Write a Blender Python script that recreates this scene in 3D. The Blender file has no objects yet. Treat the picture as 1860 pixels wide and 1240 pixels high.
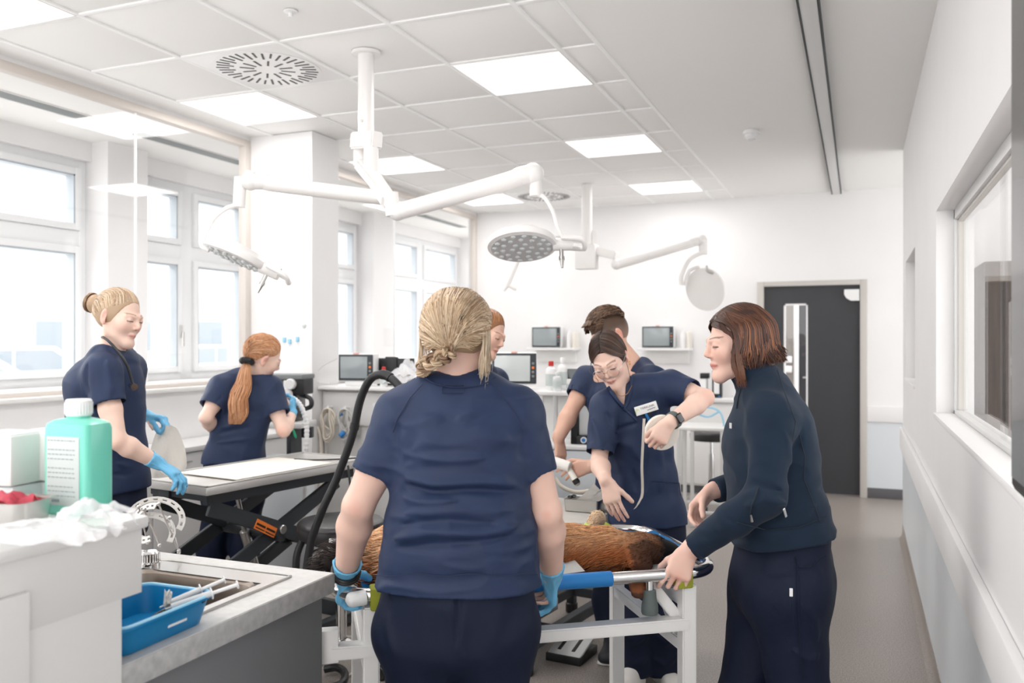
import bpy, bmesh, math, random
import numpy as np
from mathutils import Vector, Matrix, Euler
random.seed(7); np.random.seed(7)
SC = bpy.context.scene
COL = SC.collection
# ------------------------------------------------------------------ camera, sky, sun, exposure
YAW = math.radians(22.1); FPX = 1550.0; HC = 1.52
CY, SY = math.cos(YAW), math.sin(YAW)
cam_d = bpy.data.cameras.new('camera'); cam = bpy.data.objects.new('camera', cam_d); COL.objects.link(cam)
cam.location = (0, 0, HC); cam.rotation_euler = (math.radians(90), 0, YAW)
cam_d.sensor_width = 36; cam_d.lens = FPX/1860*36; cam_d.clip_start = .05; cam_d.clip_end = 300
cam_d.dof.use_dof = True; cam_d.dof.focus_distance = 2.75; cam_d.dof.aperture_fstop = 3.2
SC.camera = cam
world = bpy.data.worlds.new('overcast_sky'); SC.world = world; world.use_nodes = True
bg = world.node_tree.nodes['Background']
bg.inputs[0].default_value = (1.0, .995, .992, 1); bg.inputs[1].default_value = 1.45
sun_d = bpy.data.lights.new('hazy_sun', 'SUN'); sun_d.energy = 4.0; sun_d.angle = math.radians(50); sun_d.color = (1, .99, .975)
sun = bpy.data.objects.new('hazy_sun', sun_d); COL.objects.link(sun); sun.location = (-12, 4, 9)
sun.rotation_euler = Vector((.80, .05, -.60)).to_track_quat('-Z', 'Y').to_euler()
SC.view_settings.view_transform = 'Standard'; SC.view_settings.look = 'None'
SC.view_settings.exposure = 0.95; SC.view_settings.gamma = 1.0; SC.view_settings.use_curve_mapping = False

def CW(r, z, h): return Vector((r*CY - z*SY, r*SY + z*CY, h))     # lateral, distance, height -> world
def P(px, py, z): return CW((px-930)/FPX*z, z, HC+(620-py)/FPX*z)  # a point seen at px,py at distance z
def PH(px, py, h):                                                # the point seen at px,py lying at height h
    z = (h-HC)*FPX/(620-py); return P(px, py, z)
RGT = Vector((CY, SY, 0)); FWD = Vector((-SY, CY, 0)); UP = Vector((0, 0, 1))
# ------------------------------------------------------------------ materials
MATS = {}
def lin(c):
    return tuple(((v/255)/12.92 if v/255 <= .04045 else ((v/255+.055)/1.055)**2.4) for v in c)
def mat(name, rgb, rough=.5, metal=0, var=0, vscale=8, bump=0, bscale=60, spec=.5, sheen=0, coat=0, trans=0, emit=0, alpha=1, attr=None, sss=0, stretch=None):
    m = bpy.data.materials.new(name); m.use_nodes = True; nt = m.node_tree; N, L = nt.nodes, nt.links
    b = N['Principled BSDF']; c = lin(rgb)
    b.inputs['Base Color'].default_value = (*c, 1); b.inputs['Roughness'].default_value = rough
    b.inputs['Metallic'].default_value = metal; b.inputs['Specular IOR Level'].default_value = spec
    b.inputs['Sheen Weight'].default_value = sheen; b.inputs['Coat Weight'].default_value = coat
    b.inputs['Transmission Weight'].default_value = trans; b.inputs['Alpha'].default_value = alpha
    if sss: b.inputs['Subsurface Weight'].default_value = sss; b.inputs['Subsurface Radius'].default_value = (.012, .005, .003); b.inputs['Subsurface Scale'].default_value = .6
    if emit: b.inputs['Emission Color'].default_value = (*c, 1); b.inputs['Emission Strength'].default_value = emit
    src = None
    if attr:
        a = N.new('ShaderNodeAttribute'); a.attribute_name = attr; src = a.outputs['Color']
    tc = N.new('ShaderNodeTexCoord'); co = tc.outputs['Object']
    if stretch:
        mp = N.new('ShaderNodeMapping'); mp.inputs['Scale'].default_value = stretch; L.new(co, mp.inputs[0]); co = mp.outputs[0]
    if var:
        n = N.new('ShaderNodeTexNoise'); n.inputs['Scale'].default_value = vscale; n.inputs['Detail'].default_value = 4; L.new(co, n.inputs['Vector'])
        mr = N.new('ShaderNodeMapRange'); mr.inputs['From Min'].default_value = .3; mr.inputs['From Max'].default_value = .7
        mr.inputs['To Min'].default_value = 1-var; mr.inputs['To Max'].default_value = 1+var; L.new(n.outputs['Fac'], mr.inputs['Value'])
        mx = N.new('ShaderNodeMix'); mx.data_type = 'RGBA'; mx.blend_type = 'MULTIPLY'; mx.inputs[0].default_value = 1
        if src: L.new(src, mx.inputs[6])
        else: mx.inputs[6].default_value = (*c, 1)
        L.new(mr.outputs[0], mx.inputs[7]); src = mx.outputs[2]
    if src: L.new(src, b.inputs['Base Color'])
    if bump:
        n2 = N.new('ShaderNodeTexNoise'); n2.inputs['Scale'].default_value = bscale; n2.inputs['Detail'].default_value = 3; L.new(co, n2.inputs['Vector'])
        bp = N.new('ShaderNodeBump'); bp.inputs['Strength'].default_value = bump; bp.inputs['Distance'].default_value = .01
        L.new(n2.outputs['Fac'], bp.inputs['Height']); L.new(bp.outputs[0], b.inputs['Normal'])
    MATS[name] = m; return m
def glassmat(name, tint=(255, 255, 255), refl=.06, rough=.0):
    m = bpy.data.materials.new(name); m.use_nodes = True; nt = m.node_tree; N, L = nt.nodes, nt.links
    N.remove(N['Principled BSDF']); o = N['Material Output']
    t = N.new('ShaderNodeBsdfTransparent'); t.inputs[0].default_value = (*lin(tint), 1)
    g = N.new('ShaderNodeBsdfGlossy'); g.inputs['Roughness'].default_value = rough
    lw = N.new('ShaderNodeLayerWeight'); lw.inputs[0].default_value = .5
    pw = N.new('ShaderNodeMath'); pw.operation = 'POWER'; pw.inputs[1].default_value = 4; L.new(lw.outputs['Facing'], pw.inputs[0])
    fr = N.new('ShaderNodeMapRange'); fr.inputs['To Min'].default_value = .03; fr.inputs['To Max'].default_value = .5; L.new(pw.outputs[0], fr.inputs['Value'])
    mx = N.new('ShaderNodeMixShader'); L.new(fr.outputs[0], mx.inputs[0]); L.new(t.outputs[0], mx.inputs[1]); L.new(g.outputs[0], mx.inputs[2])
    L.new(mx.outputs[0], o.inputs[0]); MATS[name] = m; return m
# ------------------------------------------------------------------ object helpers
MW = {}
def _tag(o, label=None, cat=None, group=None, kind=None):
    if label: o['label'] = label
    if cat: o['category'] = cat
    if group: o['group'] = group
    if kind: o['kind'] = kind
    return o
tag = _tag
def thing(name, label, cat, loc=(0, 0, 0), rz=0, group=None):
    o = bpy.data.objects.new(name, None); COL.objects.link(o); o.empty_display_size = .1
    o.location = loc; o.rotation_euler = (0, 0, rz)
    MW[o.name] = Matrix.Translation(Vector(loc)) @ Matrix.Rotation(rz, 4, 'Z')
    return _tag(o, label, cat, group)
def link(name, me, material, parent=None, local=False, label=None):
    o = bpy.data.objects.new(name, me); COL.objects.link(o)
    if material is not None: me.materials.append(MATS[material] if isinstance(material, str) else material)
    M = Matrix.Identity(4)
    if parent is not None:
        M = MW[parent.name]; o.parent = parent
        if not local: me.transform(M.inverted())
    MW[o.name] = M
    if label: o['label'] = label
    return o
class MB:
    def __init__(s): s.bm = bmesh.new()
    def _add(s, bm2):
        me = bpy.data.meshes.new('t'); bm2.to_mesh(me); s.bm.from_mesh(me); bpy.data.meshes.remove(me); bm2.free()
    def box(s, lo, hi, bev=0, rot=None, seg=2):
        lo, hi = Vector(lo), Vector(hi); b = bmesh.new(); bmesh.ops.create_cube(b, size=1)
        c = (lo+hi)/2; d = hi-lo
        for v in b.verts: v.co = Vector((v.co.x*d.x, v.co.y*d.y, v.co.z*d.z))
        if bev: bmesh.ops.bevel(b, geom=b.edges[:], offset=min(bev, min(abs(x) for x in d)*.45), segments=seg, affect='EDGES', profile=.5)
        for v in b.verts: v.co = (rot @ v.co if rot is not None else v.co) + c
        s._add(b); return s
    def bar(s, a, b_, w, h, bev=.002, up=UP):
        a, b_ = Vector(a), Vector(b_); d = b_-a; L = d.length; z = d.normalized()
        x = up.cross(z)
        if x.length < 1e-4: x = Vector((1, 0, 0)).cross(z)
        x.normalize(); y = z.cross(x); R = Matrix((x, y, z)).transposed()
        b = bmesh.new(); bmesh.ops.create_cube(b, size=1)
        for v in b.verts: v.co = Vector((v.co.x*w, v.co.y*h, v.co.z*L))
        if bev: bmesh.ops.bevel(b, geom=b.edges[:], offset=bev, segments=2, affect='EDGES')
        for v in b.verts: v.co = R @ v.co + (a+b_)/2
        s._add(b); return s
    def tube(s, pts, r, seg=10, closed=False, flat=1.0, upv=None):
        pts = [Vector(p) for p in pts]; n = len(pts); rs = r if isinstance(r, (list, tuple, np.ndarray)) else [r]*n
        rings = []; prev = None
        for i, p in enumerate(pts):
            if closed: t = pts[(i+1) % n]-pts[i-1]
            else: t = pts[min(i+1, n-1)]-pts[max(i-1, 0)]
            t.normalize()
            if prev is None:
                u = (upv or (UP if abs(t.z) < .9 else Vector((1, 0, 0)))); u = (u - t*u.dot(t)).normalized()
            else:
                u = prev - t*prev.dot(t); u.normalize()
            prev = u; w = t.cross(u)
            rings.append([s.bm.verts.new(p+(u*math.cos(2*math.pi*k/seg)*flat+w*math.sin(2*math.pi*k/seg))*rs[i]) for k in range(seg)])
        m = n if closed else n-1
        for i in range(m):
            A, B = rings[i], rings[(i+1) % n]
            for k in range(seg): s.bm.faces.new((A[k], A[(k+1) % seg], B[(k+1) % seg], B[k]))
        if not closed: s.bm.faces.new(rings[0][::-1]); s.bm.faces.new(rings[-1])
        return s
    def lathe(s, prof, o=(0, 0, 0), seg=24, M=None, cap=True):
        o = Vector(o); rings = []
        for r, z in prof:
            ring = []
            for k in range(seg):
                a = 2*math.pi*k/seg; p = Vector((r*math.cos(a), r*math.sin(a), z)); p = (M @ p if M is not None else p)+o; ring.append(s.bm.verts.new(p))
            rings.append(ring)
        for A, B in zip(rings[:-1], rings[1:]):
            for k in range(seg): s.bm.faces.new((A[k], A[(k+1) % seg], B[(k+1) % seg], B[k]))
        if cap: s.bm.faces.new(rings[0][::-1]); s.bm.faces.new(rings[-1])
        return s
    def cyl(s, a, b, r, seg=16, r2=None, bev=0):
        a, b = Vector(a), Vector(b); d = b-a; R = d.to_track_quat('Z', 'Y').to_matrix(); L = d.length; r2 = r if r2 is None else r2
        pr = [(r, 0), (r2, L)] if not bev else [(r-bev, 0), (r, bev), (r2, L-bev), (r2-bev, L)]
        return s.lathe(pr, a, seg, R)
    def prism(s, poly, z0, z1, M=None):
        f = (lambda p: M @ p) if M is not None else (lambda p: p)
        A = [s.bm.verts.new(f(Vector((x, y, z0)))) for x, y in poly]; B = [s.bm.verts.new(f(Vector((x, y, z1)))) for x, y in poly]
        n = len(poly); s.bm.faces.new(A[::-1]); s.bm.faces.new(B)
        for k in range(n): s.bm.faces.new((A[k], A[(k+1) % n], B[(k+1) % n], B[k]))
        return s
    def sphere(s, c, r, M=None, u=16, v=10):
        b = bmesh.new(); bmesh.ops.create_uvsphere(b, u_segments=u, v_segments=v, radius=1)
        r = (r, r, r) if isinstance(r, (int, float)) else r
        for q in b.verts:
            p = Vector((q.co.x*r[0], q.co.y*r[1], q.co.z*r[2])); q.co = (M @ p if M is not None else p)+Vector(c)
        s._add(b); return s
    def sheet(s, grid, th=0):
        rows = [[s.bm.verts.new(Vector(p)) for p in row] for row in grid]
        for i in range(len(rows)-1):
            for j in range(len(rows[0])-1): s.bm.faces.new((rows[i][j], rows[i][j+1], rows[i+1][j+1], rows[i+1][j]))
        if th: bmesh.ops.solidify(s.bm, geom=s.bm.faces[:], thickness=th)
        return s
    def build(s, name, material, parent=None, local=False, label=None, angle=35, kind=None):
        bmesh.ops.recalc_face_normals(s.bm, faces=s.bm.faces[:])
        me = bpy.data.meshes.new(name); s.bm.to_mesh(me); s.bm.free()
        me.shade_smooth(); me.set_sharp_from_angle(angle=math.radians(angle))
        o = link(name, me, material, parent, local, label)
        if kind: o['kind'] = kind
        return o
def struct(name, mb, material, parent=None, **k):
    o = mb.build(name, material, parent, **k)
    if parent is None: o['kind'] = 'structure'
    return o
def dup(root, label=None):
    c = root.copy(); COL.objects.link(c); MW[c.name] = MW[root.name]
    if label: c['label'] = label
    for ch in root.children:
        d = ch.copy(); COL.objects.link(d); d.parent = c
        for g in ch.children:
            e = g.copy(); COL.objects.link(e); e.parent = d
    return c
def arc(c, r, a0, a1, n, ux=Vector((1, 0, 0)), uy=Vector((0, 1, 0))):
    return [Vector(c)+ux*r*math.cos(a0+(a1-a0)*i/(n-1))+uy*r*math.sin(a0+(a1-a0)*i/(n-1)) for i in range(n)]
def cr(pts, n=8):                                                 # Catmull-Rom through points
    pts = [Vector(p) for p in pts]; q = [2*pts[0]-pts[1]]+pts+[2*pts[-1]-pts[-2]]; out = []
    for i in range(1, len(q)-2):
        for k in range(n):
            t = k/n; a, b, c, d = q[i-1:i+3]
            out.append(.5*((2*b)+(c-a)*t+(2*a-5*b+4*c-d)*t*t+(3*b-a-3*c+d)*t**3))
    return out+[pts[-1]]
# ------------------------------------------------------------------ palette
mat('wall_white', (237, 236, 236), .62, var=.012, vscale=3)
mat('wall_pale_blue', (214, 219, 223), .38, var=.015, vscale=2)
mat('ceiling_tile', (243, 242, 240), .85, bump=.05, bscale=350)
mat('ceiling_grid', (248, 248, 247), .5)
mat('ceiling_plaster', (241, 240, 238), .8)
mat('beige_frame', (214, 206, 199), .5)
mat('window_frame', (240, 241, 242), .4)
mat('window_seal', (172, 180, 186), .6)
mat('slot_grey', (128, 133, 133), .7)
mat('white_gloss', (236, 235, 234), .3)
mat('white_paint', (232, 231, 229), .4)
mat('white_plastic', (236, 236, 236), .35)
mat('grey_white', (218, 218, 217), .4)
mat('lamp_white', (236, 233, 231), .35)
mat('panel_light', (255, 250, 249), .6, emit=.62)
mat('black', (28, 28, 30), .45)
mat('black_gloss', (22, 23, 26), .18, coat=.3)
mat('dark_metal', (58, 62, 66), .5, metal=.2)
mat('door_dark', (52, 53, 57), .45, var=.03, vscale=4)
mat('door_frame', (196, 192, 187), .5)
mat('steel', (205, 203, 200), .28, metal=1, bump=.015, bscale=200)
mat('table_steel', (214, 212, 209), .33, metal=.55); mat('lens_grey', (196, 196, 196), .5)
mat('chrome', (225, 225, 225), .12, metal=1)
mat('sink_steel', (158, 147, 138), .3, metal=1); mat('corridor_grey', (122, 117, 113), .7)
mat('baseboard', (92, 92, 95), .6)
mat('screen_grey', (150, 158, 160), .2, coat=.3)
mat('screen_pale', (205, 210, 210), .2, coat=.3)
mat('orange', (235, 125, 50), .5); mat('red', (205, 50, 45), .5); mat('pink', (228, 92, 112), .55); mat('alarm_pale', (236, 186, 176), .5)
mat('blue_vinyl', (28, 120, 190), .35); mat('blue_pad', (40, 140, 205), .5)
mat('blue_bin', (0, 122, 178), .4); mat('blue_rim', (150, 205, 232), .35)
mat('olive_foam', (150, 155, 45), .8, bump=.4, bscale=120)
mat('rubber_grey', (92, 102, 100), .7)
mat('clear_plastic', (238, 240, 241), .15, alpha=.45, spec=.6)
mat('cloudy_plastic', (238, 240, 241), .2, alpha=.7, spec=.6)
mat('paper', (246, 243, 238), .85, bump=.15, bscale=60)
mat('mat_cream', (236, 230, 220), .8, bump=.1, bscale=150)
mat('cable_cream', (225, 215, 200), .6); mat('cable_grey', (205, 203, 200), .6)
mat('brass', (190, 120, 60), .3, metal=1); mat('gold', (214, 165, 95), .25, metal=1)
mat('green_tool', (20, 150, 110), .5)
mat('label_grey', (196, 204, 202), .6); mat('ink', (128, 140, 142), .7)
mat('mint', (116, 212, 190), .3, coat=.2)
glassmat('pane_glass')
# ================================================================== THE ROOM
def floor_mat():
    m = mat('floor_vinyl', (150, 141, 135), .32, spec=.4); nt = m.node_tree; N, L = nt.nodes, nt.links; b = N['Principled BSDF']
    tc = N.new('ShaderNodeTexCoord')
    n1 = N.new('ShaderNodeTexNoise'); n1.inputs['Scale'].default_value = 170; n1.inputs['Detail'].default_value = 2; L.new(tc.outputs['Object'], n1.inputs[0])
    v = N.new('ShaderNodeTexVoronoi'); v.inputs['Scale'].default_value = 95; L.new(tc.outputs['Object'], v.inputs['Vector'])
    r1 = N.new('ShaderNodeValToRGB'); e = r1.color_ramp.elements
    e[0].position = .33; e[0].color = (*lin((122, 114, 109)), 1); e[1].position = .68; e[1].color = (*lin((174, 165, 158)), 1)
    L.new(n1.outputs[0], r1.inputs[0])
    r2 = N.new('ShaderNodeValToRGB'); e = r2.color_ramp.elements
    e[0].position = .10; e[0].color = (1, 1, 1, 1); e[1].position = .17; e[1].color = (0, 0, 0, 1); L.new(v.outputs['Distance'], r2.inputs[0])
    sp = N.new('ShaderNodeMath'); sp.operation = 'GREATER_THAN'; sp.inputs[1].default_value = .62
    sx = N.new('ShaderNodeSeparateColor'); L.new(v.outputs['Color'], sx.inputs[0]); L.new(sx.outputs[0], sp.inputs[0])
    ml = N.new('ShaderNodeMath'); ml.operation = 'MULTIPLY'; L.new(sp.outputs[0], ml.inputs[0]); L.new(r2.outputs[0], ml.inputs[1])
    mx = N.new('ShaderNodeMix'); mx.data_type = 'RGBA'; L.new(ml.outputs[0], mx.inputs[0]); L.new(r1.outputs[0], mx.inputs[6])
    mx.inputs[7].default_value = (*lin((205, 198, 190)), 1); L.new(mx.outputs[2], b.inputs['Base Color'])
floor_mat()
XR, YB, XL, XO, HT = .32, 9.0, -4.1, -5.3, 3.0
Y0 = -1.6
struct('floor', MB().box((-5.5, Y0, -.12), (2.2, 11.2, 0)), 'floor_vinyl')
# ceiling: plasterboard on the right, lay-in tiles on the left, plaster over the window zone
ceil = struct('ceiling', MB().box((-1.2, Y0, HT), (2.2, YB+.2, HT+.15)).box((-3.906, Y0, HT+.03), (-1.2, YB+.2, HT+.15)).box((-4.2, Y0, HT), (-3.906, YB+.2, HT+.15)).box((-5.5, Y0, HT), (-4.2, 11.2, HT+.15)), 'ceiling_plaster')
GX = [-3.906, -3.28, -2.654, -2.028, -1.402, -1.2]; GY = [3.475+.626*k for k in range(-9, 10)]; GY = [Y0+.05 if g < Y0 else g for g in GY if g > Y0-.5]; GY[-1] = YB
g = MB()
for x in GX: g.box((x-.0125, Y0, HT-.004), (x+.0125, YB, HT+.01), .002)
for y in GY[1:-1]: g.box((-3.906, y-.0125, HT-.003), (-1.2, y+.0125, HT+.01), .002)
g.build('ceiling_grid', 'ceiling_grid', ceil)
LIGHTS = [(-1.715, GY_) for GY_ in (.658, 2.536, 4.414, 6.292, 8.17)] + [(-3.593, y) for y in (.658, 2.536, 4.414, 6.292, 8.17)]
VENTS = [(-2.967, 3.788), (-2.967, 8.17)]
first = {}
for i in range(5):
    for j in range(len(GY)-1):
        cx, cy = (GX[i]+GX[i+1])/2, (GY[j]+GY[j+1])/2; w, d = GX[i+1]-GX[i]-.02, GY[j+1]-GY[j]-.02
        if any(abs(cx-x) < .2 and abs(cy-y) < .25 for x, y in LIGHTS+VENTS) or w < .05 or d < .05: continue
        key = (round(w, 3), round(d, 3))
        if key not in first:
            o = MB().box((-w/2, -d/2, HT+.004), (w/2, d/2, HT+.024), .004).build('ceiling_panel', 'ceiling_tile', ceil, local=True); first[key] = o.data
        else:
            o = bpy.data.objects.new('ceiling_panel', first[key]); COL.objects.link(o); o.parent = ceil
        o.location = (cx, cy, 0)
def ceiling_light(x, y, label):
    t = thing('ceiling_light', label, 'ceiling light', (x, y, HT), group='square ceiling panel lights')
    w = .300; f = MB()
    for a, b in (((-w-.008, -w-.008), (w+.008, -w)), ((-w-.008, w), (w+.008, w+.008)), ((-w-.008, -w), (-w, w)), ((w, -w), (w+.008, w))):
        f.box((a[0], a[1], -.006), (b[0], b[1], .02), .002)
    f.build('frame', 'white_paint', t, local=True)
    MB().box((-w, -w, -.001), (w, w, .012)).build('diffuser', 'panel_light', t, local=True)
    ld = bpy.data.lights.new('panel_glow', 'AREA'); ld.energy = 6; ld.size = .58; ld.color = (1, .985, .97)
    lo = bpy.data.objects.new('panel_glow', ld); COL.objects.link(lo); lo.parent = t; lo.location = (0, 0, -.012)
    return t
LL = ['square white ceiling panel light above the camera, right row','square white ceiling panel light over the camera end of the room, on the right row', 'largest square white ceiling panel light, right of the lamp pole', 'second white ceiling panel light in the right row, left of the smoke detector', 'farthest white ceiling panel light in the right row, nearest the dark door wall',
      'square white ceiling panel light above the sink counter, window row', 'square white ceiling panel light over the camera end of the room, on the window row', 'square white ceiling panel light beside the round vent, nearest the window side', 'white ceiling panel light behind the lamp pole on the window row', 'farthest white ceiling panel light on the window row, by the back wall']
for (x, y), l in zip(LIGHTS, LL): ceiling_light(x, y, l)
slot_me = {}
def swirl_vent(x, y, label):
    t = thing('ceiling_vent', label, 'air vent', (x, y, HT), group='round swirl ceiling vents')
    MB().box((-.303, -.303, -.004), (.303, .303, .015), .003).lathe([(.285, -.0045), (.285, -.006), (.27, -.0075), (.02, -.0075)], seg=48).build('face_plate', 'white_gloss', t, local=True)
    k = 0
    for n, r0, r1, off in ((12, .07, .145, .1), (36, .17, .265, .05)):
        for i in range(n):
            if n == 36 and False: continue
            a0, a1 = r0, r1
            if n == 24: a0, a1 = (.12, .165) if i % 2 else (.14, .185)
            if n == 36: a0, a1 = (.20, .268) if i % 2 else (.175, .262)
            key = (a0, a1)
            if key not in slot_me:
                o = MB().box((a0, -.0055, -.0095), (a1, .0055, -.0076)).build('slot', 'black', t, local=True); slot_me[key] = o.data
            else:
                o = bpy.data.objects.new('slot', slot_me[key]); COL.objects.link(o); o.parent = t
            o.rotation_euler = (0, 0, 2*math.pi*(i+off*3)/n)
swirl_vent(*VENTS[0], 'round swirl vent with dark radial slots nearest the camera')
swirl_vent(*VENTS[1], 'small pale swirl vent in the ceiling by the far wall')
# detector and sprinkler
t = thing('smoke_detector', 'white round smoke detector on the smooth ceiling', 'smoke detector', (-.695, 6.18, HT))
MB().lathe([(.052, 0), (.06, -.012), (.06, -.022), (.045, -.03)], seg=28).build('base', 'white_plastic', t, local=True)
MB().lathe([(.045, -.03), (.048, -.045), (.03, -.062), (.012, -.066)], seg=28).build('head', 'white_plastic', t, local=True)
MB().lathe([(.031, -.050), (.033, -.056), (.022, -.0645), (.021, -.060)], seg=20).build('sensor_gap', 'dark_metal', t, local=True)
t = thing('sprinkler_head', 'tiny white sprinkler head on the ceiling above the round vent', 'sprinkler', (*PH(528, 20, HT).xy, HT))
MB().lathe([(.03, 0), (.03, -.006), (.01, -.01), (.008, -.025), (.014, -.027), (.014, -.03)], seg=18).build('head', 'white_plastic', t, local=True)
# ceiling track
t = thing('ceiling_track', 'long grey ceiling track with dark edges running to the back wall', 'ceiling rail', (-.195, 4, HT))
MB().box((-.24+.195-.0, Y0-4, -.035), (.03+.005, 8.95-4, 0), .003).build('rail_body', 'grey_white', t, local=True)
for x in (-.046, .036): MB().box((x-.005, Y0-4, -.037), (x+.005, 8.95-4, -.004)).build('edge_strip', 'dark_metal', t, local=True)
# ---- back wall with door opening
DX0, DX1, DH = -.957, .079, 2.126
wb = struct('wall_back', MB().box((XL-.1, YB, 0), (DX0, YB+.16, HT)).box((DX1, YB, 0), (2.2, YB+.16, HT)).box((DX0, YB, DH), (DX1, YB+.16, HT)), 'wall_white')
struct('wall_back_dado', MB().box((DX1, YB-.004, .1), (2.2, YB, .74)), 'wall_pale_blue')
struct('trim_1', MB().box((DX1, YB-.022, .74), (2.2, YB, .89), .004), 'wall_white')
struct('baseboard_back', MB().box((DX1, YB-.012, 0), (2.2, YB, .1), .003).box((XL, YB-.012, 0), (DX0, YB, .1), .003), 'baseboard')
dr = struct('door_1', MB().box((DX0+.065, YB+.03, .01), (-.70, YB+.075, DH-.05)).box((-.47, YB+.03, .01), (DX1-.065, YB+.075, DH-.05)).box((-.70, YB+.03, .01), (-.47, YB+.075, .50)).box((-.70, YB+.03, 1.90), (-.47, YB+.075, DH-.05)), 'door_dark')
f = MB()
f.box((DX0, YB-.02, 0), (DX0+.065, YB+.16, DH), .004).box((DX1-.065, YB-.02, 0), (DX1, YB+.16, DH), .004).box((DX0+.062, YB-.018, DH-.05), (DX1-.062, YB+.158, DH-.001), .004)
f.build('door_frame', 'door_frame', dr)
f = MB().box((-.70, YB+.024, .5), (-.684, YB+.08, 1.9)).box((-.486, YB+.024, .5), (-.47, YB+.08, 1.9)).box((-.70, YB+.024, 1.884), (-.47, YB+.08, 1.9)).box((-.70, YB+.024, .5), (-.47, YB+.08, .516))
f.build('glazing_bead', 'wall_white', dr)
MB().box((-.684, YB+.045, .516), (-.486, YB+.052, 1.884)).build('vision_pane', 'pane_glass', dr)
cl = MB(); cl.prism([(-.13, 2.03), (-.012+.02, 2.03), (.008, 1.92), (-.07, 1.92), (-.11, 1.945), (-.13, 1.98)], 0, .05, Matrix(((1, 0, 0, 0), (0, 0, -1, YB+.03), (0, 1, 0, 0), (0, 0, 0, 1))))
cl.build('door_closer', 'white_plastic', dr)
# corridor seen through the slit of glass
struct('wall_corridor', MB().box((-2.6, 11.6, 0), (1.2, 11.7, HT)), 'wall_white')
d2 = struct('door_2', MB().box((-.679, 11.05, 0), (.2, 11.1, 2.1)), 'door_dark')
MB().box((-.735, 10.96, 0), (-.68, 11.6, 2.16), .003).box((-.735, 11.04, 2.1), (.26, 11.6, 2.16), .003).build('door_frame', 'wall_white', d2)
MB().tube([(-.57, 11.045, 1.08), (-.57, 11.0, 1.08), (-.63, 11.0, 1.08)], .01, 8).build('door_handle', 'steel', d2)
struct('wall_corridor_left', MB().box((-1.6, 10.95, 0), (-.735, 11.5, HT)), 'corridor_grey')
for i, z in enumerate((1.30, 1.18)):
    s_ = thing('wall_switch', ('upper' if i == 0 else 'lower')+' square white wall switch seen through the door glass', 'switch', (-.793, 10.95, z), group=None)
    MB().box((-.04, -.012, -.04), (.04, 0, .04), .004).build('plate', 'white_plastic', s_, local=True)
    MB().box((-.027, -.017, -.027), (.027, -.011, .027), .003).build('rocker', 'white_plastic', s_, local=True)
# ---- right wall with two window openings
RY1 = 7.25; TH = .15; W1 = (1.0, 4.23, 1.2, 2.10); W2 = (5.76, 6.87, 1.25, 2.09)
m = MB().box((XR, Y0, 0), (XR+TH, RY1, 1.2)).box((XR, Y0, 2.10), (XR+TH, RY1, HT)).box((XR, Y0, 1.2), (XR+TH, W1[0], 2.1)).box((XR, W1[1], 1.2), (XR+TH, W2[0], 2.1)).box((XR, W2[1], 1.2), (XR+TH, RY1, 2.1)).box((XR, W2[0], 1.2), (XR+TH, W2[1], 1.25))
struct('wall_right', m, 'wall_white')
struct('wall_right_dado', MB().box((XR-.003, Y0, .0), (XR, RY1, .70)), 'wall_pale_blue')
struct('trim_2', MB().box((XR-.025, Y0, .70), (XR, RY1, .86), .005), 'wall_white')
c = MB(); c.prism([(0, 0), (-.03, 0), (-.012, .02), (-.006, .05), (-.006, .11), (0, .11)], Y0, RY1, Matrix(((1, 0, 0, XR), (0, 0, 1, 0), (0, 1, 0, 0), (0, 0, 0, 1))))
struct('baseboard_right', c, 'floor_vinyl')
for n, (a, b, lo, hi) in ((1, W1), (2, W2)):
    w = struct(f'window_{n}', MB().box((XR+.07, a, lo), (XR+.115, a+.035, hi), .002).box((XR+.07, b-.035, lo), (XR+.115, b, hi), .002).box((XR+.07, a, hi-.045), (XR+.115, b, hi), .002).box((XR+.07, a, lo), (XR+.115, b, lo+.02), .002), 'grey_white')
    mid = 3.0 if n == 1 else (a+b)/2
    MB().box((XR+.087, a+.03, lo+.02), (XR+.093, mid+.02, hi-.04)).build('sliding_pane', 'pane_glass', w)
    MB().box((XR+.096, mid-.02, lo+.02), (XR+.102, b-.03, hi-.04)).build('sliding_pane', 'pane_glass', w)
    MB().box((XR+.084, a, hi-.056), (XR+.106, b, hi-.045)).box((XR+.084, b-.042, lo), (XR+.106, b-.035, hi)).build('track', 'door_frame', w)
    MB().box((XR-.012, a-.0, lo-.018), (XR+.07, b, lo+.004), .003).build('window_sill', 'wall_white', w)
# the room behind the right window
struct('wall_side_room', MB().box((XR+TH, 6.4, 0), (2.2, 6.5, HT)), 'wall_white')
mat('dark_wood', (88, 76, 68), .55, var=.25, vscale=5, stretch=(8, 8, .5))
cb = thing('tall_cupboard', 'dark wood cupboard seen through the window in the right wall', 'cupboard', (1.02, 6.1, 0))
MB().box((-.32, -.28, 0), (.7, .29, 2.0), .004).build('body', 'dark_wood', cb, local=True)
for x in (-.31, .03, .37): MB().box((x, -.30, .1), (x+.33, -.28, 1.98), .003).build('door', 'dark_wood', cb, local=True)
for x in (-.02, .06, .66): MB().tube([(x, -.30, 1.0), (x, -.33, 1.0), (x, -.33, 1.16), (x, -.30, 1.16)], .006, 8).build('handle', 'steel', cb, local=True)
# wall screen at the right edge
t = thing('wall_screen', 'black framed wall screen seen edge-on at the right border', 'screen', (XR, 1.35, 1.23))
MB().box((-.045, -.75, 0), (-.008, .56, 1.07), .02).build('frame', 'black', t, local=True)
MB().box((-.048, -.72, .03), (-.044, .53, 1.04), .002).build('display', 'black_gloss', t, local=True)
MB().box((-.01, -.3, .3), (0, .3, .7)).build('wall_bracket', 'dark_metal', t, local=True)
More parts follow.
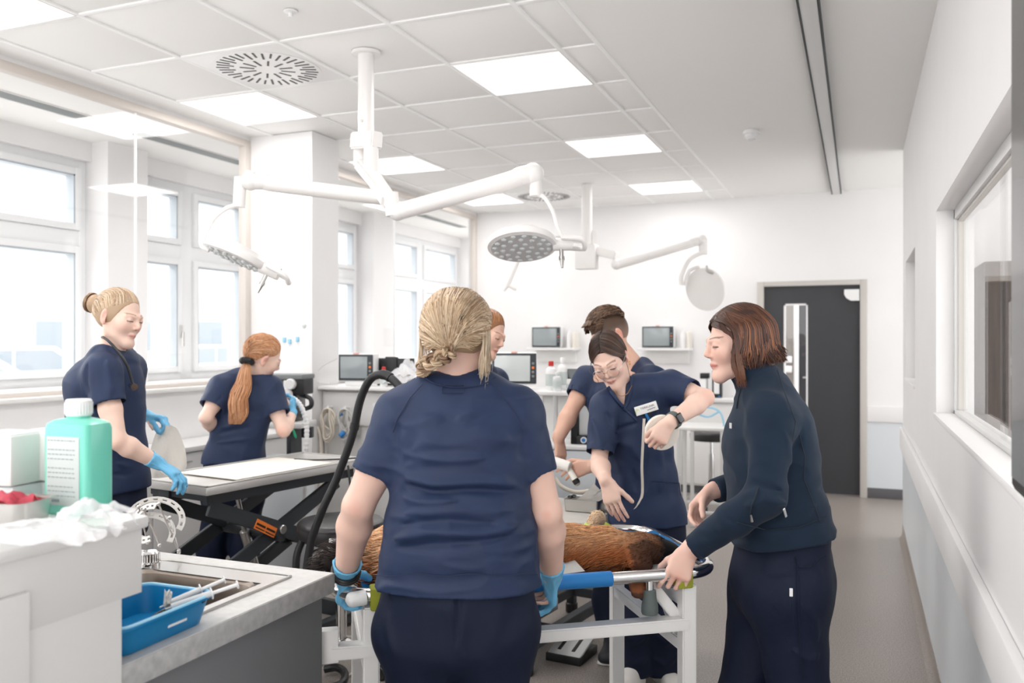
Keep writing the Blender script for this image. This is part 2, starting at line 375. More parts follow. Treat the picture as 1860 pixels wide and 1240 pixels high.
# ---- left side: parapet, glass partition, pier, outer wall with windows
PY0, PY1 = 5.03, 5.36
struct('wall_left', MB().box((XL-.08, Y0, 0), (XL+.05, PY0, 1.2)).box((XL-.08, PY1, 0), (XL+.05, YB, 1.2)).box((XL-.05, Y0, 2.97), (XL+.0, YB, HT)), 'wall_white')
struct('trim_3', MB().box((XL-.1, Y0, 1.2), (XL+.09, PY0, 1.225), .004).box((XL-.1, PY1, 1.2), (XL+.09, YB, 1.225), .004), 'white_paint')
struct('wall_pier', MB().box((XL-.04, PY0, 0), (-3.56, PY1, HT)), 'wall_white')
def partition(n, y0, y1, joints):
    w = struct(f'window_{n}', MB().box((XL-.05, y0, 2.925), (XL+.01, y1, 2.975), .003).box((XL-.05, y1-.06, 1.22), (XL+.012, y1, 2.93), .003).box((XL-.05, y0, 1.222), (XL+.01, y1, 1.25), .003), 'beige_frame')
    js = [y0]+joints+[y1-.06]
    for a, b in zip(js[:-1], js[1:]): MB().box((XL-.026, a+.003, 1.25), (XL-.014, b-.003, 2.925)).build('glass_pane', 'pane_glass', w)
    for j in joints: MB().box((XL-.027, j-.004, 1.25), (XL-.013, j+.004, 2.925)).build('glass_joint', 'window_frame', w)
partition(3, Y0, PY0, [1.6, 3.99]); partition(4, PY1, YB, [7.15])
m = MB().box((XO-.3, Y0, 0), (XO, 11.2, 1.17)).box((XO-.3, Y0, 2.86), (XO, 11.2, HT))
PIERS = [(4.72, 5.10), (6.55, 6.95), (8.45, 8.95)]
for a, b in PIERS: m.box((XO-.3, a, 1.1), (XO+.16, b, HT))
struct('wall_outer', m, 'wall_white')
struct('wall_outer_end', MB().box((-5.6, 11.1, 0), (-4.1, 11.25, HT)), 'wall_white')
struct('trim_4', MB().box((XO-.02, Y0, 1.17), (XO+.22, 11.1, 1.20), .005), 'white_paint')
def outer_window(n, y0, y1, muls):
    x0, x1 = XO-.14, XO-.06
    f = MB().box((x0, y0, 1.2), (x1, y0+.06, 2.86), .004).box((x0, y1-.06, 1.2), (x1, y1, 2.86), .004).box((x0+.002, y0+.01, 2.80), (x1-.002, y1-.01, 2.862), .004).box((x0+.002, y0+.01, 1.172), (x1-.002, y1-.01, 1.26), .004)
    for a, b in muls: f.box((x0, a, 1.2), (x1-.001, b, 2.85), .004)
    f.box((x0+.003, y0+.01, 2.22), (x1-.003, y1-.01, 2.34), .004)
    w = struct(f'window_{n}', f, 'window_frame')
    es = [y0+.06]+[q for ab in muls for q in ab]+[y1-.06]
    for a, b in zip(es[0::2], es[1::2]):
        for lo, hi in ((1.26, 2.22), (2.34, 2.80)):
            s = MB(); k = .05
            s.box((x0+.01, a, lo), (x1+.025, a+k, hi), .004).box((x0+.01, b-k, lo), (x1+.025, b, hi), .004).box((x0+.012, a+.004, lo+.001), (x1+.023, b-.004, lo+k), .004).box((x0+.012, a+.004, hi-k), (x1+.023, b-.004, hi-.001), .004)
            o = s.build('sash', 'window_frame', w)
            q = .012; s = MB().box((x0+.012, a+k, lo+k), (x1+.018, a+k+q, hi-k)).box((x0+.012, b-k-q, lo+k), (x1+.018, b-k, hi-k)).box((x0+.012, a+k, hi-k-q), (x1+.018, b-k, hi-k))
            s.build('seal', 'window_seal', o)
            MB().box((x0+.03, a+k, lo+k), (x0+.038, b-k, hi-k)).build('window_pane', 'pane_glass', o)
        if n == 6:
            MB().box((x1+.025, b-.035, 1.55), (x1+.04, b-.01, 1.66), .004).bar((x1+.055, b-.022, 1.6), (x1+.055, b-.022, 1.48), .018, .012).build('window_handle', 'steel', w)
outer_window(5, 2.3, 4.72, [(2.95, 3.05)]); outer_window(6, 5.10, 6.55, [(5.68, 5.82)]); outer_window(7, 6.95, 8.45, [(7.6, 7.75)]); outer_window(8, 8.95, 11.1, [(9.9, 10.05)]); outer_window(9, -1.2, 2.2, [(.85, .95)])
struct('wall_outer_joint', MB().box((XO-.3, 2.2, 1.1), (XO+.10, 2.3, HT)), 'wall_white')
sl = MB()
for i, (a, b) in enumerate(((.9, 4.15), (4.62, 5.9), (6.4, 8.4), (8.85, 10.0))):
    v = thing('linear_vent', ['long grey slot vent in the ceiling behind the glass at far left', 'grey slot vent in the ceiling behind the glass left of the pier', 'grey slot vent behind the glass right of the pier, mostly hidden', 'grey slot vent behind the glass nearest the back wall'][i], 'air vent', (-4.74, (a+b)/2, HT), group='grey slot vents behind the glass')
    h = (b-a)/2
    MB().box((-.06, -h, -.006), (.07, h, .01), .002).build('vent_body', 'slot_grey', v, local=True)
    MB().box((-.065, -h-.008, -.008), (-.06, h+.008, .0)).box((.07, -h-.008, -.008), (.075, h+.008, .0)).build('edge_trim', 'white_paint', v, local=True)
# low white bench under the glass
t = thing('low_cabinet', 'long white low cabinet under the glass partition at left', 'cabinet', (XL+.06, 3.0, 0))
MB().box((.001, -2.4, .08), (.30, 2.0, .86), .004).build('body', 'white_paint', t, local=True)
MB().box((0, -2.42, .86), (.34, 2.02, .89), .004).build('worktop', 'white_gloss', t, local=True)
MB().box((.0, -2.38, 0), (.26, 1.98, .08)).build('plinth', 'baseboard', t, local=True)
for k in range(7):
    d = MB().box((.30, -2.39+.626*k, .1), (.316, -2.39+.626*k+.618, .85), .003).build('door', 'white_gloss', t, local=True)
    MB().bar((.33, -2.3+.626*k, .8), (.33, -2.1+.626*k, .8), .01, .01).build('handle', 'steel', d, local=True)
# ---- outdoors: yard, cars, a low building; overexposed daylight put into their pale colours
mat('yard', (214, 214, 214), .9, var=.05, vscale=.6); mat('car_washed_out', (205, 208, 212), .35, coat=.3); mat('car_glass', (150, 160, 168), .15); mat('far_wall', (226, 227, 229), .8); mat('tyre', (120, 122, 126), .8)
struct('ground_outside', MB().box((-70, -30, -.2), (-5.6, 60, -.02)), 'yard')
def car(x, y, rz, label):
    t = thing('parked_car', label, 'car', (x, y, -.02), rz, group='cars parked outside')
    b = MB(); side = [(-2.1, .35), (-2.1, .75), (-1.9, .92), (-1.25, .98), (-.6, 1.42), (.75, 1.45), (1.45, 1.0), (2.0, .95), (2.15, .7), (2.15, .35)]
    b.prism(side, -.85, .85, Matrix(((1, 0, 0, 0), (0, 0, 1, 0), (0, 1, 0, 0), (0, 0, 0, 1)))); b.build('car_body', 'car_washed_out', t, local=True)
    for s in (-1, 1):
        MB().prism([(-1.05, 1.0), (-.52, 1.36), (.02, 1.38), (.02, 1.0)], s*.85, s*.86, Matrix(((1, 0, 0, 0), (0, 0, 1, 0), (0, 1, 0, 0), (0, 0, 0, 1)))).build('side_window', 'car_glass', t, local=True)
        MB().prism([(.08, 1.0), (.08, 1.38), (.7, 1.38), (1.2, 1.02)], s*.85, s*.86, Matrix(((1, 0, 0, 0), (0, 0, 1, 0), (0, 1, 0, 0), (0, 0, 0, 1)))).build('side_window', 'car_glass', t, local=True)
        for wx in (-1.3, 1.35): MB().cyl((wx, s*.72, .31), (wx, s*.88, .31), .31, 20).build('wheel', 'tyre', t, local=True)
    MB().prism([(-1.2, 1.0), (-.66, 1.38), (-.62, 1.40), (-1.16, 1.02)], -.75, .75, Matrix(((1, 0, 0, -.03), (0, 0, 1, 0), (0, 1, 0, 0), (0, 0, 0, 1)))).build('windscreen', 'car_glass', t, local=True)
car(-13.5, 8.6, 1.2, 'pale car outside the left window, nearest the glass'); car(-15, 11.2, 1.2, 'second pale car behind the first outside the left window'); car(-16, 17.5, 1.3, 'pale car outside the window left of the pier')
t = thing('far_building', 'pale flat-roofed building outside beyond the cars', 'building', (-34, 30, 0), .6)
MB().box((-14, -4, 0), (14, 4, 3.4)).build('wall', 'far_wall', t, local=True)
MB().box((-14.3, -4.3, 3.4), (14.3, 4.3, 3.7)).build('roof', 'far_wall', t, local=True)
for k in range(9): MB().box((-13+3*k, -4.06, 1.0), (-11.4+3*k, -4, 2.4)).build('window', 'car_glass', t, local=True)
# ================================================================== FURNITURE AND EQUIPMENT
mat('concrete_laminate', (203, 202, 200), .5, var=.07, vscale=55, bump=.05, bscale=150)
mat('worktop_edge', (172, 172, 171), .55, var=.14, vscale=45, bump=.1, bscale=120)
mat('grey_panel', (112, 113, 116), .5)
mat('seat_vinyl', (44, 43, 44), .35, bump=.08, bscale=40)
# ---- sink counter, front left
t = thing('sink_counter', 'grey sink counter with pale worktop in the left foreground', 'counter', (-1.305, 1.94, 0))
wx0, wx1, wy0, wy1 = -1.1, 0, -.712, 0; hx0, hx1, hy0, hy1 = -.50, -.105, -.56, -.165
m = MB()
for a, b in (((wx0, hy1), (wx1, wy1)), ((wx0, wy0), (wx1, hy0)), ((wx0, hy0), (hx0, hy1)), ((hx1, hy0), (wx1, hy1))): m.box((a[0], a[1], .852), (b[0], b[1], .90))
m.build('worktop', 'concrete_laminate', t, local=True)
MB().box((-.0005, wy0, .848), (.003, wy1+.003, .8985), .001).box((wx0, wy1, .848), (.003, wy1+.003, .8985), .001).build('worktop_edge', 'worktop_edge', t, local=True)
MB().box((-.045, wy0+.01, 0), (-.022, wy1-.02, .852), .001).build('side_panel', 'grey_panel', t, local=True)
MB().box((wx0, wy1-.045, 0), (-.046, wy1-.022, .852), .001).build('end_panel', 'grey_panel', t, local=True)
s = thing('steel_sink', 'stainless steel sink bowl with drainer set into the grey counter', 'sink', (-1.305, 1.94, .9))
r_ = MB()
for a, b in (((-.95, hy1), (-.082, -.085)), ((-.95, -.66), (-.082, hy0)), ((-.95, hy0), (hx0, hy1)), ((hx1, hy0), (-.082, hy1))): r_.box((a[0], a[1], .0005), (b[0], b[1], .004))
r_.box((-.96, -.083, .0), (-.075, -.078, .007), .002).box((-.08, -.645, .0), (-.075, -.078, .007), .002)
r_.build('rim', 'steel', s, local=True)
b = MB(); cx, cy = (hx0+hx1)/2, (hy0+hy1)/2
def rrect(w, d, r, n=6):
    o = []
    for sx, sy, a0 in ((1, 1, 0), (-1, 1, 90), (-1, -1, 180), (1, -1, 270)):
        for k in range(n+1):
            a = math.radians(a0+90*k/n); o.append((sx*(w/2-r)+r*math.cos(a), sy*(d/2-r)+r*math.sin(a)))
    return o
rings = []
for w, d, r, z in ((.405, .405, .06, .004), (.385, .385, .055, -.004), (.372, .372, .055, -.03), (.36, .36, .06, -.13), (.31, .31, .07, -.15), (.05, .05, .02, -.155)):
    rings.append([b.bm.verts.new((cx+x, cy+y, z)) for x, y in rrect(w, d, r)])
for A, B in zip(rings[:-1], rings[1:]):
    n = len(A)
    for k in range(n): b.bm.faces.new((A[k], A[(k+1) % n], B[(k+1) % n], B[k]))
b.bm.faces.new(rings[-1]); b.build('bowl', 'sink_steel', s, local=True)
MB().lathe([(.03, -.158), (.03, -.15), (.022, -.149), (.02, -.152)], (cx, cy, 0), 20).build('drain', 'chrome', s, local=True)
d = MB()
for k in range(6): d.box((-.92, -.55+.07*k, .004), (-.56, -.535+.07*k, .008), .002)
d.build('drainer_ribs', 'steel', s, local=True)
kn = MB(); kn.lathe([(.028, .004), (.028, .012), (.024, .014), (.024, .038), (.018, .043)], (-.505, -.135, 0), 24)
for k in range(24):
    a = 2*math.pi*k/24; kn.box((-.505+.0245*math.cos(a)-.0015, -.135+.0245*math.sin(a)-.0015, .016), (-.505+.0245*math.cos(a)+.0015, -.135+.0245*math.sin(a)+.0015, .036))
kn.build('plug_knob', 'chrome', s, local=True)
# ---- tall white reception unit
t = thing('tall_white_unit', 'tall white counter unit at the left edge with overhanging ledge', 'cabinet', (-1.30, 1.226, 0))
MB().box((-1.0, -1.0, 0), (0, 0, 1.03), .0004).build('body', 'white_paint', t, local=True)
MB().box((-1.0, -1.0, 1.03), (.0002, .049, 1.1555), .0004).build('ledge', 'white_paint', t, local=True)
MB().box((-1.02, -1.0, 1.156), (.012, .058, 1.18), .006).build('top_plate', 'white_gloss', t, local=True)
for z0, z1 in ((.05, .70), (.71, 1.1)): MB().box((.001, -.9, z0), (.014, -.205, z1), .002).build('door', 'white_gloss', t, local=True)
TOPZ = 1.18
def onTop(px, z, h=TOPZ): p = P(px, 620, z); p.z = h; return p
# ---- green soap bottle
p = onTop(143, 1.70); yaw2 = math.atan2(p.x, -p.y)  # turned a little from the counter line
t = thing('soap_bottle', 'square mint green liquid bottle with white cap on the white unit', 'bottle', p, YAW-.33)
def rb(w, d, r, z): return [(x, y, z) for x, y in rrect(w, d, r, 4)]
b = MB(); rings = []
for w, d, r, z in ((.104, .066, .012, 0), (.112, .074, .014, .006), (.112, .074, .014, .168), (.108, .070, .016, .178), (.09, .055, .02, .185), (.045, .042, .02, .189), (.045, .042, .02, .196)):
    rings.append([b.bm.verts.new(v) for v in rb(w, d, r, z)])
for A, B in zip(rings[:-1], rings[1:]):
    n = len(A)
    for k in range(n): b.bm.faces.new((A[k], A[(k+1) % n], B[(k+1) % n], B[k]))
b.bm.faces.new(rings[0]); b.bm.faces.new(rings[-1]); b.build('body', 'mint', t, local=True)
c = MB().lathe([(.0235, .193), (.0245, .195), (.0245, .222), (.022, .2255)], seg=28)
for k in range(28):
    a = 2*math.pi*k/28; c.box((.0245*math.cos(a)-.001, .0245*math.sin(a)-.001, .197), (.0245*math.cos(a)+.001, .0245*math.sin(a)+.001, .219))
c.build('cap', 'white_plastic', t, local=True)
lb = MB().box((-.042, -.0385, .02), (.040, -.0372, .154), .001).build('label', 'label_grey', t, local=True, label='pale grey printed label')
ik = MB(); rr = random.Random(3)
for k in range(13):
    z = .146-.009*k
    if k in (1, 5, 9): continue
    x = -.038
    while x < .026:
        w = rr.uniform(.003, .009); ik.box((x, -.0389, z), (min(x+w, .03), -.0385, z+.0015)); x += w+.0025
for k in range(5): ik.box((-.033+.005*k, -.0389, .026), (-.0295+.005*k, -.0385, .032))
ik.build('print', 'ink', lb, local=True)
# ---- dispenser boxes
def dispenser(px, z, w, label, slots):
    t = thing('wipe_dispenser', label, 'dispenser', onTop(px, z), YAW-.25, group='white dispenser boxes on the tall unit')
    MB().box((-w/2, -.04, .055), (w/2, .05, .155), .006).build('box', 'white_paint', t, local=True)
    MB().box((-w/2+.004, -.038, .150), (w/2-.004, .048, .158), .004).build('lid', 'white_plastic', t, local=True)
    MB().box((-w/2+.012, -.0425, .14), (-w/2+.028, -.0395, .146), .001).build('latch', 'grey_white', t, local=True)
    MB().box((-w/2, -.035, .0), (w/2, .05, .053), .004).build('lower_tray', 'cloudy_plastic', t, local=True)
    if slots:
        for k in range(6): MB().box((-.012+.0085*k, -.0375, .004), (-.0075+.0085*k, -.0345, .030)).build('slot', 'black', t, local=True)
dispenser(12, 1.72, .10, 'larger white dispenser box with dark slots at the left border', True)
dispenser(94, 1.78, .085, 'white dispenser box partly hidden behind the green bottle', False)
# ---- steel dish with pink cloth
t = thing('steel_dish', 'open steel dish at the left border in front of the dispenser', 'dish', onTop(18, 1.60), YAW-.2)
b = MB(); rings = []
for w, d, z in ((.10, .07, 0), (.115, .085, .005), (.125, .095, .045), (.131, .101, .046), (.121, .091, .043), (.105, .075, .008)):
    rings.append([b.bm.verts.new((x, y, z)) for x, y in rrect(w, d, .02)])
for A, B in zip(rings[:-1], rings[1:]):
    n = len(A)
    for k in range(n): b.bm.faces.new((A[k], A[(k+1) % n], B[(k+1) % n], B[k]))
b.bm.faces.new(rings[0]); b.bm.faces.new(rings[-1]); b.build('dish', 'steel', t, local=True)
t = thing('pink_cloth', 'crumpled pink cloth lying in the steel dish', 'cloth', onTop(18, 1.60, TOPZ+.03), YAW-.2)
def crumple(w, d, h, seed, n=22, amp=1.0):
    rr = random.Random(seed); ph = [rr.uniform(0, 6.3) for _ in range(8)]; g = []
    for i in range(n):
        row = []
        for j in range(n):
            u, v = i/(n-1)*2-1, j/(n-1)*2-1
            z = h*(1-.75*(u*u+v*v)/2) + amp*.25*h*(math.sin(5*u+ph[0]+2*math.sin(3*v+ph[1]))+.7*math.sin(7*v+ph[2]+2*math.sin(4*u+ph[3]))+.4*math.sin(13*u+9*v+ph[4]))
            row.append((u*w/2*(1+.08*math.sin(6*v+ph[5])), v*d/2*(1+.08*math.sin(5*u+ph[6])), max(.001, z)))
        g.append(row)
    return g
MB().sheet(crumple(.10, .075, .022, 4), .001).build('cloth', 'pink', t, local=True)
# ---- crumpled clear wrapping
def wrapmat():
    m = mat('crinkled_film', (238, 238, 240), .12, spec=.7, alpha=.55, bump=.5, bscale=50); return m
wrapmat()
t = thing('plastic_wrapping', 'crumpled clear plastic wrapping spilling over the white unit edge', 'plastic wrap', onTop(60, 1.44), YAW)
MB().sheet(crumple(.25, .14, .032, 11, 40, .45)).build('film', 'crinkled_film', t, local=True)
g = crumple(.13, .10, .05, 19, 36, .55)
MB().sheet([[(x+.06, y+.085, z) for x, y, z in row] for row in g]).build('film_fold', 'crinkled_film', t, local=True)
# ---- blue bin with syringes
t = thing('blue_bin', 'blue plastic tub with white label on the grey counter', 'tub', (-1.42, 1.372, .9005), math.radians(1))
b = MB(); rings = []
for w, d, z in ((.165, .235, 0), (.17, .24, .003), (.195, .265, .056), (.213, .283, .057), (.213, .283, .062), (.19, .26, .062), (.168, .238, .006)):
    rings.append([b.bm.verts.new((x, y, z)) for x, y in rrect(w, d, .03)])
for A, B in zip(rings[:-1], rings[1:]):
    n = len(A)
    for k in range(n): b.bm.faces.new((A[k], A[(k+1) % n], B[(k+1) % n], B[k]))
b.bm.faces.new(rings[0]); b.bm.faces.new(rings[-1]); b.build('tub', 'blue_bin', t, local=True)
rim = [(x, y, .0625) for x, y in rrect(.205, .275, .03)]
MB().tube(rim, .0042, 8, closed=True).build('rim', 'blue_rim', t, local=True)
MB().bar((.0905, .0, .034), (.0905, .055, .034), .020, .0015, .0005, up=Vector((1, 0, 0))).build('label', 'white_plastic', t, local=True)
bin_o = Vector((-1.42, 1.372, .9005))
def syringe(a, b_, label):
    a, b_ = Vector(a), Vector(b_); d = (b_-a).normalized(); L = (b_-a).length
    t = thing('syringe', label, 'syringe', a, 0, group='syringes in the blue tub')
    MB().cyl(a+d*L*.08, a+d*L*.62, .0075, 14).cyl(a, a+d*L*.08, .002, 8).build('barrel', 'cloudy_plastic', t)
    MB().cyl(a+d*L*.62, a+d*L*.635, .013, 14).build('flange', 'white_plastic', t)
    MB().cyl(a+d*L*.40, a+d*L*.985, .0042, 8).cyl(a+d*L*.985, b_, .0095, 14).build('plunger', 'white_plastic', t)
syringe(P(290, 1103, 1.86), P(408, 1052, 1.93), 'upper syringe in the blue tub, plunger towards the sink')
syringe(P(300, 1106, 1.82), P(432, 1061, 1.90), 'lower syringe in the blue tub, its plunger end farthest right')
t = thing('paper_packet', 'torn white paper packet in the blue tub', 'packet', P(305, 1100, 1.84))
g = [[P(296+14*j/5+3*i/5, 1100-28*i/5+3*math.sin(j*2+i), 1.86+.004*math.sin(3*i+j)) for j in range(6)] for i in range(6)]
MB().sheet(g, .0015).build('packet', 'paper', t)
t = thing('black_tool', 'black handled instrument lying in the blue tub under the syringes', 'instrument', P(310, 1112, 1.83))
MB().tube(cr([P(278, 1122, 1.84), P(305, 1107, 1.85), P(350, 1096, 1.86), P(372, 1082, 1.87)], 6), [.006]*6+[.011]*12+[.007], 10).build('handle', 'black', t)
# ---- ring fixator on the counter
t = thing('ring_fixator', 'perforated metal ring fixator with thin rods standing behind the sink', 'medical frame', P(290, 1005, 2.42))
def pring(c, r, a0, a1, nrm, label=None):
    c = Vector(c); n_ = Vector(nrm).normalized(); ux = n_.cross(Vector((.2, 1, .1))).normalized(); uy = n_.cross(ux); N_ = 26
    g = MB()
    for s in (0, 1):
        off = n_*(.004*s)
    pi_ = []
    def pt(rr, a, s): return c+ux*rr*math.cos(a)+uy*rr*math.sin(a)+n_*(.005*s)
    for k in range(N_):
        A0 = a0+(a1-a0)*k/N_; A1 = a0+(a1-a0)*(k+1)/N_; hole = k % 2 == 1
        bands = ((r-.009, r-.003), (r+.003, r+.009)) if hole else ((r-.009, r+.009),)
        for q0, q1 in bands:
            V = [g.bm.verts.new(pt(q, A, s)) for s in (0, 1) for A in (A0, A1) for q in (q0, q1)]
            for f in ((0, 1, 3, 2), (4, 6, 7, 5), (0, 2, 6, 4), (1, 5, 7, 3), (0, 4, 5, 1), (2, 3, 7, 6)): g.bm.faces.new([V[i] for i in f])
    return g
cs = [(P(262, 975, 2.40), .075, (.35, -.55, .75)), (P(283, 945, 2.42), .07, (.55, -.45, .7)), (P(270, 950, 2.38), .05, (.1, -.8, .5)), (P(300, 965, 2.44), .045, (.7, -.5, .5))]
for c_, r_, n_ in cs[:2]: pring(c_, r_, -2.6, 2.2, n_).build('ring', 'steel', t)
pring(*cs[2][:2], -1.2, 2.6, cs[2][2]).build('ring', 'steel', t)
for a, b_ in ((P(288, 915, 2.4), P(325, 1000, 2.42)), (P(262, 925, 2.4), P(290, 990, 2.42)), (P(252, 920, 2.4), P(268, 985, 2.42)), (P(308, 940, 2.42), P(325, 1003, 2.42))):
    MB().cyl(a, b_, .0025, 8).sphere(a, .006).sphere(b_, .0055).build('rod', 'steel', t)
# ---- scissor-lift examination tables
def exam_table(label, A, rz, L, W, top, low, scissor=True):
    t = thing('exam_table', label, 'table', (A.x, A.y, 0), rz)
    f = MB().box((-W, 0, top-.042), (0, L, top-.004), .004)
    f.box((-W, 0, top-.004), (-W+.012, L, top+.002), .001).box((-.012, 0, top-.004), (0, L, top+.002), .001).box((-W, 0, top-.004), (0, .012, top+.002), .001).box((-W, L-.012, top-.004), (0, L, top+.002), .001)
    f.build('tabletop', 'table_steel', t, local=True)
    u = MB()
    for x in (-.075, -W+.075): u.bar((x, .05, top-.07), (x, L-.06, top-.07), .04, .055, .003)
    for y in (.06, L-.09): u.bar((-W+.05, y, top-.062), (-.05, y, top-.062), .035, .035, .003)
    u.box((-W+.12, .03, top-.1), (-W+.2, .13, top-.05), .003)
    u.build('under_frame', 'dark_metal', t, local=True)
    if not scissor: return t
    z1, z0 = top-.11, low
    for x in (-.06, -W+.06):
        MB().bar((x, .06, z1), (x, L-.16, z0), .072, .024, .003, up=Vector((1, 0, 0))).build('scissor_arm', 'dark_metal', t, local=True)
        MB().bar((x-.026, L-.16, z1), (x-.026, .10, z0), .072, .024, .003, up=Vector((1, 0, 0))).build('scissor_arm', 'dark_metal', t, local=True)
        MB().cyl((x-.045, L*.455, (z1+z0)/2), (x+.022, L*.455, (z1+z0)/2), .022, 18, bev=.003).build('pivot', 'steel', t, local=True)
        if scissor:
            MB().bar((x, L-.16, z0), (x, .1, .08), .072, .024, .003, up=Vector((1, 0, 0))).build('scissor_arm', 'dark_metal', t, local=True)
            MB().bar((x-.026, .10, z0), (x-.026, L-.16, .08), .072, .024, .003, up=Vector((1, 0, 0))).build('scissor_arm', 'dark_metal', t, local=True)
    for y_, z_, r_ in ((L-.16, z0, .018), (.1, z0, .018), (L*.455, (z1+z0)/2-.03, .03)): MB().cyl((-W+.05, y_, z_), (-.05, y_, z_), r_, 14).build('cross_tube', 'dark_metal', t, local=True)
    MB().cyl((-W/2, L*.48, z0-.1), (-W/2, L*.40, (z1+z0)/2-.02), .024, 14).cyl((-W/2, L*.40, (z1+z0)/2-.02), (-W/2, L*.36, z1-.02), .012, 12).build('lift_cylinder', 'steel', t, local=True)
    b = MB()
    for x in (-.03, -W+.03): b.bar((x, 0, .045), (x, L, .045), .06, .05, .003)
    for y in (.03, L-.03): b.bar((-W, y, .045), (0, y, .045), .06, .05, .003)
    b.build('base_frame', 'dark_metal', t, local=True)
    return t
TA = CW(-1.345, 3.76, 0); TRZ = math.radians(-9.1)
t1 = exam_table('steel-topped scissor-lift table with orange warning label beside the standing woman', TA, TRZ, 1.08, .50, .88, .42)
M1 = MW[t1.name]
o = MB().bar((-.047, .32, .655), (-.047, .445, .585), .048, .004, .0005, up=Vector((1, 0, 0))).build('warning_label', 'orange', t1, local=True, label='orange warning label on the arm')
k = MB()
for s0, s1 in ((.04, .47), (.53, .96)):
    for q in (-.013, .002):
        a = Vector((-.0445, .32, .655)).lerp(Vector((-.0445, .445, .585)), s0); b_ = Vector((-.0445, .32, .655)).lerp(Vector((-.0445, .445, .585)), s1)
        k.bar(a+Vector((0, q*.5, q)), b_+Vector((0, q*.5, q)), .005 if q < 0 else .010, .001, 0, up=Vector((1, 0, 0)))
k.build('label_print', 'black', o, local=True)
MB().box((-.56, .02, .845), (-.50, .1, .875), .004).cyl((-.53, .06, .80), (-.53, .06, .845), .016, 14).build('rail_clamp', 'chrome', t1, local=True)
t = thing('absorbent_mat', 'cream absorbent mat lying on the scissor-lift table', 'mat', M1 @ Vector((-.22, .45, .8825)), TRZ)
MB().box((-.20, -.27, 0), (.205, .36, .005), .002).build('mat', 'mat_cream', t, local=True)
t = thing('thin_black_cable', 'thin black cable lying across the far end of the scissor-lift table', 'cable', M1 @ Vector((-.1, .9, .882)))
MB().tube(cr([M1 @ Vector(q) for q in ((-.28, .80, .887), (-.16, .84, .887), (-.06, .93, .888), (-.0, 1.0, .889), (.03, 1.03, .86), (.05, 1.05, .6), (.05, 1.1, .3))], 6), .0045, 7).build('cable', 'black', t)
TB = CW(.262, 3.56, 0)
t2 = exam_table('scissor-lift table behind the stretcher, covered with white paper', TB, TRZ, .56, .55, .745, .36, False)
M2 = MW[t2.name]
MB().cyl((-.46, .42, .1), (-.46, .42, .45), .05, 20).cyl((-.46, .42, .42), (-.46, .42, .70), .036, 18).build('column', 'dark_metal', t2, local=True)
b = MB()
for x in (-.34, -.58): b.bar((x, .18, .125), (x, 1.10, .125), .05, .05, .003)
for y in (.18, 1.10): b.bar((-.60, y, .124), (-.32, y, .124), .048, .05, .003)
b.bar((-.57, .42, .124), (-.35, .42, .124), .12, .04, .003); b.build('base_frame', 'dark_metal', t2, local=True)
for x in (-.34, -.58):
    for y in (.18, 1.10): f_ = MB().box((x-.022, y-.022, .05), (x+.022, y+.022, .14), .003).build('foot_post', 'dark_metal', t2, local=True); MB().cyl((x, y, 0), (x, y, .055), .034, 16, bev=.005).build('foot', 'black', f_, local=True)
b = MB()
for x in (-.42, -.58): b.bar((x, .24, .20), (x, .62, .20), .02, .06, .002)
for y in (.24, .62): b.bar((-.58, y, .20), (-.42, y, .20), .02, .058, .002)
b.build('tray_frame', 'steel', t2, local=True); MB().cyl((-.5, .45, .2), (-.5, .45, .235), .02, 14, bev=.003).build('stop_button', 'red', t2, local=True, label='red button'); MB().box((-.57, .25, .17), (-.43, .61, .2), .003).build('tray_pan', 'blue_bin', t2, local=True)
pd = MB(); Rp = Matrix.Rotation(math.radians(14), 3, 'X')
t = thing('foot_pedal', 'white foot pedal with two black slots on the floor under the table', 'pedal', PH(1040, 1168, .06), YAW-math.radians(28))
MB().box((-.085, -.11, -.01), (.085, .11, .006), .008, rot=Rp).build('plate', 'grey_white', t, local=True)
for x in (-.038, .034): MB().box((x-.009, -.075+.0, .004), (x+.009, .075, .009), .004, rot=Rp).build('slot', 'black', t, local=True)
MB().box((-.09, -.115, -.06), (.09, .1, -.022), .004).build('base', 'black', t, local=True)
t = thing('drape_paper', 'white paper drape with rounded corner covering the table behind the dog', 'drape', M2 @ Vector((-.27, .4, .748)), TRZ)
g = []
for i in range(26):
    row = []
    for j in range(26):
        x = -.56+.59*j/25; y = -.03+.57*i/25; z = .750
        ox, oy = max(0, x-.005), max(0, -.005-y); z -= 1.6*(ox+oy)
        row.append(M2 @ Vector((x-min(ox, .012)*.6, y+min(oy, .012)*.6, z+.0015*math.sin(19*x+13*y))))
    g.append(row)
MB().sheet(g, .0012).build('drape', 'paper', t)
p = P(1062, 930, 3.88); p.z = .7535
t = thing('instrument_tray', 'steel tray holding instruments on the paper-covered table', 'tray', p, TRZ+.12)
b = MB(); rings = []
for w, d, z in ((.155, .10, 0), (.16, .105, .003), (.165, .11, .055), (.172, .117, .056), (.162, .107, .053), (.155, .1, .006)):
    rings.append([b.bm.verts.new((x, y, z)) for x, y in rrect(w, d, .012, 3)])
for A, B in zip(rings[:-1], rings[1:]):
    n = len(A)
    for k in range(n): b.bm.faces.new((A[k], A[(k+1) % n], B[(k+1) % n], B[k]))
b.bm.faces.new(rings[0]); b.bm.faces.new(rings[-1]); b.build('tray', 'steel', t, local=True)
t = thing('tissue', 'white folded tissue standing in the instrument tray', 'tissue', p+Vector((0, 0, .01)), YAW)
MB().sheet([[(-.05+.03*i+.02*j, .005*math.sin(3*j+i), .03+.028*j*(.5+.5*abs(math.sin(i*1.7)))) for j in range(4)] for i in range(5)], .001).build('tissue', 'paper', t, local=True)
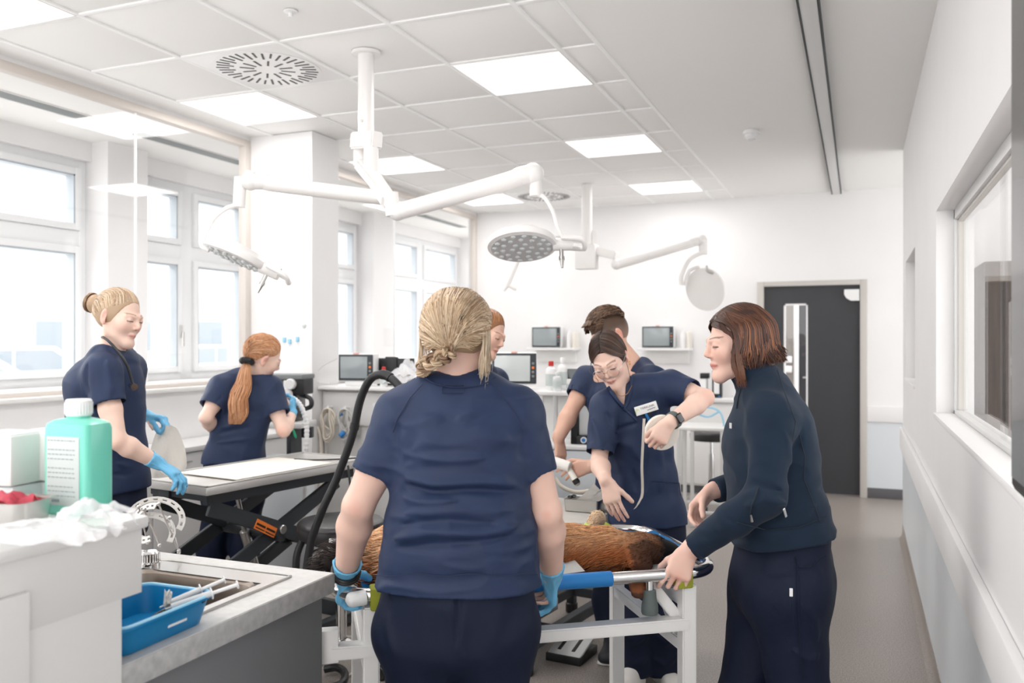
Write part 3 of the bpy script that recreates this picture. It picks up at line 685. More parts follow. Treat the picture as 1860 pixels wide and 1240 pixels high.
t = thing('scissors', 'dark scissors resting on the rim of the instrument tray', 'scissors', p+Vector((-.04, -.02, .055)), YAW)
MB().tube(arc((-.02, 0, .006), .011, 0, 5.9, 14, Vector((1, 0, 0)), Vector((0, .8, .3))), .003, 6).tube(arc((-.004, .02, .006), .011, 0, 5.9, 14, Vector((1, 0, 0)), Vector((0, .8, .3))), .003, 6).build('finger_ring', 'black', t, local=True)
MB().bar((-.008, .008, .006), (.06, .015, .004), .005, .003).build('blade', 'steel', t, local=True)
# ---- round stools
def stool(label, x, y, h, r, rz, black_frame):
    t = thing('round_stool', label, 'stool', (x, y, 0), rz, group='black round stools')
    MB().lathe([(r*.6, h-.075), (r*.97, h-.075), (r, h-.065), (r*1.01, h-.02), (r*.985, h-.008), (r*.93, h), (r*.5, h+.004), (.002, h+.005)], seg=40).build('seat', 'seat_vinyl', t, local=True)
    MB().lathe([(r*1.012, h-.024), (r*1.018, h-.02), (r*1.012, h-.016)], seg=40, cap=False).build('piping', 'seat_vinyl', t, local=True)
    MB().cyl((0, 0, .10), (0, 0, h-.2), .025, 16).cyl((0, 0, h-.22), (0, 0, h-.07), .014, 14).build('column', 'chrome', t, local=True)
    for k in range(5):
        a = 2*math.pi*k/5+.5; e = Vector((math.cos(a), math.sin(a), 0))
        l = MB().bar(e*.02+Vector((0, 0, .125)), e*.27+Vector((0, 0, .085)), .038, .03, .005).build('base_leg', 'steel', t, local=True)
        MB().cyl(e*.255+Vector((0, 0, .06)), e*.255+Vector((0, 0, .09)), .008, 8).cyl(e*.255+Vector((-e.y, e.x, 0))*.018+Vector((0, 0, .033)), e*.255-Vector((-e.y, e.x, 0))*.018+Vector((0, 0, .033)), .033, 18, bev=.004).build('caster', 'black', l, local=True)
    if black_frame:
        MB().tube(cr([(-r*.85, .0, h-.075), (-r*1.0, -.03, h-.16), (-r*1.0, -.03, h-.3), (-r*.9, -.03, h-.40)], 6), .017, 10).build('side_bracket', 'black', t, local=True)
        MB().tube(cr([(-r*.75, -.04, h-.15), (-r*.78, -.05, h-.26), (-r*.3, -.06, h-.24), (.0, -.03, h-.2)], 6), .009, 8).build('foot_ring', 'cable_cream', t, local=True)
        MB().tube([(-.02, -.02, h-.1), (-r*.6, -.05, h-.13), (-r*.7, -.06, h-.15)], .006, 8).build('lever', 'black', t, local=True)
q = CW((620-930)/FPX*3.98, 3.98, 0); stool('black vinyl stool behind the blonde woman left arm, beside the hose arm', q.x, q.y, .69, .20, YAW+.15, True)
q = P(1292, 787, 7.75); stool('black stool far away behind the small white trolley', q.x, q.y, .70, .19, YAW, False)
# ---- black hose arm
t = thing('hose_arm', 'curved black hose arm rising behind the blonde woman', 'hose', CW((560-930)/FPX*3.62, 3.62, 0))
pts = [P(545, 1170, 3.62), P(560, 1010, 3.62), P(583, 932, 3.6), P(612, 868, 3.6), P(640, 790, 3.58), P(652, 735, 3.56), P(664, 702, 3.54), P(678, 684, 3.52), P(696, 680, 3.5), P(712, 688, 3.48), P(729, 706, 3.46)]
c_ = cr(pts, 6); MB().tube(c_, .0172, 14).build('hose', 'black', t)
MB().tube(c_[25:27], .0198, 14).tube(c_[-14:-7], .0205, 14).build('collar', 'black', t)
e = c_[-1]; d = (c_[-1]-c_[-3]).normalized(); MB().cyl(e, e+d*.16, .017, 14).cyl(e+d*.16, e+d*.2, .03, 16, r2=.05).build('nozzle', 'black', t)
b0 = CW((543-930)/FPX*3.62, 3.62, 0); MB().lathe([(.14, 0), (.14, .015), (.04, .03), (.03, .12)], b0, 28).cyl(b0+Vector((0, 0, .1)), P(545, 1170, 3.62), .024, 14).build('base', 'black', t)
t = thing('loose_cable', 'thin black cable hanging beside the black hose arm', 'cable', P(640, 905, 3.7))
MB().tube(cr([P(632, 845, 3.72), P(636, 880, 3.71), P(640, 925, 3.7), P(642, 985, 3.7)], 5), .005, 7).build('cable', 'black', t)
# ---- white cart and stretcher
GU = Vector((RGT*.972+FWD*.233)); GV = Vector((-RGT*.233+FWD*.972)); GO = CW(-.39, 2.36, 0); GRZ = math.atan2(GU.y, GU.x)
def G(u, v, h): return GO+GU*u+GV*v+Vector((0, 0, h))
GL, GW = .945, .60
t = thing('stretcher_cart', 'white metal cart carrying the stretcher', 'cart', G(GL/2, GW/2, 0), GRZ)
for u in (0.0, GL):
    for v in (0, GW):
        l = MB().bar(G(u, v, .10), G(u, v, .79), .045, .045, .004, up=GU).build('leg', 'white_paint', t)
        w = GV*.016
        MB().cyl(G(u, v, .05)-w, G(u, v, .05)+w, .05, 20, bev=.005).bar(G(u, v, .05), G(u, v, .11), .03, .05, .004, up=GU).build('caster', 'black', l)
for v in (0, GW): MB().bar(G(-.11 if v == 0 else .0, v, .672), G(GL, v, .672), .052, .036, .004, up=UP).build('long_rail', 'white_paint', t)
for u in (0, GL): MB().bar(G(u, 0, .74), G(u, GW, .74), .036, .045, .004).bar(G(u, 0, .60), G(u, GW, .60), .036, .04, .004).build('end_rail', 'white_paint', t)
MB().bar(G(GL-.02, .02, .68), G(GL-.11, .02, .79), .034, .02, .003, up=GV).bar(G(GL, .06, .62), G(GL, .22, .735), .02, .034, .003, up=GU).build('brace', 'white_paint', t)
MB().box((-.055, -.02, -.045), (.012, .02, .045), .004).build('bracket', 'white_paint', t, local=True).matrix_local = MW[t.name].inverted() @ (Matrix.Translation(G(-.1, .0, .69)) @ Matrix.Rotation(GRZ, 4, 'Z'))
st = thing('stretcher', 'stretcher with chrome rails, blue sleeves and olive foam bumpers under the dog', 'stretcher', G(GL/2, GW/2, .80), GRZ)
RH = .822; rr_ = .019
def rail_loop(u0, u1, v0, v1, rad):
    o = []
    for cu, cv, a0 in ((u1-rad, v1-rad, 0), (u0+rad, v1-rad, 90), (u0+rad, v0+rad, 180), (u1-rad, v0+rad, 270)):
        for k in range(9):
            a = math.radians(a0+90*k/8); o.append(G(cu+rad*math.cos(a), cv+rad*math.sin(a), RH))
    return o
MB().tube(rail_loop(-.10, GL+.11, -.01, GW+.01, .12), rr_, 14, closed=True).build('rail', 'chrome', st)
for v in (-.01, GW+.01): MB().cyl(G(.12, v, RH), G(.70, v, RH), rr_+.0035, 18, bev=.002).build('blue_sleeve', 'blue_vinyl', st, label='blue vinyl sleeve')
for u, v in ((.02, -.01), (GL-.02, -.01), (.02, GW+.01), (GL-.05, GW+.01)):
    MB().box((-.024, -.03, -.032), (.024, .03, .030), .006).build('foam_bumper', 'olive_foam', st, local=True, label='olive foam bumper').matrix_local = MW[st.name].inverted() @ (Matrix.Translation(G(u, v, RH-.006)) @ Matrix.Rotation(GRZ, 4, 'Z'))
bed = []
for i in range(21):
    row = []
    for j in range(13):
        u = -.02+(GL+.08)*i/20; v = .0+GW*j/12; sag = .045*(1-(2*j/12-1)**4)
        row.append(G(u, v, RH-.004-sag*(1-abs(2*i/20-1)**6)+.002*math.sin(9*u+5*v)))
    bed.append(row)
MB().sheet(bed, .004).build('bed', 'blue_pad', st, label='blue sling bed')
MB().sheet([[G(.90+.018*i, .10+.042*j, RH-.012+.030*math.sin(min(1, i/7)*1.5)+.003*math.sin(i+2*j)) for j in range(10)] for i in range(9)], .004).build('pillow_sheet', 'blue_pad', st, label='raised light blue head end')
MB().tube(cr([G(-.07, -.02, RH-.008), G(-.055, -.02, RH-.006), G(-.015, -.016, RH-.003)], 4), [.004, .012, .016, .019]+[.021]*5, 14).build('hand_grip', 'white_plastic', st, label='white hand grip')
for u, v in ((GL-.125, -.012), (GL-.12, GW+.012), (.1, GW+.012)):
    a = G(u, v, RH)
    f = MB().cyl(a, a-UP*.06, .013, 16).build('foot_post', 'chrome', st)
    MB().lathe([(.0165, -.040), (.0185, -.042), (.020, -.065), (.0245, -.085), (.0255, -.105), (.0235, -.112)], a, 22).build('rubber_foot', 'rubber_grey', f, label='grey rubber foot')
t = thing('paper_sheet', 'white sheet lying between the dog and the blue rail sleeve', 'paper', G(.5, .045, RH+.02), GRZ)
MB().sheet([[G(.30+.046*i, .0+.05*j, RH+.022+.004*j+.003*math.sin(i)) for j in range(4)] for i in range(8)], .0015).build('sheet', 'paper', t)
t = thing('white_strap', 'white strap lying on the blue bed at the dog nose', 'strap', G(GL, .1, RH), GRZ)
MB().sheet([[G(GL-.09+.02*i, .06+.03*j+.012*i, RH-.012+.008*math.sin(i*.8)) for j in range(3)] for i in range(9)], .002).build('strap', 'white_plastic', t)
t = thing('drip_line', 'clear drip tube with yellow clip beside the dog tail', 'tube', G(.0, .5, RH), GRZ)
MB().tube(cr([G(-.1, .52, RH+.03), G(.05, .50, RH+.035), G(.2, .50, RH+.03)], 6), .012, 8).build('tube', 'cloudy_plastic', t)
MB().box((-.03, -.01, -.012), (.03, .01, .012), .004).build('clip', 'olive_foam', t, local=True)
# ---- floor bits
t = thing('black_floor_tube', 'black rubber loop on the floor beside the grey counter', 'tube', PH(610, 1225, .02), YAW)
MB().tube(cr([PH(590, 1215, .03), PH(612, 1212, .04), PH(626, 1222, .03), PH(622, 1240, .03), PH(600, 1250, .02)], 6), .018, 10).build('tube', 'black', t)
t = thing('floor_cable', 'thin cream cable lying on the floor under the cart', 'cable', PH(650, 1215, .005))
MB().tube(cr([PH(605, 1245, .006), PH(640, 1222, .006), PH(680, 1205, .006), PH(720, 1185, .006)], 6), .005, 7).build('cable', 'cable_cream', t)
# ---- half-height supply wall
HWY = 5.15
t = thing('supply_wall', 'white half-height supply wall with shelf top beside the pier', 'half wall', (-2.5, HWY, 0))
x0, x1 = -3.555+2.5, -1.5+2.5
MB().box((x0, .02, .06), (x1, .2, 1.18), .003).build('panel', 'white_paint', t, local=True)
MB().box((x0, -.06, 1.18), (x1+.02, .32, 1.205), .004).build('top_shelf', 'white_gloss', t, local=True)
MB().box((x0, -.0, .93), (-.42, .018, 1.16), .003).build('service_rail', 'white_gloss', t, local=True)
MB().box((x0, .01, 0), (x1, .19, .06)).build('plinth', 'baseboard', t, local=True)
def S(px, h, dy=0.0):                                         # point on the front of the supply wall
    u = (px-930)/FPX; y = HWY+dy; k = (u*CY-SY)/(u*SY+CY); return Vector((k*y, y, h))
def cable_bundle(px, label, col, blue):
    a = S(px, 1.03, -.02)
    t = thing('cable_bundle', label, 'cables', a, 0, group='coiled cables hung on the supply wall')
    MB().cyl(a+Vector((0, .03, .02)), a+Vector((0, -.04, .03)), .008, 10).build('hook', 'white_plastic', t)
    m = MB(); rr = random.Random(px)
    for k in range(5):
        w, hgt = rr.uniform(.03, .05), rr.uniform(.07, .13)
        m.tube([a+Vector((w*math.cos(q)+.012*math.sin(3*q+k), -.02-.008*k, -hgt+hgt*math.sin(q)+.02)) for q in [2*math.pi*i/22 for i in range(22)]], .0065, 7, closed=True)
    m.build('coils', col, t)
    MB().tube(cr([a+Vector((.0, -.03, -.2)), a+Vector((-.02, -.03, -.33)), a+Vector((.05, -.03, -.45)), a+Vector((.12, -.03, -.3))], 6), .0035, 6).build('tail', col, t)
    if blue: MB().cyl(a+Vector((-.02, -.04, -.02)), a+Vector((-.05, -.04, -.03)), .009, 10).build('connector', 'blue_vinyl', t, label='blue connector')
cable_bundle(601, 'cream coiled cables hung on the supply wall, left of the two', 'cable_cream', False)
cable_bundle(632, 'grey coiled cables with a blue connector, beside the black hose arm', 'cable_grey', True)
a = S(642, .93, .0)
t = thing('gas_outlet', 'metal gas outlet plate with blue plug on the supply wall', 'outlet', a)
MB().box((-.055, -.012, -.075), (.055, .015, .075), .004).build('plate', 'steel', t, local=True)
MB().cyl((-.02, -.012, -.02), (-.035, -.06, -.045), .017, 14).build('plug', 'cable_cream', t, local=True)
MB().cyl((-.035, -.06, -.045), (-.055, -.085, -.07), .019, 14).build('plug_collar', 'blue_vinyl', t, local=True)
a = S(690, 1.06, .0)
t = thing('socket_plate', 'white socket cover plate on the supply wall beside the hose bend', 'socket', a)
MB().box((-.05, -.012, -.03), (.05, .0, .03), .003).build('plate', 'white_plastic', t, local=True); MB().cyl((0, -.016, 0), (0, -.012, 0), .012, 14).build('knob', 'white_plastic', t, local=True)
# ---- monitors
def monitor(label, loc, rz, w, h, screen, knobs=True, foot=True, tilt=0):
    t = thing('patient_monitor', label, 'monitor', loc, rz, group='patient monitors')
    b0 = .03 if foot else 0
    MB().box((-w/2, -.02, b0), (w/2, .10, b0+h), .012).build('housing', 'white_plastic', t, local=True)
    MB().box((-w/2+.006, -.026, b0+.008), (w/2-.004, -.018, b0+h-.008), .005).build('bezel', 'dark_metal' if w < .35 else 'slot_grey', t, local=True)
    MB().box((-w/2+.02, -.0285, b0+.025), (w/2-.045, -.0255, b0+h-.022), .002).build('display', screen, t, local=True)
    MB().box((-.02, -.024, b0+h-.008), (.02, .03, b0+h+.006), .004).build('alarm_lamp', 'alarm_pale', t, local=True)
    for k in range(4): MB().box((w/2-.034, -.0285, b0+h*.62-.028*k), (w/2-.018, -.0255, b0+h*.62+.016-.028*k), .002).build('button', 'orange' if k == 1 else 'slot_grey', t, local=True)
    MB().cyl((w/2-.026, -.026, b0+.035), (w/2-.026, -.040, b0+.035), .015, 16, bev=.002).build('knob', 'dark_metal', t, local=True)
    if foot: MB().box((-w*.3, -.02, 0), (w*.3, .10, b0+.004), .004).build('foot', 'white_plastic', t, local=True)
    return t
q = S(648, 1.205, .06); monitor('patient monitor on the supply wall shelf beside the black hose', q, math.radians(12), .265, .20, 'screen_grey')
q = S(934, 1.205, .06); monitor('large pale patient monitor behind the blonde woman right shoulder', q, math.radians(20), .30, .215, 'screen_pale')
for px, l in ((994, 'wall-mounted monitor on the back wall, left of the two'), (1196, 'wall-mounted monitor on the back wall, right of the two, nearest the door')):
    u = (px-930)/FPX; k = (u*CY-SY)/(u*SY+CY); a = Vector((k*8.86, 8.86, 1.45))
    monitor(l, a+Vector((0, -.02, 0)), 0, .34, .235, 'screen_grey', foot=False)
    t = thing('wall_shelf', 'white wall shelf carrying the '+('left' if px < 1000 else 'right')+' wall-mounted monitor', 'shelf', a, 0, group='white wall shelves under monitors')
    MB().box((-.2, -.12, -.025), (.34, .14, 0), .004).build('board', 'white_gloss', t, local=True)
    MB().box((-.15, .09, -.16), (.3, .14, -.025), .003).build('bracket', 'white_paint', t, local=True)
    t = thing('white_bottle', 'white bottle on the shelf beside the '+('left' if px < 1000 else 'right')+' wall monitor', 'bottle', a+Vector((.26, 0, 0)), 0, group='bottles on the wall shelves')
    MB().lathe([(.03, 0), (.032, .004), (.032, .14), (.016, .165), (.016, .19)], seg=18).build('body', 'white_plastic', t, local=True)
    t = thing('file_box', 'narrow white file box at the right end of the '+('left' if px < 1000 else 'right')+' wall shelf', 'box', a+Vector((.32, .02, 0)), 0, group='file boxes on the wall shelves')
    MB().box((-.012, -.08, 0), (.012, .08, .17), .003).build('box', 'mat_cream', t, local=True)
q = S(712, 1.205, .22)
t = thing('black_flat_screen', 'black flat screen seen from behind above the plastic bag', 'screen', (q.x, q.y, 1.205), math.radians(8))
MB().box((-.17, -.012, .09), (.17, .012, .195), .005).build('panel', 'black', t, local=True); MB().box((-.045, -.025, .03), (.045, .02, .205), .006).build('mount', 'black', t, local=True); MB().box((-.09, -.06, 0), (.09, .06, .012), .004).build('stand', 'black', t, local=True)
q = S(735, 1.205, .10)
t = thing('plastic_bag', 'heap of clear plastic bags on the supply wall shelf', 'bag', (q.x, q.y, 1.205), YAW)
for i, (dx, dy, w, h, sd) in enumerate(((0, 0, .2, .15, 31), (.10, -.02, .18, .11, 32), (-.06, -.05, .15, .09, 33), (.02, .04, .16, .2, 35))):
    MB().sheet([[(x+dx, y+dy, z) for x, y, z in r] for r in crumple(w, w*.8, h*.9, sd, 26, .32)]).build('bag', 'crinkled_film', t, local=True)
def small_bottle(name, label, loc, r, h, body, cap, capc, group=None):
    t = thing(name, label, 'bottle', loc, 0, group)
    MB().lathe([(r*.92, 0), (r, .004), (r, h*.66), (r*.85, h*.74), (r*.4, h*.8), (r*.4, h*.84)], seg=20).build('body', body, t, local=True)
    MB().lathe([(r*.46, h*.83), (r*.48, h*.84), (r*.48, h*.98), (r*.4, h)], seg=18).build('cap', capc, t, local=True)
    MB().lathe([(r*1.01, h*.15), (r*1.02, h*.16), (r*1.02, h*.55), (r*1.01, h*.56)], seg=20, cap=False).build('label', 'label_grey', t, local=True)
q = S(697, 1.205, .0); small_bottle('red_cap_bottle', 'small white bottle with red cap beside the plastic bags', (q.x, q.y, 1.205), .026, .14, 'white_plastic', 0, 'red')
# ---- anaesthesia block in front of the pier
q = P(524, 765, 5.5)
t = thing('anaesthesia_machine', 'black anaesthesia machine with white gauges in front of the pier', 'machine', (q.x, q.y, 1.01), math.radians(14))
MB().box((-0.1323, -0.092, 0), (0.0805, 0.092, 0.276), 0.0092).build('body', 'black_gloss', t, local=True)
MB().box((-0.1495, -0.115, 0.2702), (0.138, 0.1035, 0.3013), 0.0069).build('top', 'slot_grey', t, local=True)
MB().box((0.0345, -0.1035, 0.1725), (0.1437, 0.069, 0.276), 0.0092).build('side_block', 'black', t, local=True)
for x, z, r in ((0.06325, 0.2415, 0.0345), (0.0345, 0.1782, 0.03795), (-0.0575, 0.1725, 0.0368), (-0.08625, 0.161, 0.0276)): MB().cyl((x, -0.09775, z), (x, -0.1323, z), r, 24, bev=0.0046).cyl((x, -0.1323, z), (x, -0.138, z), r*0.8625, 20).build('gauge', 'white_plastic', t, local=True)
for x, z in ((-0.0575, 0.2357), (-0.023, 0.23), (-0.1035, 0.2185)): MB().box((x-0.0138, -0.115, z-0.023), (x+0.0138, -0.0897, z+0.023), 0.0046).build('valve', 'white_plastic', t, local=True)
MB().box((0.0115, -0.1092, 0.184), (0.0322, -0.0897, 0.2645), 0.00345).build('flow_tube', 'white_plastic', t, local=True)
MB().tube(cr([(0.1035, -0.0575, 0.1725), (0.1725, -0.069, 0.1495), (0.184, -0.0805, 0.1035), (0.138, -0.069, 0.0805)], 5), 0.01495, 8).build('bellows_arm', 'black', t, local=True)
MB().box((-0.1725, -0.161, -0.0345), (0.1495, 0.1035, -0), 0.0046).build('tray', 'grey_white', t, local=True)
MB().box((0.0345, -0.115, -0.23), (0.06325, 0.069, -0.0345), 0.00345).box((0.1035, -0.046, -0.1035), (0.1725, -0, -0.0345), 0.0046).build('tray_bracket', 'dark_metal', t, local=True)
MB().box((-.16, -.06, -1.01), (0.138, 0.1035, -0.23), 0.0046).build('cabinet', 'wall_pale_blue', t, local=True)
t = thing('breathing_hose', 'white breathing hose bending down beside the ponytailed woman', 'hose', P(540, 745, 5.07))
pts = cr([P(512, 742, 5.22), P(514, 728, 5.12), P(528, 722, 5.04), P(545, 735, 5.02), P(556, 765, 5.02), P(557, 800, 5.02), P(554, 850, 5.04), P(552, 960, 5.12)], 14)
MB().tube(pts, [.0145+.0022*math.sin(i*2.2) for i in range(len(pts))], 12).build('hose', 'white_plastic', t)
t = thing('beige_hose', 'beige hose hanging against the supply wall left of the cables', 'hose', S(580, .9, -.03))
MB().tube(cr([S(560, .98, -.05), S(572, .93, -.05), S(582, .85, -.05), S(584, .6, -.05), S(582, .3, -.05)], 6), .012, 10).build('hose', 'cable_cream', t)
t = thing('white_cable', 'thin white cable looping against the pier beside the monitor', 'cable', S(590, 1.25, -.05))
MB().tube(cr([S(612, 1.40, -.02), S(585, 1.34, -.04), S(572, 1.27, -.05), S(580, 1.225, -.05), S(600, 1.225, -.04)], 6), .003, 6).build('cable', 'cable_grey', t)
# ---- white trolley, bottles and device behind the blonde woman
q = P(1040, 800, 5.0)
t = thing('white_trolley', 'white two-level trolley with a black device, behind the young man arm', 'trolley', (q.x, q.y, 0), math.radians(5))
for z in (.93, 1.235): MB().box((-.16, -.16, z-.025), (.30, .2, z), .004).build('shelf', 'white_gloss', t, local=True)
for x in (-.15, .29):
    for y in (-.15, .19): MB().bar((x, y, .06), (x, y, 1.21), .025, .025, .003).build('leg', 'grey_white', t, local=True)
MB().box((-.15, -.15, .55), (.29, .19, .9), .004).build('drawer_box', 'wall_pale_blue', t, local=True)
for x in (-.15, .29):
    for y in (-.15, .19): MB().cyl((x-.012, y, .03), (x+.012, y, .03), .03, 14).build('caster', 'black', t, local=True)
q2 = P(1062, 800, 4.95)
t = thing('black_device', 'black boxy device with a blue dial on the lower trolley shelf', 'device', (q2.x, q2.y, .93), math.radians(12))
MB().box((-.075, -.06, 0), (-.035, .08, .27), .005).box((-.075, -.06, 0), (.07, .08, .05), .005).box((-.075, -.06, .24), (.07, .08, .27), .005).build('frame', 'black', t, local=True)
MB().box((-.03, -.03, .05), (.065, .07, .24), .004).build('canister', 'cloudy_plastic', t, local=True)
MB().cyl((-.0, -.06, .026), (-.0, -.072, .026), .018, 18).build('dial_rim', 'white_plastic', t, local=True); MB().cyl((-.0, -.072, .026), (-.0, -.076, .026), .011, 16).build('dial', 'blue_vinyl', t, local=True)
for px, z, l, cc, bb, r, h in ((1001, 5.0, 'tall white bottle with red spray cap on the white trolley', 'red', 'white_plastic', .032, .17), (1022, 5.05, 'white spray bottle next to the red capped bottle', 'white_plastic', 'white_plastic', .03, .19), (1012, 4.92, 'short clear bottle in front of the spray bottles', 'white_plastic', 'cloudy_plastic', .026, .11)):
    a = P(px, 700, z); small_bottle('spray_bottle', l, (a.x, a.y, 1.235), r, h, bb, 0, cc, 'bottles on the white trolley')
a = P(1045, 690, 5.08)
t = thing('kidney_bowl', 'grey plastic bowl on a white box on the trolley', 'bowl', (a.x, a.y, 1.30), 0)
MB().lathe([(.045, 0), (.05, .003), (.065, .055), (.068, .056), (.06, .05), (.044, .006)], seg=24).build('bowl', 'slot_grey', t, local=True)
t = thing('white_box', 'white box under the grey bowl on the trolley', 'box', (a.x, a.y, 1.2352), .2)
MB().box((-.075, -.06, 0), (.075, .06, .064), .004).build('box', 'white_paint', t, local=True); MB().box((-.05, -.062, .01), (.05, -.06, .035)).build('label', 'label_grey', t, local=True)
t = thing('suction_hose', 'cream hose loop hanging below the trolley', 'hose', P(1050, 880, 4.75))
MB().tube(cr([P(1008, 868, 4.78), P(1020, 883, 4.76), P(1045, 893, 4.75), P(1075, 890, 4.75), P(1098, 880, 4.76)], 6), .011, 9).build('hose', 'cable_cream', t)
# ---- far right group: back counter, small white table
def BK(px, h, y=8.6):
    u = (px-930)/FPX; k = (u*CY-SY)/(u*SY+CY); return Vector((k*y, y, h))
a = BK(1338, 0).x
t = thing('back_counter', 'white counter along the back wall behind the trolleys', 'counter', (a, 8.55, 0))
MB().box((-2.6, 0, .92), (0, .44, .955), .004).build('worktop', 'white_gloss', t, local=True)
MB().box((-2.6, .06, .08), (-.02, .44, .92), .003).build('body', 'white_paint', t, local=True); MB().box((-2.6, .09, 0), (-.02, .44, .08)).build('plinth', 'baseboard', t, local=True)
for k in range(5): MB().box((-2.59+.515*k, .045, .1), (-2.085+.515*k, .06, .90), .003).build('door', 'white_gloss', t, local=True)
for px, w, h, m_, l in ((1279, .06, .19, 'white_plastic', 'white canister with black top on the back counter'), (1303, .09, .27, 'black', 'black coffee-machine-like device on the back counter beside the fleece woman chin'), (1240, .05, .11, 'pink', 'small pink packet on the back counter behind the elbow')):
    a = BK(px, .956, 8.75); t = thing('counter_item', l, 'container', a, 0)
    MB().box((-w/2, -.05, 0), (w/2, .06, h), .006).build('body', m_, t, local=True)
    if m_ == 'white_plastic': MB().box((-w/2-.004, -.055, h), (w/2+.02, .06, h+.055), .004).build('lid', 'black', t, local=True)
    if m_ == 'black': MB().box((-w/2+.018, -.056, .04), (w/2-.018, -.049, h-.05), .003).build('window', 'white_plastic', t, local=True); MB().box((w/2-.03, -.06, .01), (w/2-.01, -.05, .02), .001).build('lamp', 'blue_vinyl', t, local=True)
q = P(1262, 772, 7.2)
t = thing('small_white_table', 'small white metal table beyond the woman holding tape', 'table', (q.x, q.y, 0), math.radians(4))
MB().box((-.13, -.22, .79), (.26, .25, .815), .004).build('tabletop', 'white_paint', t, local=True)
for x in (-.11, .0, .24):
    for y in (-.2, .23):
        if x == 0.0 and y > 0: continue
        MB().bar((x, y, .0), (x, y, .79), .03, .03, .003).build('leg', 'grey_white', t, local=True)
MB().bar((-.11, -.2, .12), (.24, -.2, .12), .03, .02).bar((-.11, .23, .12), (.24, .23, .12), .03, .02).build('cross_rail', 'grey_white', t, local=True)
t = thing('blue_tubing', 'pale blue tubing heaped on the small white table', 'tube', q+Vector((0, 0, .05)))
MB().tube(cr([P(1235, 752, 7.2), P(1262, 742, 7.2), P(1290, 740, 7.15), P(1310, 752, 7.1), P(1318, 790, 7.1)], 7), .008, 8).build('tube', 'blue_rim', t)
MB().tube(cr([P(1232, 760, 7.15), P(1258, 750, 7.15), P(1285, 757, 7.15), P(1305, 748, 7.15)], 7), .008, 8).build('tube', 'blue_rim', t)
# ---- ceiling-hung operating lamps
def led_head(t, c, nrm, r, side, sub=True):
    n_ = Vector(nrm).normalized(); q = n_.to_track_quat('Z', 'Y').to_matrix(); c = Vector(c)
    h = MB().lathe([(r*.3, -.055), (r*.75, -.045), (r*.97, -.02), (r, 0), (r*.985, .012), (r*.90, .016)], c, 48, q).build('lamp_head', 'lamp_white', t)
    MB().lathe([(r*.90, .0155), (r*.88, .019), (.002, .0195)], c, 48, q).build('lens_plate', 'lens_grey', h)
    l = MB()
    for rad, n in ((0, 1), (.28, 6), (.56, 11), (.78, 16)):
        for k in range(n):
            a = 2*math.pi*k/n+rad; l.sphere(c+q @ Vector((rad*r*math.cos(a), rad*r*math.sin(a), .0195)), (.013, .013, .007), q, 10, 6)
    l.build('led_lenses', 'screen_pale', h)
    side = Vector(side); side = (side-n_*side.dot(n_)).normalized(); up = n_.cross(side)
    MB().tube([c+side*(r-.02), c+side*(r+.075)], .03, 16).build('side_joint', 'lamp_white', t)
    lp = [c+side*(r+.02)+up*.05-n_*.01, c+side*(r+.11)+up*.05, c+side*(r+.13)+up*.0+n_*.02, c+side*(r+.11)-up*.05, c+side*(r+.02)-up*.05-n_*.01]
    MB().tube(cr(lp, 5), .012, 10).build('grip_loop', 'lamp_white', t)
    hp = c+side*(r+.02)+n_*.02
    MB().tube([hp, hp+n_*.045], .010, 12).tube([hp+n_*.045, hp+n_*.06], .014, 12).tube([hp+n_*.06, hp+n_*.1], [.011, .006], 12).build('sterile_handle', 'steel', t)
    return c+side*(r+.05)
pp = PH(665, 95, 3.0); zz = 4.37
t = thing('operating_lamp', 'two-armed white operating lamp hanging near the room centre', 'lamp', pp)
MB().lathe([(.075, 2.985), (.075, 3.0)], (pp.x, pp.y, 0), 28).build('ceiling_flange', 'lamp_white', t)
MB().cyl((pp.x, pp.y, 2.56), (pp.x, pp.y, 2.99), .041, 24).cyl((pp.x, pp.y, 2.50), (pp.x, pp.y, 2.58), .033, 20).build('pole', 'lamp_white', t)
MB().cyl(pp+Vector((.0, -.037, -.36)), pp+Vector((.0, -.044, -.36)), .008, 10).build('screw', 'steel', t)
a0 = P(656, 258, zz); a1 = P(676, 254, zz-.08)
MB().bar(P(645, 257, zz+.02), P(686, 254, zz-.1), .075, .085, .008).build('bracket', 'lamp_white', t)
MB().cyl(P(654, 262, zz+.03), P(654, 302, zz+.03), .034, 20).cyl(P(674, 262, zz-.08), P(674, 328, zz-.08), .037, 20).build('shaft', 'lamp_white', t)
hz = 4.02
MB().bar(P(678, 322, zz-.08), P(708, 368, hz), .075, .07, .015).build('extension_arm', 'lamp_white', t)
MB().bar(P(655, 298, zz), P(700, 352, hz+.12), .07, .06, .012).build('extension_arm', 'lamp_white', t)
MB().cyl(P(710, 350, hz), P(714, 392, hz), .034, 20).build('hub', 'lamp_white', t)
def spring_arm(a, b, r0, r1, z_name='spring_arm'):
    c = cr([a, a.lerp(b, .12), a.lerp(b, .8), a.lerp(b, .9)+UP*.006, b], 4)
    return MB().tube(c, [r0+(r1-r0)*i/(len(c)-1) for i in range(len(c))], 16).sphere(a, r0*1.1).sphere(b, r1*1.1).build(z_name, 'lamp_white', t)
spring_arm(P(722, 385, hz), P(968, 316, hz+.05), .038, .048)
k1 = P(962, 316, hz+.05); MB().cyl(P(973, 312, hz+.05), P(973, 356, hz+.05), .029, 18).build('drop_joint', 'lamp_white', t)
c2 = P(948, 445, hz); e2 = led_head(t, c2, Vector((-FWD*.33-UP*.92+RGT*.02)), .165, RGT)
MB().tube(cr([P(974, 352, hz+.05), P(990, 360, hz+.03), P(1005, 385, hz), P(1014, 415, hz), e2+UP*.0], 7), .0095, 10).build('lamp_yoke', 'lamp_white', t)
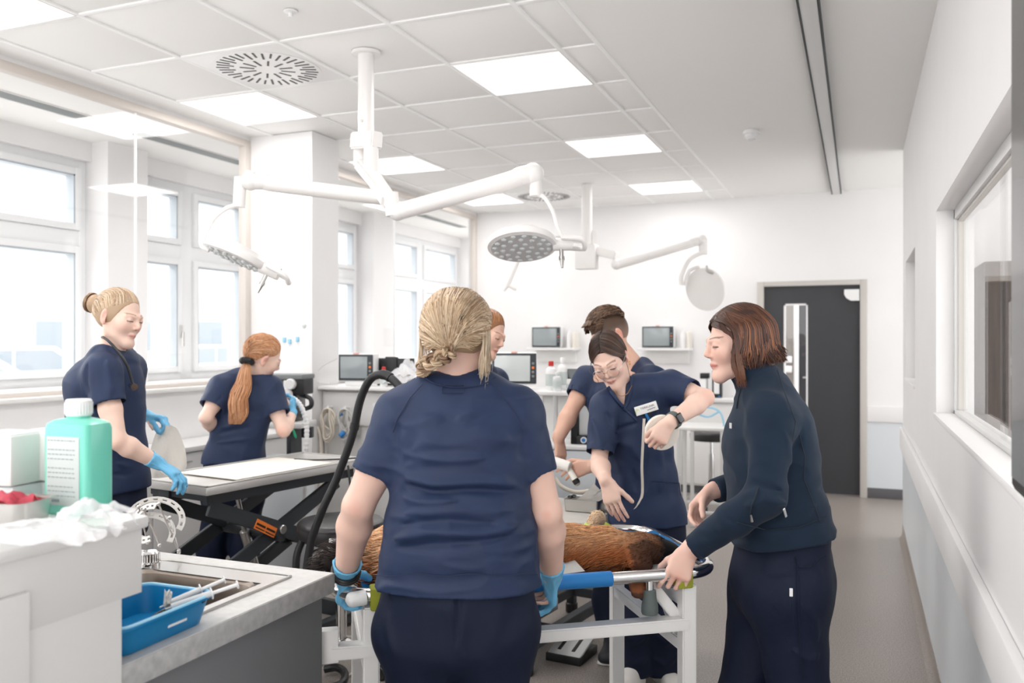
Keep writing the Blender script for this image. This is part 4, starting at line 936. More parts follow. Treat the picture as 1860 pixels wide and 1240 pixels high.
spring_arm(P(700, 360, hz+.12), P(455, 329, hz), .034, .04)
MB().cyl(P(437, 322, hz), P(434, 376, hz), .029, 18).cyl(P(446, 326, hz), P(458, 329, hz), .045, 18).build('drop_joint', 'lamp_white', t)
c1 = P(427, 464, hz); e1 = led_head(t, c1, Vector((-UP*.90+RGT*-.38-FWD*.15)), .15, Vector((RGT*.85-UP*.5)))
MB().tube(cr([P(434, 372, hz), P(412, 378, hz), P(388, 398, hz), P(372, 428, hz), P(366, 446, hz), P(380, 455, hz)], 6), .011, 10).build('lamp_yoke', 'lamp_white', t)
# farther lamp
pp = PH(1066, 335, 3.0); zz = 8.05; t = thing('operating_lamp', 'pale operating lamp hanging far off by the back wall', 'lamp', pp)
MB().cyl((pp.x, pp.y, 2.40), (pp.x, pp.y, 3.0), .05, 20).build('pole', 'lamp_white', t)
MB().box((-.1, -.06, -.80), (.1, .06, -.57), .01).build('bracket', 'lamp_white', t, local=True)
MB().bar(P(1078, 418, zz), P(1080, 457, zz), .06, .06, .01).build('shaft', 'lamp_white', t)
MB().bar(P(1080, 455, zz), P(1120, 465, zz-.1), .1, .08, .012).build('extension_arm', 'lamp_white', t)
MB().bar(P(1064, 440, zz), P(1062, 470, zz), .07, .07, .012).build('shaft', 'lamp_white', t)
spring_arm(P(1120, 480, zz-.1), P(1272, 435, zz-.1), .045, .055)
MB().cyl(P(1277, 432, zz-.1), P(1277, 462, zz-.1), .04, 16).build('drop_joint', 'lamp_white', t)
MB().tube(cr([P(1276, 458, zz-.1), P(1252, 472, zz-.1), P(1238, 500, zz-.1), P(1238, 518, zz-.1)], 6), .022, 10).tube(cr([P(1270, 484, zz-.1), P(1252, 492, zz-.1), P(1244, 518, zz-.1)], 6), .018, 10).build('lamp_yoke', 'lamp_white', t)
led = MB().lathe([(.12, -.05), (.19, -.03), (.205, 0), (.2, .012), (.002, .014)], P(1281, 525, zz-.1), 40, Vector((RGT*-.66-FWD*.7-UP*.2)).to_track_quat('Z', 'Y').to_matrix()).build('lamp_head', 'lamp_white', t)
MB().tube(cr([P(1283, 482, zz-.2), P(1286, 493, zz-.2), P(1301, 496, zz-.2)], 4), .012, 8).build('sterile_handle', 'steel', t)
t3 = MB().tube([P(948, 440, 8.1), P(941, 474, 8.1), P(922, 518, 8.1)], .022, 10).tube([P(922, 518, 8.1), P(914, 528, 8.1)], .018, 8).tube([P(922, 518, 8.1), P(938, 526, 8.1)], .015, 8).build('second_arm', 'lamp_white', t)
MB().cyl(P(1062, 436, zz), P(948, 432, 8.1), .03, 12).build('second_spring_arm', 'lamp_white', t)
# small notices on the pier
for i, (px, py, c_) in enumerate(((553, 592, 'label_grey'), (517, 617, 'blue_rim'), (527, 620, 'blue_rim'), (541, 616, 'blue_rim'))):
    u = (px-930)/FPX; k = (u*CY-SY)/(u*SY+CY); a = Vector((k*5.03, 5.03, HC+(620-py)/FPX*(-k*5.03*SY+5.03*CY)))
    t = thing('wall_hook', ['grey hook on the white pier', 'first pale blue peg on the pier above the ponytailed woman', 'second pale blue peg on the pier above the ponytailed woman', 'third pale blue peg on the pier, nearest the grey hook'][i], 'hook', a, 0, group=None)
    MB().box((-.012, -.012, -.018 if i else -.01), (.012, 0, .018 if i else .012), .003).build('hook', c_, t, local=True)
# ================================================================== SOFT BODIES: distance fields -> one smooth mesh
mat('skin', (224, 184, 165), .5, attr='Col', sss=.12, spec=.35)
mat('hair', (150, 120, 90), .42, attr='Col', spec=.45)
mat('scrubs', (33, 48, 79), .6, var=.06, vscale=14, bump=.08, bscale=420, sheen=.0, spec=.35)
mat('scrub_seam', (30, 43, 74), .8)
mat('trousers', (17, 26, 48), .68, var=.06, vscale=10, bump=.08, bscale=380, sheen=.0, spec=.25)
mat('fleece', (27, 41, 58), .85, var=.06, vscale=16, bump=.08, bscale=700, sheen=.06, spec=.2)
mat('fleece_seam', (24, 34, 46), .85)
mat('glove', (112, 186, 226), .45, bump=.15, bscale=90, spec=.4)
mat('lime_wrap', (196, 214, 120), .8, bump=.3, bscale=120)
mat('shoe_white', (226, 222, 217), .6); mat('shoe_dark', (40, 42, 48), .6)
def A3(v): return np.array([v[0], v[1], v[2]], dtype=np.float32)
class Field:
    def __init__(s, pts, pad, h):
        P_ = np.array([A3(p) for p in pts]); s.h = h; s.lo = P_.min(0)-pad; hi = P_.max(0)+pad
        s.n = np.ceil((hi-s.lo)/h).astype(int)+1
        s.ax = [s.lo[i]+h*np.arange(s.n[i], dtype=np.float32) for i in range(3)]
        s.v = np.full(s.n, .08, np.float32)
    def _sl(s, lo, hi):
        i0 = np.clip(np.floor((lo-s.lo)/s.h).astype(int), 0, s.n); i1 = np.clip(np.ceil((hi-s.lo)/s.h).astype(int)+1, 0, s.n)
        sl = tuple(slice(a, b) for a, b in zip(i0, i1))
        return sl, s.ax[0][sl[0]][:, None, None], s.ax[1][sl[1]][None, :, None], s.ax[2][sl[2]][None, None, :]
    def _put(s, sl, d, k, op):
        a = s.v[sl]
        if a.size == 0: return
        if op == 'add':
            if k > 0: t = np.maximum(k-np.abs(a-d), 0)/k; s.v[sl] = np.minimum(a, d)-t*t*k*.25
            else: s.v[sl] = np.minimum(a, d)
        else:
            d = -d
            if k > 0: t = np.maximum(k-np.abs(a-d), 0)/k; s.v[sl] = np.maximum(a, d)+t*t*k*.25
            else: s.v[sl] = np.maximum(a, d)
    def cone(s, a, b, ra, rb, k=.01, op='add'):
        a, b = A3(a), A3(b); m = max(ra, rb)+k+3*s.h
        sl, X, Y, Z = s._sl(np.minimum(a, b)-m, np.maximum(a, b)+m); ab = b-a; L = float(ab @ ab)+1e-12
        x, y, z = X-a[0], Y-a[1], Z-a[2]; t = np.clip((x*ab[0]+y*ab[1]+z*ab[2])/L, 0, 1)
        d = np.sqrt((x-t*ab[0])**2+(y-t*ab[1])**2+(z-t*ab[2])**2)-(ra+(rb-ra)*t); s._put(sl, d, k, op); return s
    def chain(s, pts, rs, k=.01, op='add'):
        for i in range(len(pts)-1): s.cone(pts[i], pts[i+1], rs[i], rs[i+1], k, op)
        return s
    def econe(s, a, b, wa, da, wb, db, ra, rb=None, k=.02, op='add', ex=2.4):   # elliptic cone; ra/rb = side axis at each end
        a, b = A3(a), A3(b); rb = ra if rb is None else rb; m = max(wa, da, wb, db)+k+3*s.h
        sl, X, Y, Z = s._sl(np.minimum(a, b)-m, np.maximum(a, b)+m); ab = b-a; L2 = float(ab @ ab); L = math.sqrt(L2); ax = ab/L
        ra, rb = A3(ra), A3(rb)
        x, y, z = X-a[0], Y-a[1], Z-a[2]; q = (x*ax[0]+y*ax[1]+z*ax[2]); t = np.clip(q/L, 0, 1); over = q-t*L
        r0 = (ra+rb)/2; r0 = r0-ax*(r0 @ ax); r0 /= np.linalg.norm(r0); f0 = np.cross(ax, r0)
        # twist handled by blending the two end axes
        def ang(r): r = r-ax*(r @ ax); r /= np.linalg.norm(r); return math.atan2(float(r @ f0), float(r @ r0))
        aa, bb = ang(ra), ang(rb); th = aa+(bb-aa)*t
        lx = x*r0[0]+y*r0[1]+z*r0[2]; ly = x*f0[0]+y*f0[1]+z*f0[2]
        if abs(aa-bb) > .01 or abs(aa) > .01:
            c, sn = np.cos(th), np.sin(th); lx, ly = lx*c+ly*sn, -lx*sn+ly*c
        w = wa+(wb-wa)*t; d_ = da+(db-da)*t; e = np.minimum(w, d_)
        k0 = ((np.abs(lx)/w)**ex+(np.abs(ly)/d_)**ex+(np.abs(over)/e)**ex)**(1/ex)
        k1 = np.sqrt((lx/w**2)**2+(ly/d_**2)**2+(over/e**2)**2)+1e-9
        d = np.where(k0 < .3, (k0-1)*e, k0*(k0-1)/k1*np.sqrt((lx/w)**2+(ly/d_)**2+(over/e)**2)/np.maximum(k0, .3)); s._put(sl, d, k, op); return s
    def ell(s, c, r, R, k=.01, op='add'):
        c = A3(c); r = np.array(r, np.float32); m = float(r.max())+k+3*s.h; sl, X, Y, Z = s._sl(c-m, c+m); R = np.array(R, np.float32)
        x, y, z = X-c[0], Y-c[1], Z-c[2]
        l = [x*R[0, i]+y*R[1, i]+z*R[2, i] for i in range(3)]
        k0 = np.sqrt(sum((q/rr)**2 for q, rr in zip(l, r))); k1 = np.sqrt(sum((q/rr**2)**2 for q, rr in zip(l, r)))+1e-9
        s._put(sl, k0*(k0-1)/k1, k, op); return s
    def plane(s, p, n, k=.004):                                    # remove everything on the n side of the plane
        p, n = A3(p), A3(n); n = n/np.linalg.norm(n)
        d = (s.ax[0][:, None, None]-p[0])*n[0]+(s.ax[1][None, :, None]-p[1])*n[1]+(s.ax[2][None, None, :]-p[2])*n[2]
        s.v = np.maximum(s.v, d); return s
    def sub(s, other): s.v = np.maximum(s.v, -other.v); return s
    def mesh(s, smooth=1, disp=None):
        v = s.v; n = v.shape; v[0] = v[-1] = .05; v[:, 0] = v[:, -1] = .05; v[:, :, 0] = v[:, :, -1] = .05
        g = (v < 0); c = np.zeros([q-1 for q in n], np.int8); sh = [(i, j, k) for i in (0, 1) for j in (0, 1) for k in (0, 1)]
        for i, j, k in sh: c += g[i:n[0]-1+i, j:n[1]-1+j, k:n[2]-1+k]
        act = (c > 0) & (c < 8); I = np.argwhere(act); idx = np.full(c.shape, -1, np.int32); idx[act] = np.arange(len(I))
        cv = {q: v[I[:, 0]+q[0], I[:, 1]+q[1], I[:, 2]+q[2]] for q in sh}
        ps = np.zeros((len(I), 3), np.float32); ct = np.zeros(len(I), np.float32)
        for a in sh:
            for ax in range(3):
                if a[ax] == 0:
                    b = list(a); b[ax] = 1; b = tuple(b); va, vb = cv[a], cv[b]; m = (va < 0) != (vb < 0)
                    t = np.where(m, va/np.where(m, va-vb, 1), 0)
                    for q in range(3): ps[:, q] += np.where(m, a[q]+(t if q == ax else 0), 0)
                    ct += m
        V = s.lo+(I+ps/ct[:, None])*s.h
        Q = []
        for ax in range(3):
            o1, o2 = (ax+1) % 3, (ax+2) % 3; sl0 = [slice(None)]*3; sl1 = [slice(None)]*3; sl0[ax] = slice(0, -1); sl1[ax] = slice(1, None)
            E = g[tuple(sl0)] != g[tuple(sl1)]; e = np.argwhere(E); inside = g[tuple(sl0)][E]
            ok = (e[:, o1] > 0) & (e[:, o2] > 0) & (e[:, o1] < n[o1]-1) & (e[:, o2] < n[o2]-1); e = e[ok]; inside = inside[ok]
            def ci(d1, d2): f = e.copy(); f[:, o1] += d1; f[:, o2] += d2; return idx[f[:, 0], f[:, 1], f[:, 2]]
            q = np.stack([ci(-1, -1), ci(0, -1), ci(0, 0), ci(-1, 0)], 1); q[~inside] = q[~inside][:, ::-1]; Q.append(q)
        Q = np.concatenate(Q)
        for _ in range(smooth): V = lap(V, Q)
        if disp is not None:
            N_ = normals(V, Q); V = V+N_*disp(V, N_)[:, None]
        return V.astype(np.float32), Q
def lap(V, Q, lam=.6):
    n = len(V); a = Q.ravel(); b = np.roll(Q, -1, 1).ravel(); w = np.bincount(a, minlength=n)+np.bincount(b, minlength=n); out = np.empty_like(V)
    for i in range(3): out[:, i] = (np.bincount(a, V[b, i], n)+np.bincount(b, V[a, i], n))/np.maximum(w, 1)
    return V*(1-lam)+out*lam
def normals(V, Q):
    f = np.cross(V[Q[:, 2]]-V[Q[:, 0]], V[Q[:, 3]]-V[Q[:, 1]]); N_ = np.zeros_like(V)
    for i in range(3):
        for k in range(4): N_[:, i] += np.bincount(Q[:, k], f[:, i], len(V))
    return N_/(np.linalg.norm(N_, axis=1)[:, None]+1e-12)
def npmesh(name, V, Q, material, parent, col=None, label=None, kind=None):
    me = bpy.data.meshes.new(name); k = Q.shape[1]
    me.vertices.add(len(V)); me.vertices.foreach_set('co', np.ascontiguousarray(V, np.float32).ravel())
    me.loops.add(Q.size); me.loops.foreach_set('vertex_index', Q.ravel().astype(np.int32))
    me.polygons.add(len(Q)); me.polygons.foreach_set('loop_start', np.arange(0, Q.size, k, dtype=np.int32))
    me.polygons.foreach_set('use_smooth', np.ones(len(Q), bool)); me.update(calc_edges=True)
    if col is not None:
        at = me.color_attributes.new('Col', 'FLOAT_COLOR', 'POINT'); c4 = np.ones((len(V), 4), np.float32); c4[:, :3] = col; at.data.foreach_set('color', c4.ravel())
    o = link(name, me, material, parent, label=label)
    if kind: o['kind'] = kind
    return o
def LC(c): return np.array(lin(c), np.float32)
# smooth lattice noise for cloth
_r = np.random.RandomState(5); _T = _r.rand(64, 64, 64).astype(np.float32)
def vn(p):
    i = np.floor(p).astype(int); f = p-i; f = f*f*(3-2*f); o = 0
    for a in (0, 1):
        for b in (0, 1):
            for c in (0, 1):
                w = (f[:, 0] if a else 1-f[:, 0])*(f[:, 1] if b else 1-f[:, 1])*(f[:, 2] if c else 1-f[:, 2])
                o = o+w*_T[(i[:, 0]+a) % 64, (i[:, 1]+b) % 64, (i[:, 2]+c) % 64]
    return o-.5
def cloth(amp, scale, axis=(0, 0, 1), stretch=2.5, seed=0, folds=()):
    ax = A3(axis); ax /= np.linalg.norm(ax)
    def f(V, N_):
        q = V*scale; t = q @ ax; q = q+np.outer(t, ax)*(stretch-1); q = q+seed*7.3
        wq = np.stack([vn(q*.6+3), vn(q*.6+17), vn(q*.6+31)], 1)
        n1 = vn(q+wq*1.6); r = 1-np.abs(n1)*3.2
        d = amp*(r-.5)+amp*.5*vn(q*2.3)
        for pts, w, a in folds:
            pts = np.array([A3(p) for p in pts]); best = np.full(len(V), 9., np.float32)
            for i in range(len(pts)-1):
                a_, b_ = pts[i], pts[i+1]; ab = b_-a_; tt = np.clip(((V-a_) @ ab)/(ab @ ab+1e-12), 0, 1); dd = V-a_-tt[:, None]*ab
                dep = dd @ A3(FWD); dl = np.sqrt(np.maximum((dd*dd).sum(1)-dep*dep, 0)+(.25*dep)**2)
                taper = np.ones_like(tt)
                if i == 0: taper = np.minimum(taper, .15+tt*1.7)
                if i == len(pts)-2: taper = np.minimum(taper, .15+(1-tt)*1.7)
                dl = dl/np.clip(taper, .05, 1); best = np.minimum(best, dl)
            d = d+a*np.exp(-(best/w)**2)
        return d
    return f
# ---- heads and hands
class Head:
    def __init__(s, c, f, u, sc=1.0):
        s.c = Vector(c); f = Vector(f).normalized(); u = Vector(u); u = (u-f*u.dot(f)).normalized(); s.f, s.u, s.r = f, u, f.cross(u); s.sc = sc
        s.R = Matrix((s.r, s.f, s.u)).transposed()
    def w(s, x, y, z): return s.c+(s.r*x+s.f*y+s.u*z)*s.sc
    def loc(s, V): return ((V-A3(s.c)) @ np.array(s.R, np.float32))/s.sc
    def add(s, F, male=False):
        S = s.sc; R = s.R; E = lambda c, r, k=.012, op='add', Rm=None: F.ell(s.w(*c), [q*S for q in r], R if Rm is None else R @ Rm, k*S, op)
        C = lambda a, b, ra, rb, k=.012, op='add': F.cone(s.w(*a), s.w(*b), ra*S, rb*S, k*S, op)
        E((0, -.014, .030), (.074, .096, .090), .02); E((0, .030, -.024), (.050, .064, .070), .028)
        C((0, .045, -.072), (0, .075, -.096), .028, .0165 if not male else .021, .024)
        for q in (-1, 1):
            C((q*.043, .0, -.055), (q*.014, .072, -.096), .014, .014, .034)
            E((q*.034, .062, -.020), (.024, .022, .026), .034)
            C((q*.014, .0905, .020), (q*.044, .074, .020), .010, .009, .016)
            E((q*.0315, .104, .006), (.0155, .014, .0115), .012, 'sub')
            E((q*.0315, .0835, .004), (.0135, .0125, .0125), .003)
            C((q*.005, .102, -.0285), (q*.0105, .097, -.029), .0066, .0056, .006)
        C((0, .092, .016), (0, .108, -.018), .0062, .0082, .008); E((0, .1095, -.0225), (.0088, .0088, .0078), .005)
        C((-.016, .0885, -.0560), (0, .0955, -.0552), .0046, .0056, .007); C((.016, .0885, -.0560), (0, .0955, -.0552), .0046, .0056, .007)
        C((-.012, .0890, -.0655), (.012, .0890, -.0655), .0046, .0046, .007); C((0, .090, -.0655), (0, .0925, -.0655), .0052, .0056, .007)
        C((-.019, .095, -.0607), (.019, .095, -.0607), .0014, .0014, .003, 'sub')
        for q in (-1, 1):
            Rm = Matrix.Rotation(q*-.35, 3, 'Z') @ Matrix.Rotation(-.15, 3, 'X')
            E((q*.0765, -.008, .0), (.0085, .0185, .031), .006, 'add', Rm); E((q*.084, .002, .003), (.006, .010, .018), .006, 'sub', Rm)
            C((q*.076, -.003, -.026), (q*.076, .000, -.030), .0085, .007, .006)
    def paint(s, V, col, brow=(95, 70, 55), lip=(205, 120, 110), open_eye=False):
        L = s.loc(V); x, y, z = np.abs(L[:, 0]), L[:, 1], L[:, 2]; near = (np.linalg.norm(L, axis=1) < .16)
        def mixc(m, c, k=1.0): m = np.clip(m, 0, 1)*k*near; col[:] = col*(1-m[:, None])+LC(c)*m[:, None]
        sm = lambda d, w: 1-np.clip(d/w, 0, 1)
        mixc(sm(np.sqrt((x-.042)**2+(z+.03)**2), .035)*(y > .03), (228, 168, 152), .4)
        mixc(sm(np.sqrt(x**2+(z+.028)**2), .02)*(y > .09), (224, 160, 145), .5)
        mixc(sm(np.sqrt((x/.024)**2+((z+.0607)/.0092)**2), 1.15)*(y > .07)*3.0, lip, .65); mixc(sm(np.abs(z+.0607), .0022)*((x < .021) & (y > .07)), (120, 60, 56), .6)
        bz = .0275+.006*np.sin(np.clip((x-.012)/.038, 0, 1)*2.2)-.004*(x/.05)
        mixc(sm(np.abs(z-bz), .0034)*((x > .012) & (x < .050) & (y > .05))*1.6, brow, .75)
        mixc(sm(np.sqrt((x-.0315)**2+((z-.008)*1.3)**2), .02)*(y > .06), (212, 166, 150), .35)
        ez = .0005-.25*np.abs(x-.0315)**1.0*.25
        mixc(sm(np.abs(z-ez), .0032)*((x > .018) & (x < .046) & (y > .06))*1.6, (45, 32, 28), .92)
        mixc(sm(np.sqrt((x-.007)**2+(z+.0335)**2), .0045)*(y > .098)*1.6, (110, 60, 52), .8)
        mixc((x > .07)*(np.abs(z) < .036)*(np.abs(y+.008) < .025)*1.0, (226, 158, 142), .45)
        return col
def perp(v, d): return (v-d*v.dot(d)).normalized()
def hand(F, W, d, n, side, s=.95, curl=((20, 25, 15),)*4, spread=4, thumb=(.62, .62, .35), tcurl=(12, 18), k=.004, grow=0.0, wr=.0235):
    W = Vector(W); d = Vector(d).normalized(); n = perp(Vector(n), d); t = d.cross(n) if side == 'R' else n.cross(d)
    g = grow
    F.econe(W-d*.02*s, W+d*.082*s+t*.003*s, .025*s+g, .0165*s+g, .039*s+g, .0125*s+g, t, k=.010, ex=2.2)
    F.cone(W+d*.02*s+t*.022*s+n*.006*s, W+d*.055*s+t*.033*s+n*.008*s, .016*s+g, .013*s+g, .012)
    base = ((.029, .086), (.0100, .089), (-.0095, .086), (-.0275, .078)); LN = ((.040, .024, .019), (.044, .028, .020), (.041, .026, .020), (.032, .019, .017)); RD = (.0086, .0088, .0084, .0074)
    tips = []
    for i in range(4):
        bt, bd = base[i]; p = W+(d*bd+t*bt)*s; a = 0; sp = math.radians(spread*(1.3-i*.9)); dd = (d*math.cos(sp)+t*math.sin(sp)).normalized()
        cu = curl[i] if i < len(curl) else curl[-1]; nn = perp(n, dd); r = RD[i]*s+g
        F.cone(p-dd*.02*s, p, r*1.05, r*1.1, .008)
        for j in range(3):
            a += math.radians(cu[j]); v = dd*math.cos(a)+nn*math.sin(a); q = p+v*LN[i][j]*s; r2 = r*(.93 if j < 2 else .82)
            F.cone(p, q, r, r2, .0022 if j else .004); p, r = q, r2*1.02
        tips.append((p, v, i))
    p = W+(d*.024+t*.022+n*.006)*s; v = (d*thumb[0]+t*thumb[1]+n*thumb[2]).normalized(); r = .0135*s+g; ax = v.cross(d.lerp(n, .5)).normalized()
    for j, L in enumerate((.044, .033, .026)):
        if j: v = (Matrix.Rotation(math.radians(tcurl[j-1]), 3, ax) @ v)
        q = p+v*L*s; r2 = r*(.80 if j == 0 else .92); F.cone(p, q, r, r2, .005); p, r = q, r2
    tips.append((p, v, 4)); return tips
def arm(F, S, E, W, r=(.050, .043, .040, .026), k=.015, up=None):
    S, E, W = Vector(S), Vector(E), Vector(W)
    F.cone(S, S.lerp(E, .55), r[0], r[0]*.95, k); F.cone(S.lerp(E, .55), E, r[0]*.95, r[1]*.88, k)
    F.cone(E, E.lerp(W, .28), r[1]*.88, r[2]*1.06, k); F.cone(E.lerp(W, .28), W, r[2]*1.06, r[3], k)
# ---- hair strands: tapered tubes, one colour each
def strands(name, paths, parent, material='hair', seg=3, label=None, kind='stuff'):
    Vs, Qs, Cs, off = [], [], [], 0
    for pts, r, c in paths:
        p = np.array([A3(q) for q in pts]); n = len(p); T = np.gradient(p, axis=0); T /= np.linalg.norm(T, axis=1)[:, None]+1e-9
        ref = np.array([.31, .52, .79]) if abs(T[0] @ np.array([.31, .52, .79])) < .95 else np.array([1., 0, 0])
        U = np.cross(T, ref); U /= np.linalg.norm(U, axis=1)[:, None]+1e-9; W_ = np.cross(T, U)
        rr = np.asarray(r(np.linspace(0, 1, n)) if callable(r) else np.full(n, r)); a = 2*np.pi*np.arange(seg)/seg
        ring = p[:, None, :]+rr[:, None, None]*(U[:, None, :]*np.cos(a)[None, :, None]+W_[:, None, :]*np.sin(a)[None, :, None])
        Vs.append(ring.reshape(-1, 3)); i = np.arange(n-1)[:, None]*seg; k = np.arange(seg)[None, :]; k2 = (k+1) % seg
        Qs.append(np.stack([i+k, i+k2, i+seg+k2, i+seg+k], -1).reshape(-1, 4)+off)
        c = np.asarray(c, np.float32)
        if c.ndim == 2: cc = np.stack([np.interp(np.linspace(0, 1, n), np.linspace(0, 1, len(c)), c[:, q]) for q in range(3)], 1); Cs.append(np.repeat(cc, seg, 0))
        else: Cs.append(np.tile(c, (n*seg, 1)))
        off += n*seg
    return npmesh(name, np.concatenate(Vs), np.concatenate(Qs), material, parent, np.concatenate(Cs), label, kind)
def taper(r0, tip=.25, root=.7): return lambda t: r0*np.interp(t, [0, .15, .7, 1], [root*.6, 1, .95, tip])
class Scalp:                                                      # ellipsoid over the skull, in head coordinates
    def __init__(s, H, c=(0, -.014, .030), r=(.080, .103, .097)): s.H, s.cc, s.rr = H, np.array(c), np.array(r)
    def at(s, d, lift=1.0): d = np.array(d, float); d /= np.linalg.norm(d); q = s.cc+d*s.rr*lift; return s.H.w(*q)
    def path(s, dirs, n=10, lift=1.0, jit=0.0, rng=None):
        dirs = [np.array(d, float)/np.linalg.norm(d) for d in dirs]; out = []; m = len(dirs)-1
        P_ = cr([Vector(d) for d in dirs], max(2, n//m)); w = rng.uniform(-jit, jit) if rng else 0
        for i, d in enumerate(P_): out.append(s.at(d, lift+w))
        return out
def hairline(f):                                                 # f -1..1 : direction of the hairline, brow at 0, nape at the ends
    a = abs(f); sg = 1 if f >= 0 else -1
    K = ((0, (0, .88, .47)), (.3, (.45, .79, .41)), (.5, (.83, .55, .10)), (.66, (.97, .24, -.08)), (.8, (1.0, -.12, -.30)), (1, (.80, -.55, -.72)))
    for (a0, d0), (a1, d1) in zip(K[:-1], K[1:]):
        if a <= a1: t = (a-a0)/(a1-a0); d = [d0[i]*(1-t)+d1[i]*t for i in range(3)]; return (d[0]*sg, d[1], d[2])
def pulled(S, rng, tie, n, cs, r=(.0009, .0022), lift=1.0, jit=.022, spread=.10, end=None, shade=(1.05, .95, .8), bulge=0.0, low=0.0):
    tie = np.array(tie, float); tie /= np.linalg.norm(tie); out = []; ph = [rng.uniform(0, 6.3) for _ in range(4)]
    for k in range(n):
        f = rng.uniform(-1, 1); h = np.array(hairline(f)); w = math.cos(f*math.pi/2); e = tie+np.array([rng.uniform(-spread, spread) for _ in range(3)])*.6
        A = h*.67+tie*.33+np.array((0, 0, .9*w)); B = h*.34+tie*.66+np.array((h[0]*.12, -.5*w-.12, .6*w)); u = .035*math.sin(11*f+ph[0])+.03*math.sin(23*f+ph[1]); A[0] += u; B[0] += u; A[1] += rng.uniform(-.16, .16); B[2] += rng.uniform(-.1, .1)
        dirs = [h, A, B, e]
        if rng.random() < .25: dirs = [h*.4+A*.6, A, B, e]
        L_ = lift+rng.uniform(-jit, jit)+bulge*abs(math.sin(f*3.1)); P_ = cr([Vector(d/np.linalg.norm(d)) for d in dirs], 4); p = [S.at(d, (L_ if i > 2 else lift*(.925, .965, .99)[i])+low*max(0, -d[2]/d.length)) for i, d in enumerate(P_)]
        if end is not None: p = p+[end]
        c = jitc(cs[min(len(cs)-1, int((.5+.5*math.sin(9*f+ph[2])+rng.uniform(-.5, .5))*len(cs)) % len(cs))], rng, .13); out.append((p, taper(rng.uniform(*r), .6), np.array([c*q for q in shade])))
    return out
def jitc(c, rng, a=.16):
    f = 1+rng.uniform(-a, a); b = rng.uniform(-.03, .03); L = LC(c)*f; L[0] *= 1+b; L[2] *= 1-b; return np.clip(L, 0, 1)
# ================================================================== PEOPLE
VX = .0048
def like(F):
    G_ = object.__new__(Field); G_.h, G_.lo, G_.n, G_.ax = F.h, F.lo, F.n, F.ax; G_.v = np.full(F.n, .08, np.float32); return G_
def merge(F, G_, k=.02):
    a, d = F.v, G_.v; t = np.maximum(k-np.abs(a-d), 0)/k; F.v = np.minimum(a, d)-t*t*k*.25
def sleeve(F, S, E, f, r0, r1, k=.03, grow_end=.012, armr=.045):
    S, E = Vector(S), Vector(E); e = S.lerp(E, f); d = (e-S).normalized(); G_ = like(F)
    G_.cone(S, e+d*.06, r0, r1, 0); G_.plane(e, d)
    G_.cone(e-d*.028, e+d*.05, r1-.007, r1-.005, .004, 'sub'); merge(F, G_, k)
def top_field(pts, rings, neck, shoulders, sleeves, hem, voxel=VX, ex=2.4, kk=.04):
    F = Field(pts, .16, voxel)
    for (a, ra, wa, da), (b, rb, wb, db) in zip(rings[:-1], rings[1:]): F.econe(a, b, wa, da, wb, db, ra, rb, kk, ex=ex)
    if hem: F.plane(*hem)
    for nk, S, r0, r1 in shoulders: F.cone(nk, S, r0, r1, .05)
    for s in sleeves: sleeve(F, *s)
    if neck: F.cone(*neck, 'sub')
    return F
def body_skin(t, F, heads, base=(226, 186, 167), pink=(), smooth=1, **kw):
    V, Q = F.mesh(smooth); col = np.tile(LC(base), (len(V), 1)); n1 = vn(V*14)*.10+vn(V*45)*.06; col *= (1+n1)[:, None]
    for c, r, k in pink:
        m = np.clip(1-np.linalg.norm(V-A3(c), axis=1)/r, 0, 1)*k; col = col*(1-m[:, None])+LC((216, 140, 122))*m[:, None]
    for H in heads: col = H.paint(V, col, **kw)
    return npmesh('body', V, Q, 'skin', t, col.astype(np.float32))
def cmesh(name, F, material, t, disp=None, smooth=2, label=None):
    V, Q = F.mesh(smooth, disp); return npmesh(name, V, Q, material, t, label=label)
def legs(t, pel, rv, w, d, L, R_, top, shoes='shoe_white', voxel=.0075, disp=None, name='trousers', mat_='trousers'):
    """pel centre, lateral axis; L/R = [hip, knee, ankle] ; radii fixed by list"""
    pts = [pel]+[p for q in (L, R_) for p, _ in q]; F = Field(pts, .2, voxel)
    F.econe(pel+UP*.10, pel-UP*.06, w*.94, d*.94, w, d, rv, k=.04)
    for q in (L, R_):
        G_ = like(F)
        for (a, ra), (b, rb) in zip(q[:-1], q[1:]): G_.cone(a, b, ra, rb, .04)
        G_.plane(q[-1][0], -UP); F.econe(pel-UP*.02, q[0][0], w*.55, d*.9, q[0][1]*1.05, q[0][1]*1.05, rv, k=.05) ; merge(F, G_, .035)
    F.plane(top, UP)
    cmesh(name, F, mat_, t, disp or cloth(.007, 9, (0, 0, 1), .6, 3))
    return F
def shoe(t, ank, fdir, material, L=.25):
    f = Vector(fdir); f.z = 0; f.normalize(); s = UP.cross(f); a = Vector((ank[0], ank[1], 0)); F = Field([a-f*.1, a+f*.22, a+UP*.12], .08, .0075)
    F.econe(a-f*.05+UP*.045, a+f*.15+UP*.035, .034, .042, .045, .032, s, k=.02); F.cone(a+UP*.045, a+UP*.085, .040, .038, .02); F.plane(a+UP*.012, -UP)
    o = cmesh('shoe', F, material, t)
    G_ = Field([a-f*.1, a+f*.22, a], .08, .0065); G_.econe(a-f*.055+UP*.012, a+f*.155+UP*.012, .038, .014, .049, .014, s, k=.01, ex=3); G_.plane(a+UP*.024, UP); G_.plane(a+UP*.001, -UP)
    cmesh('sole', G_, 'shoe_white', o)
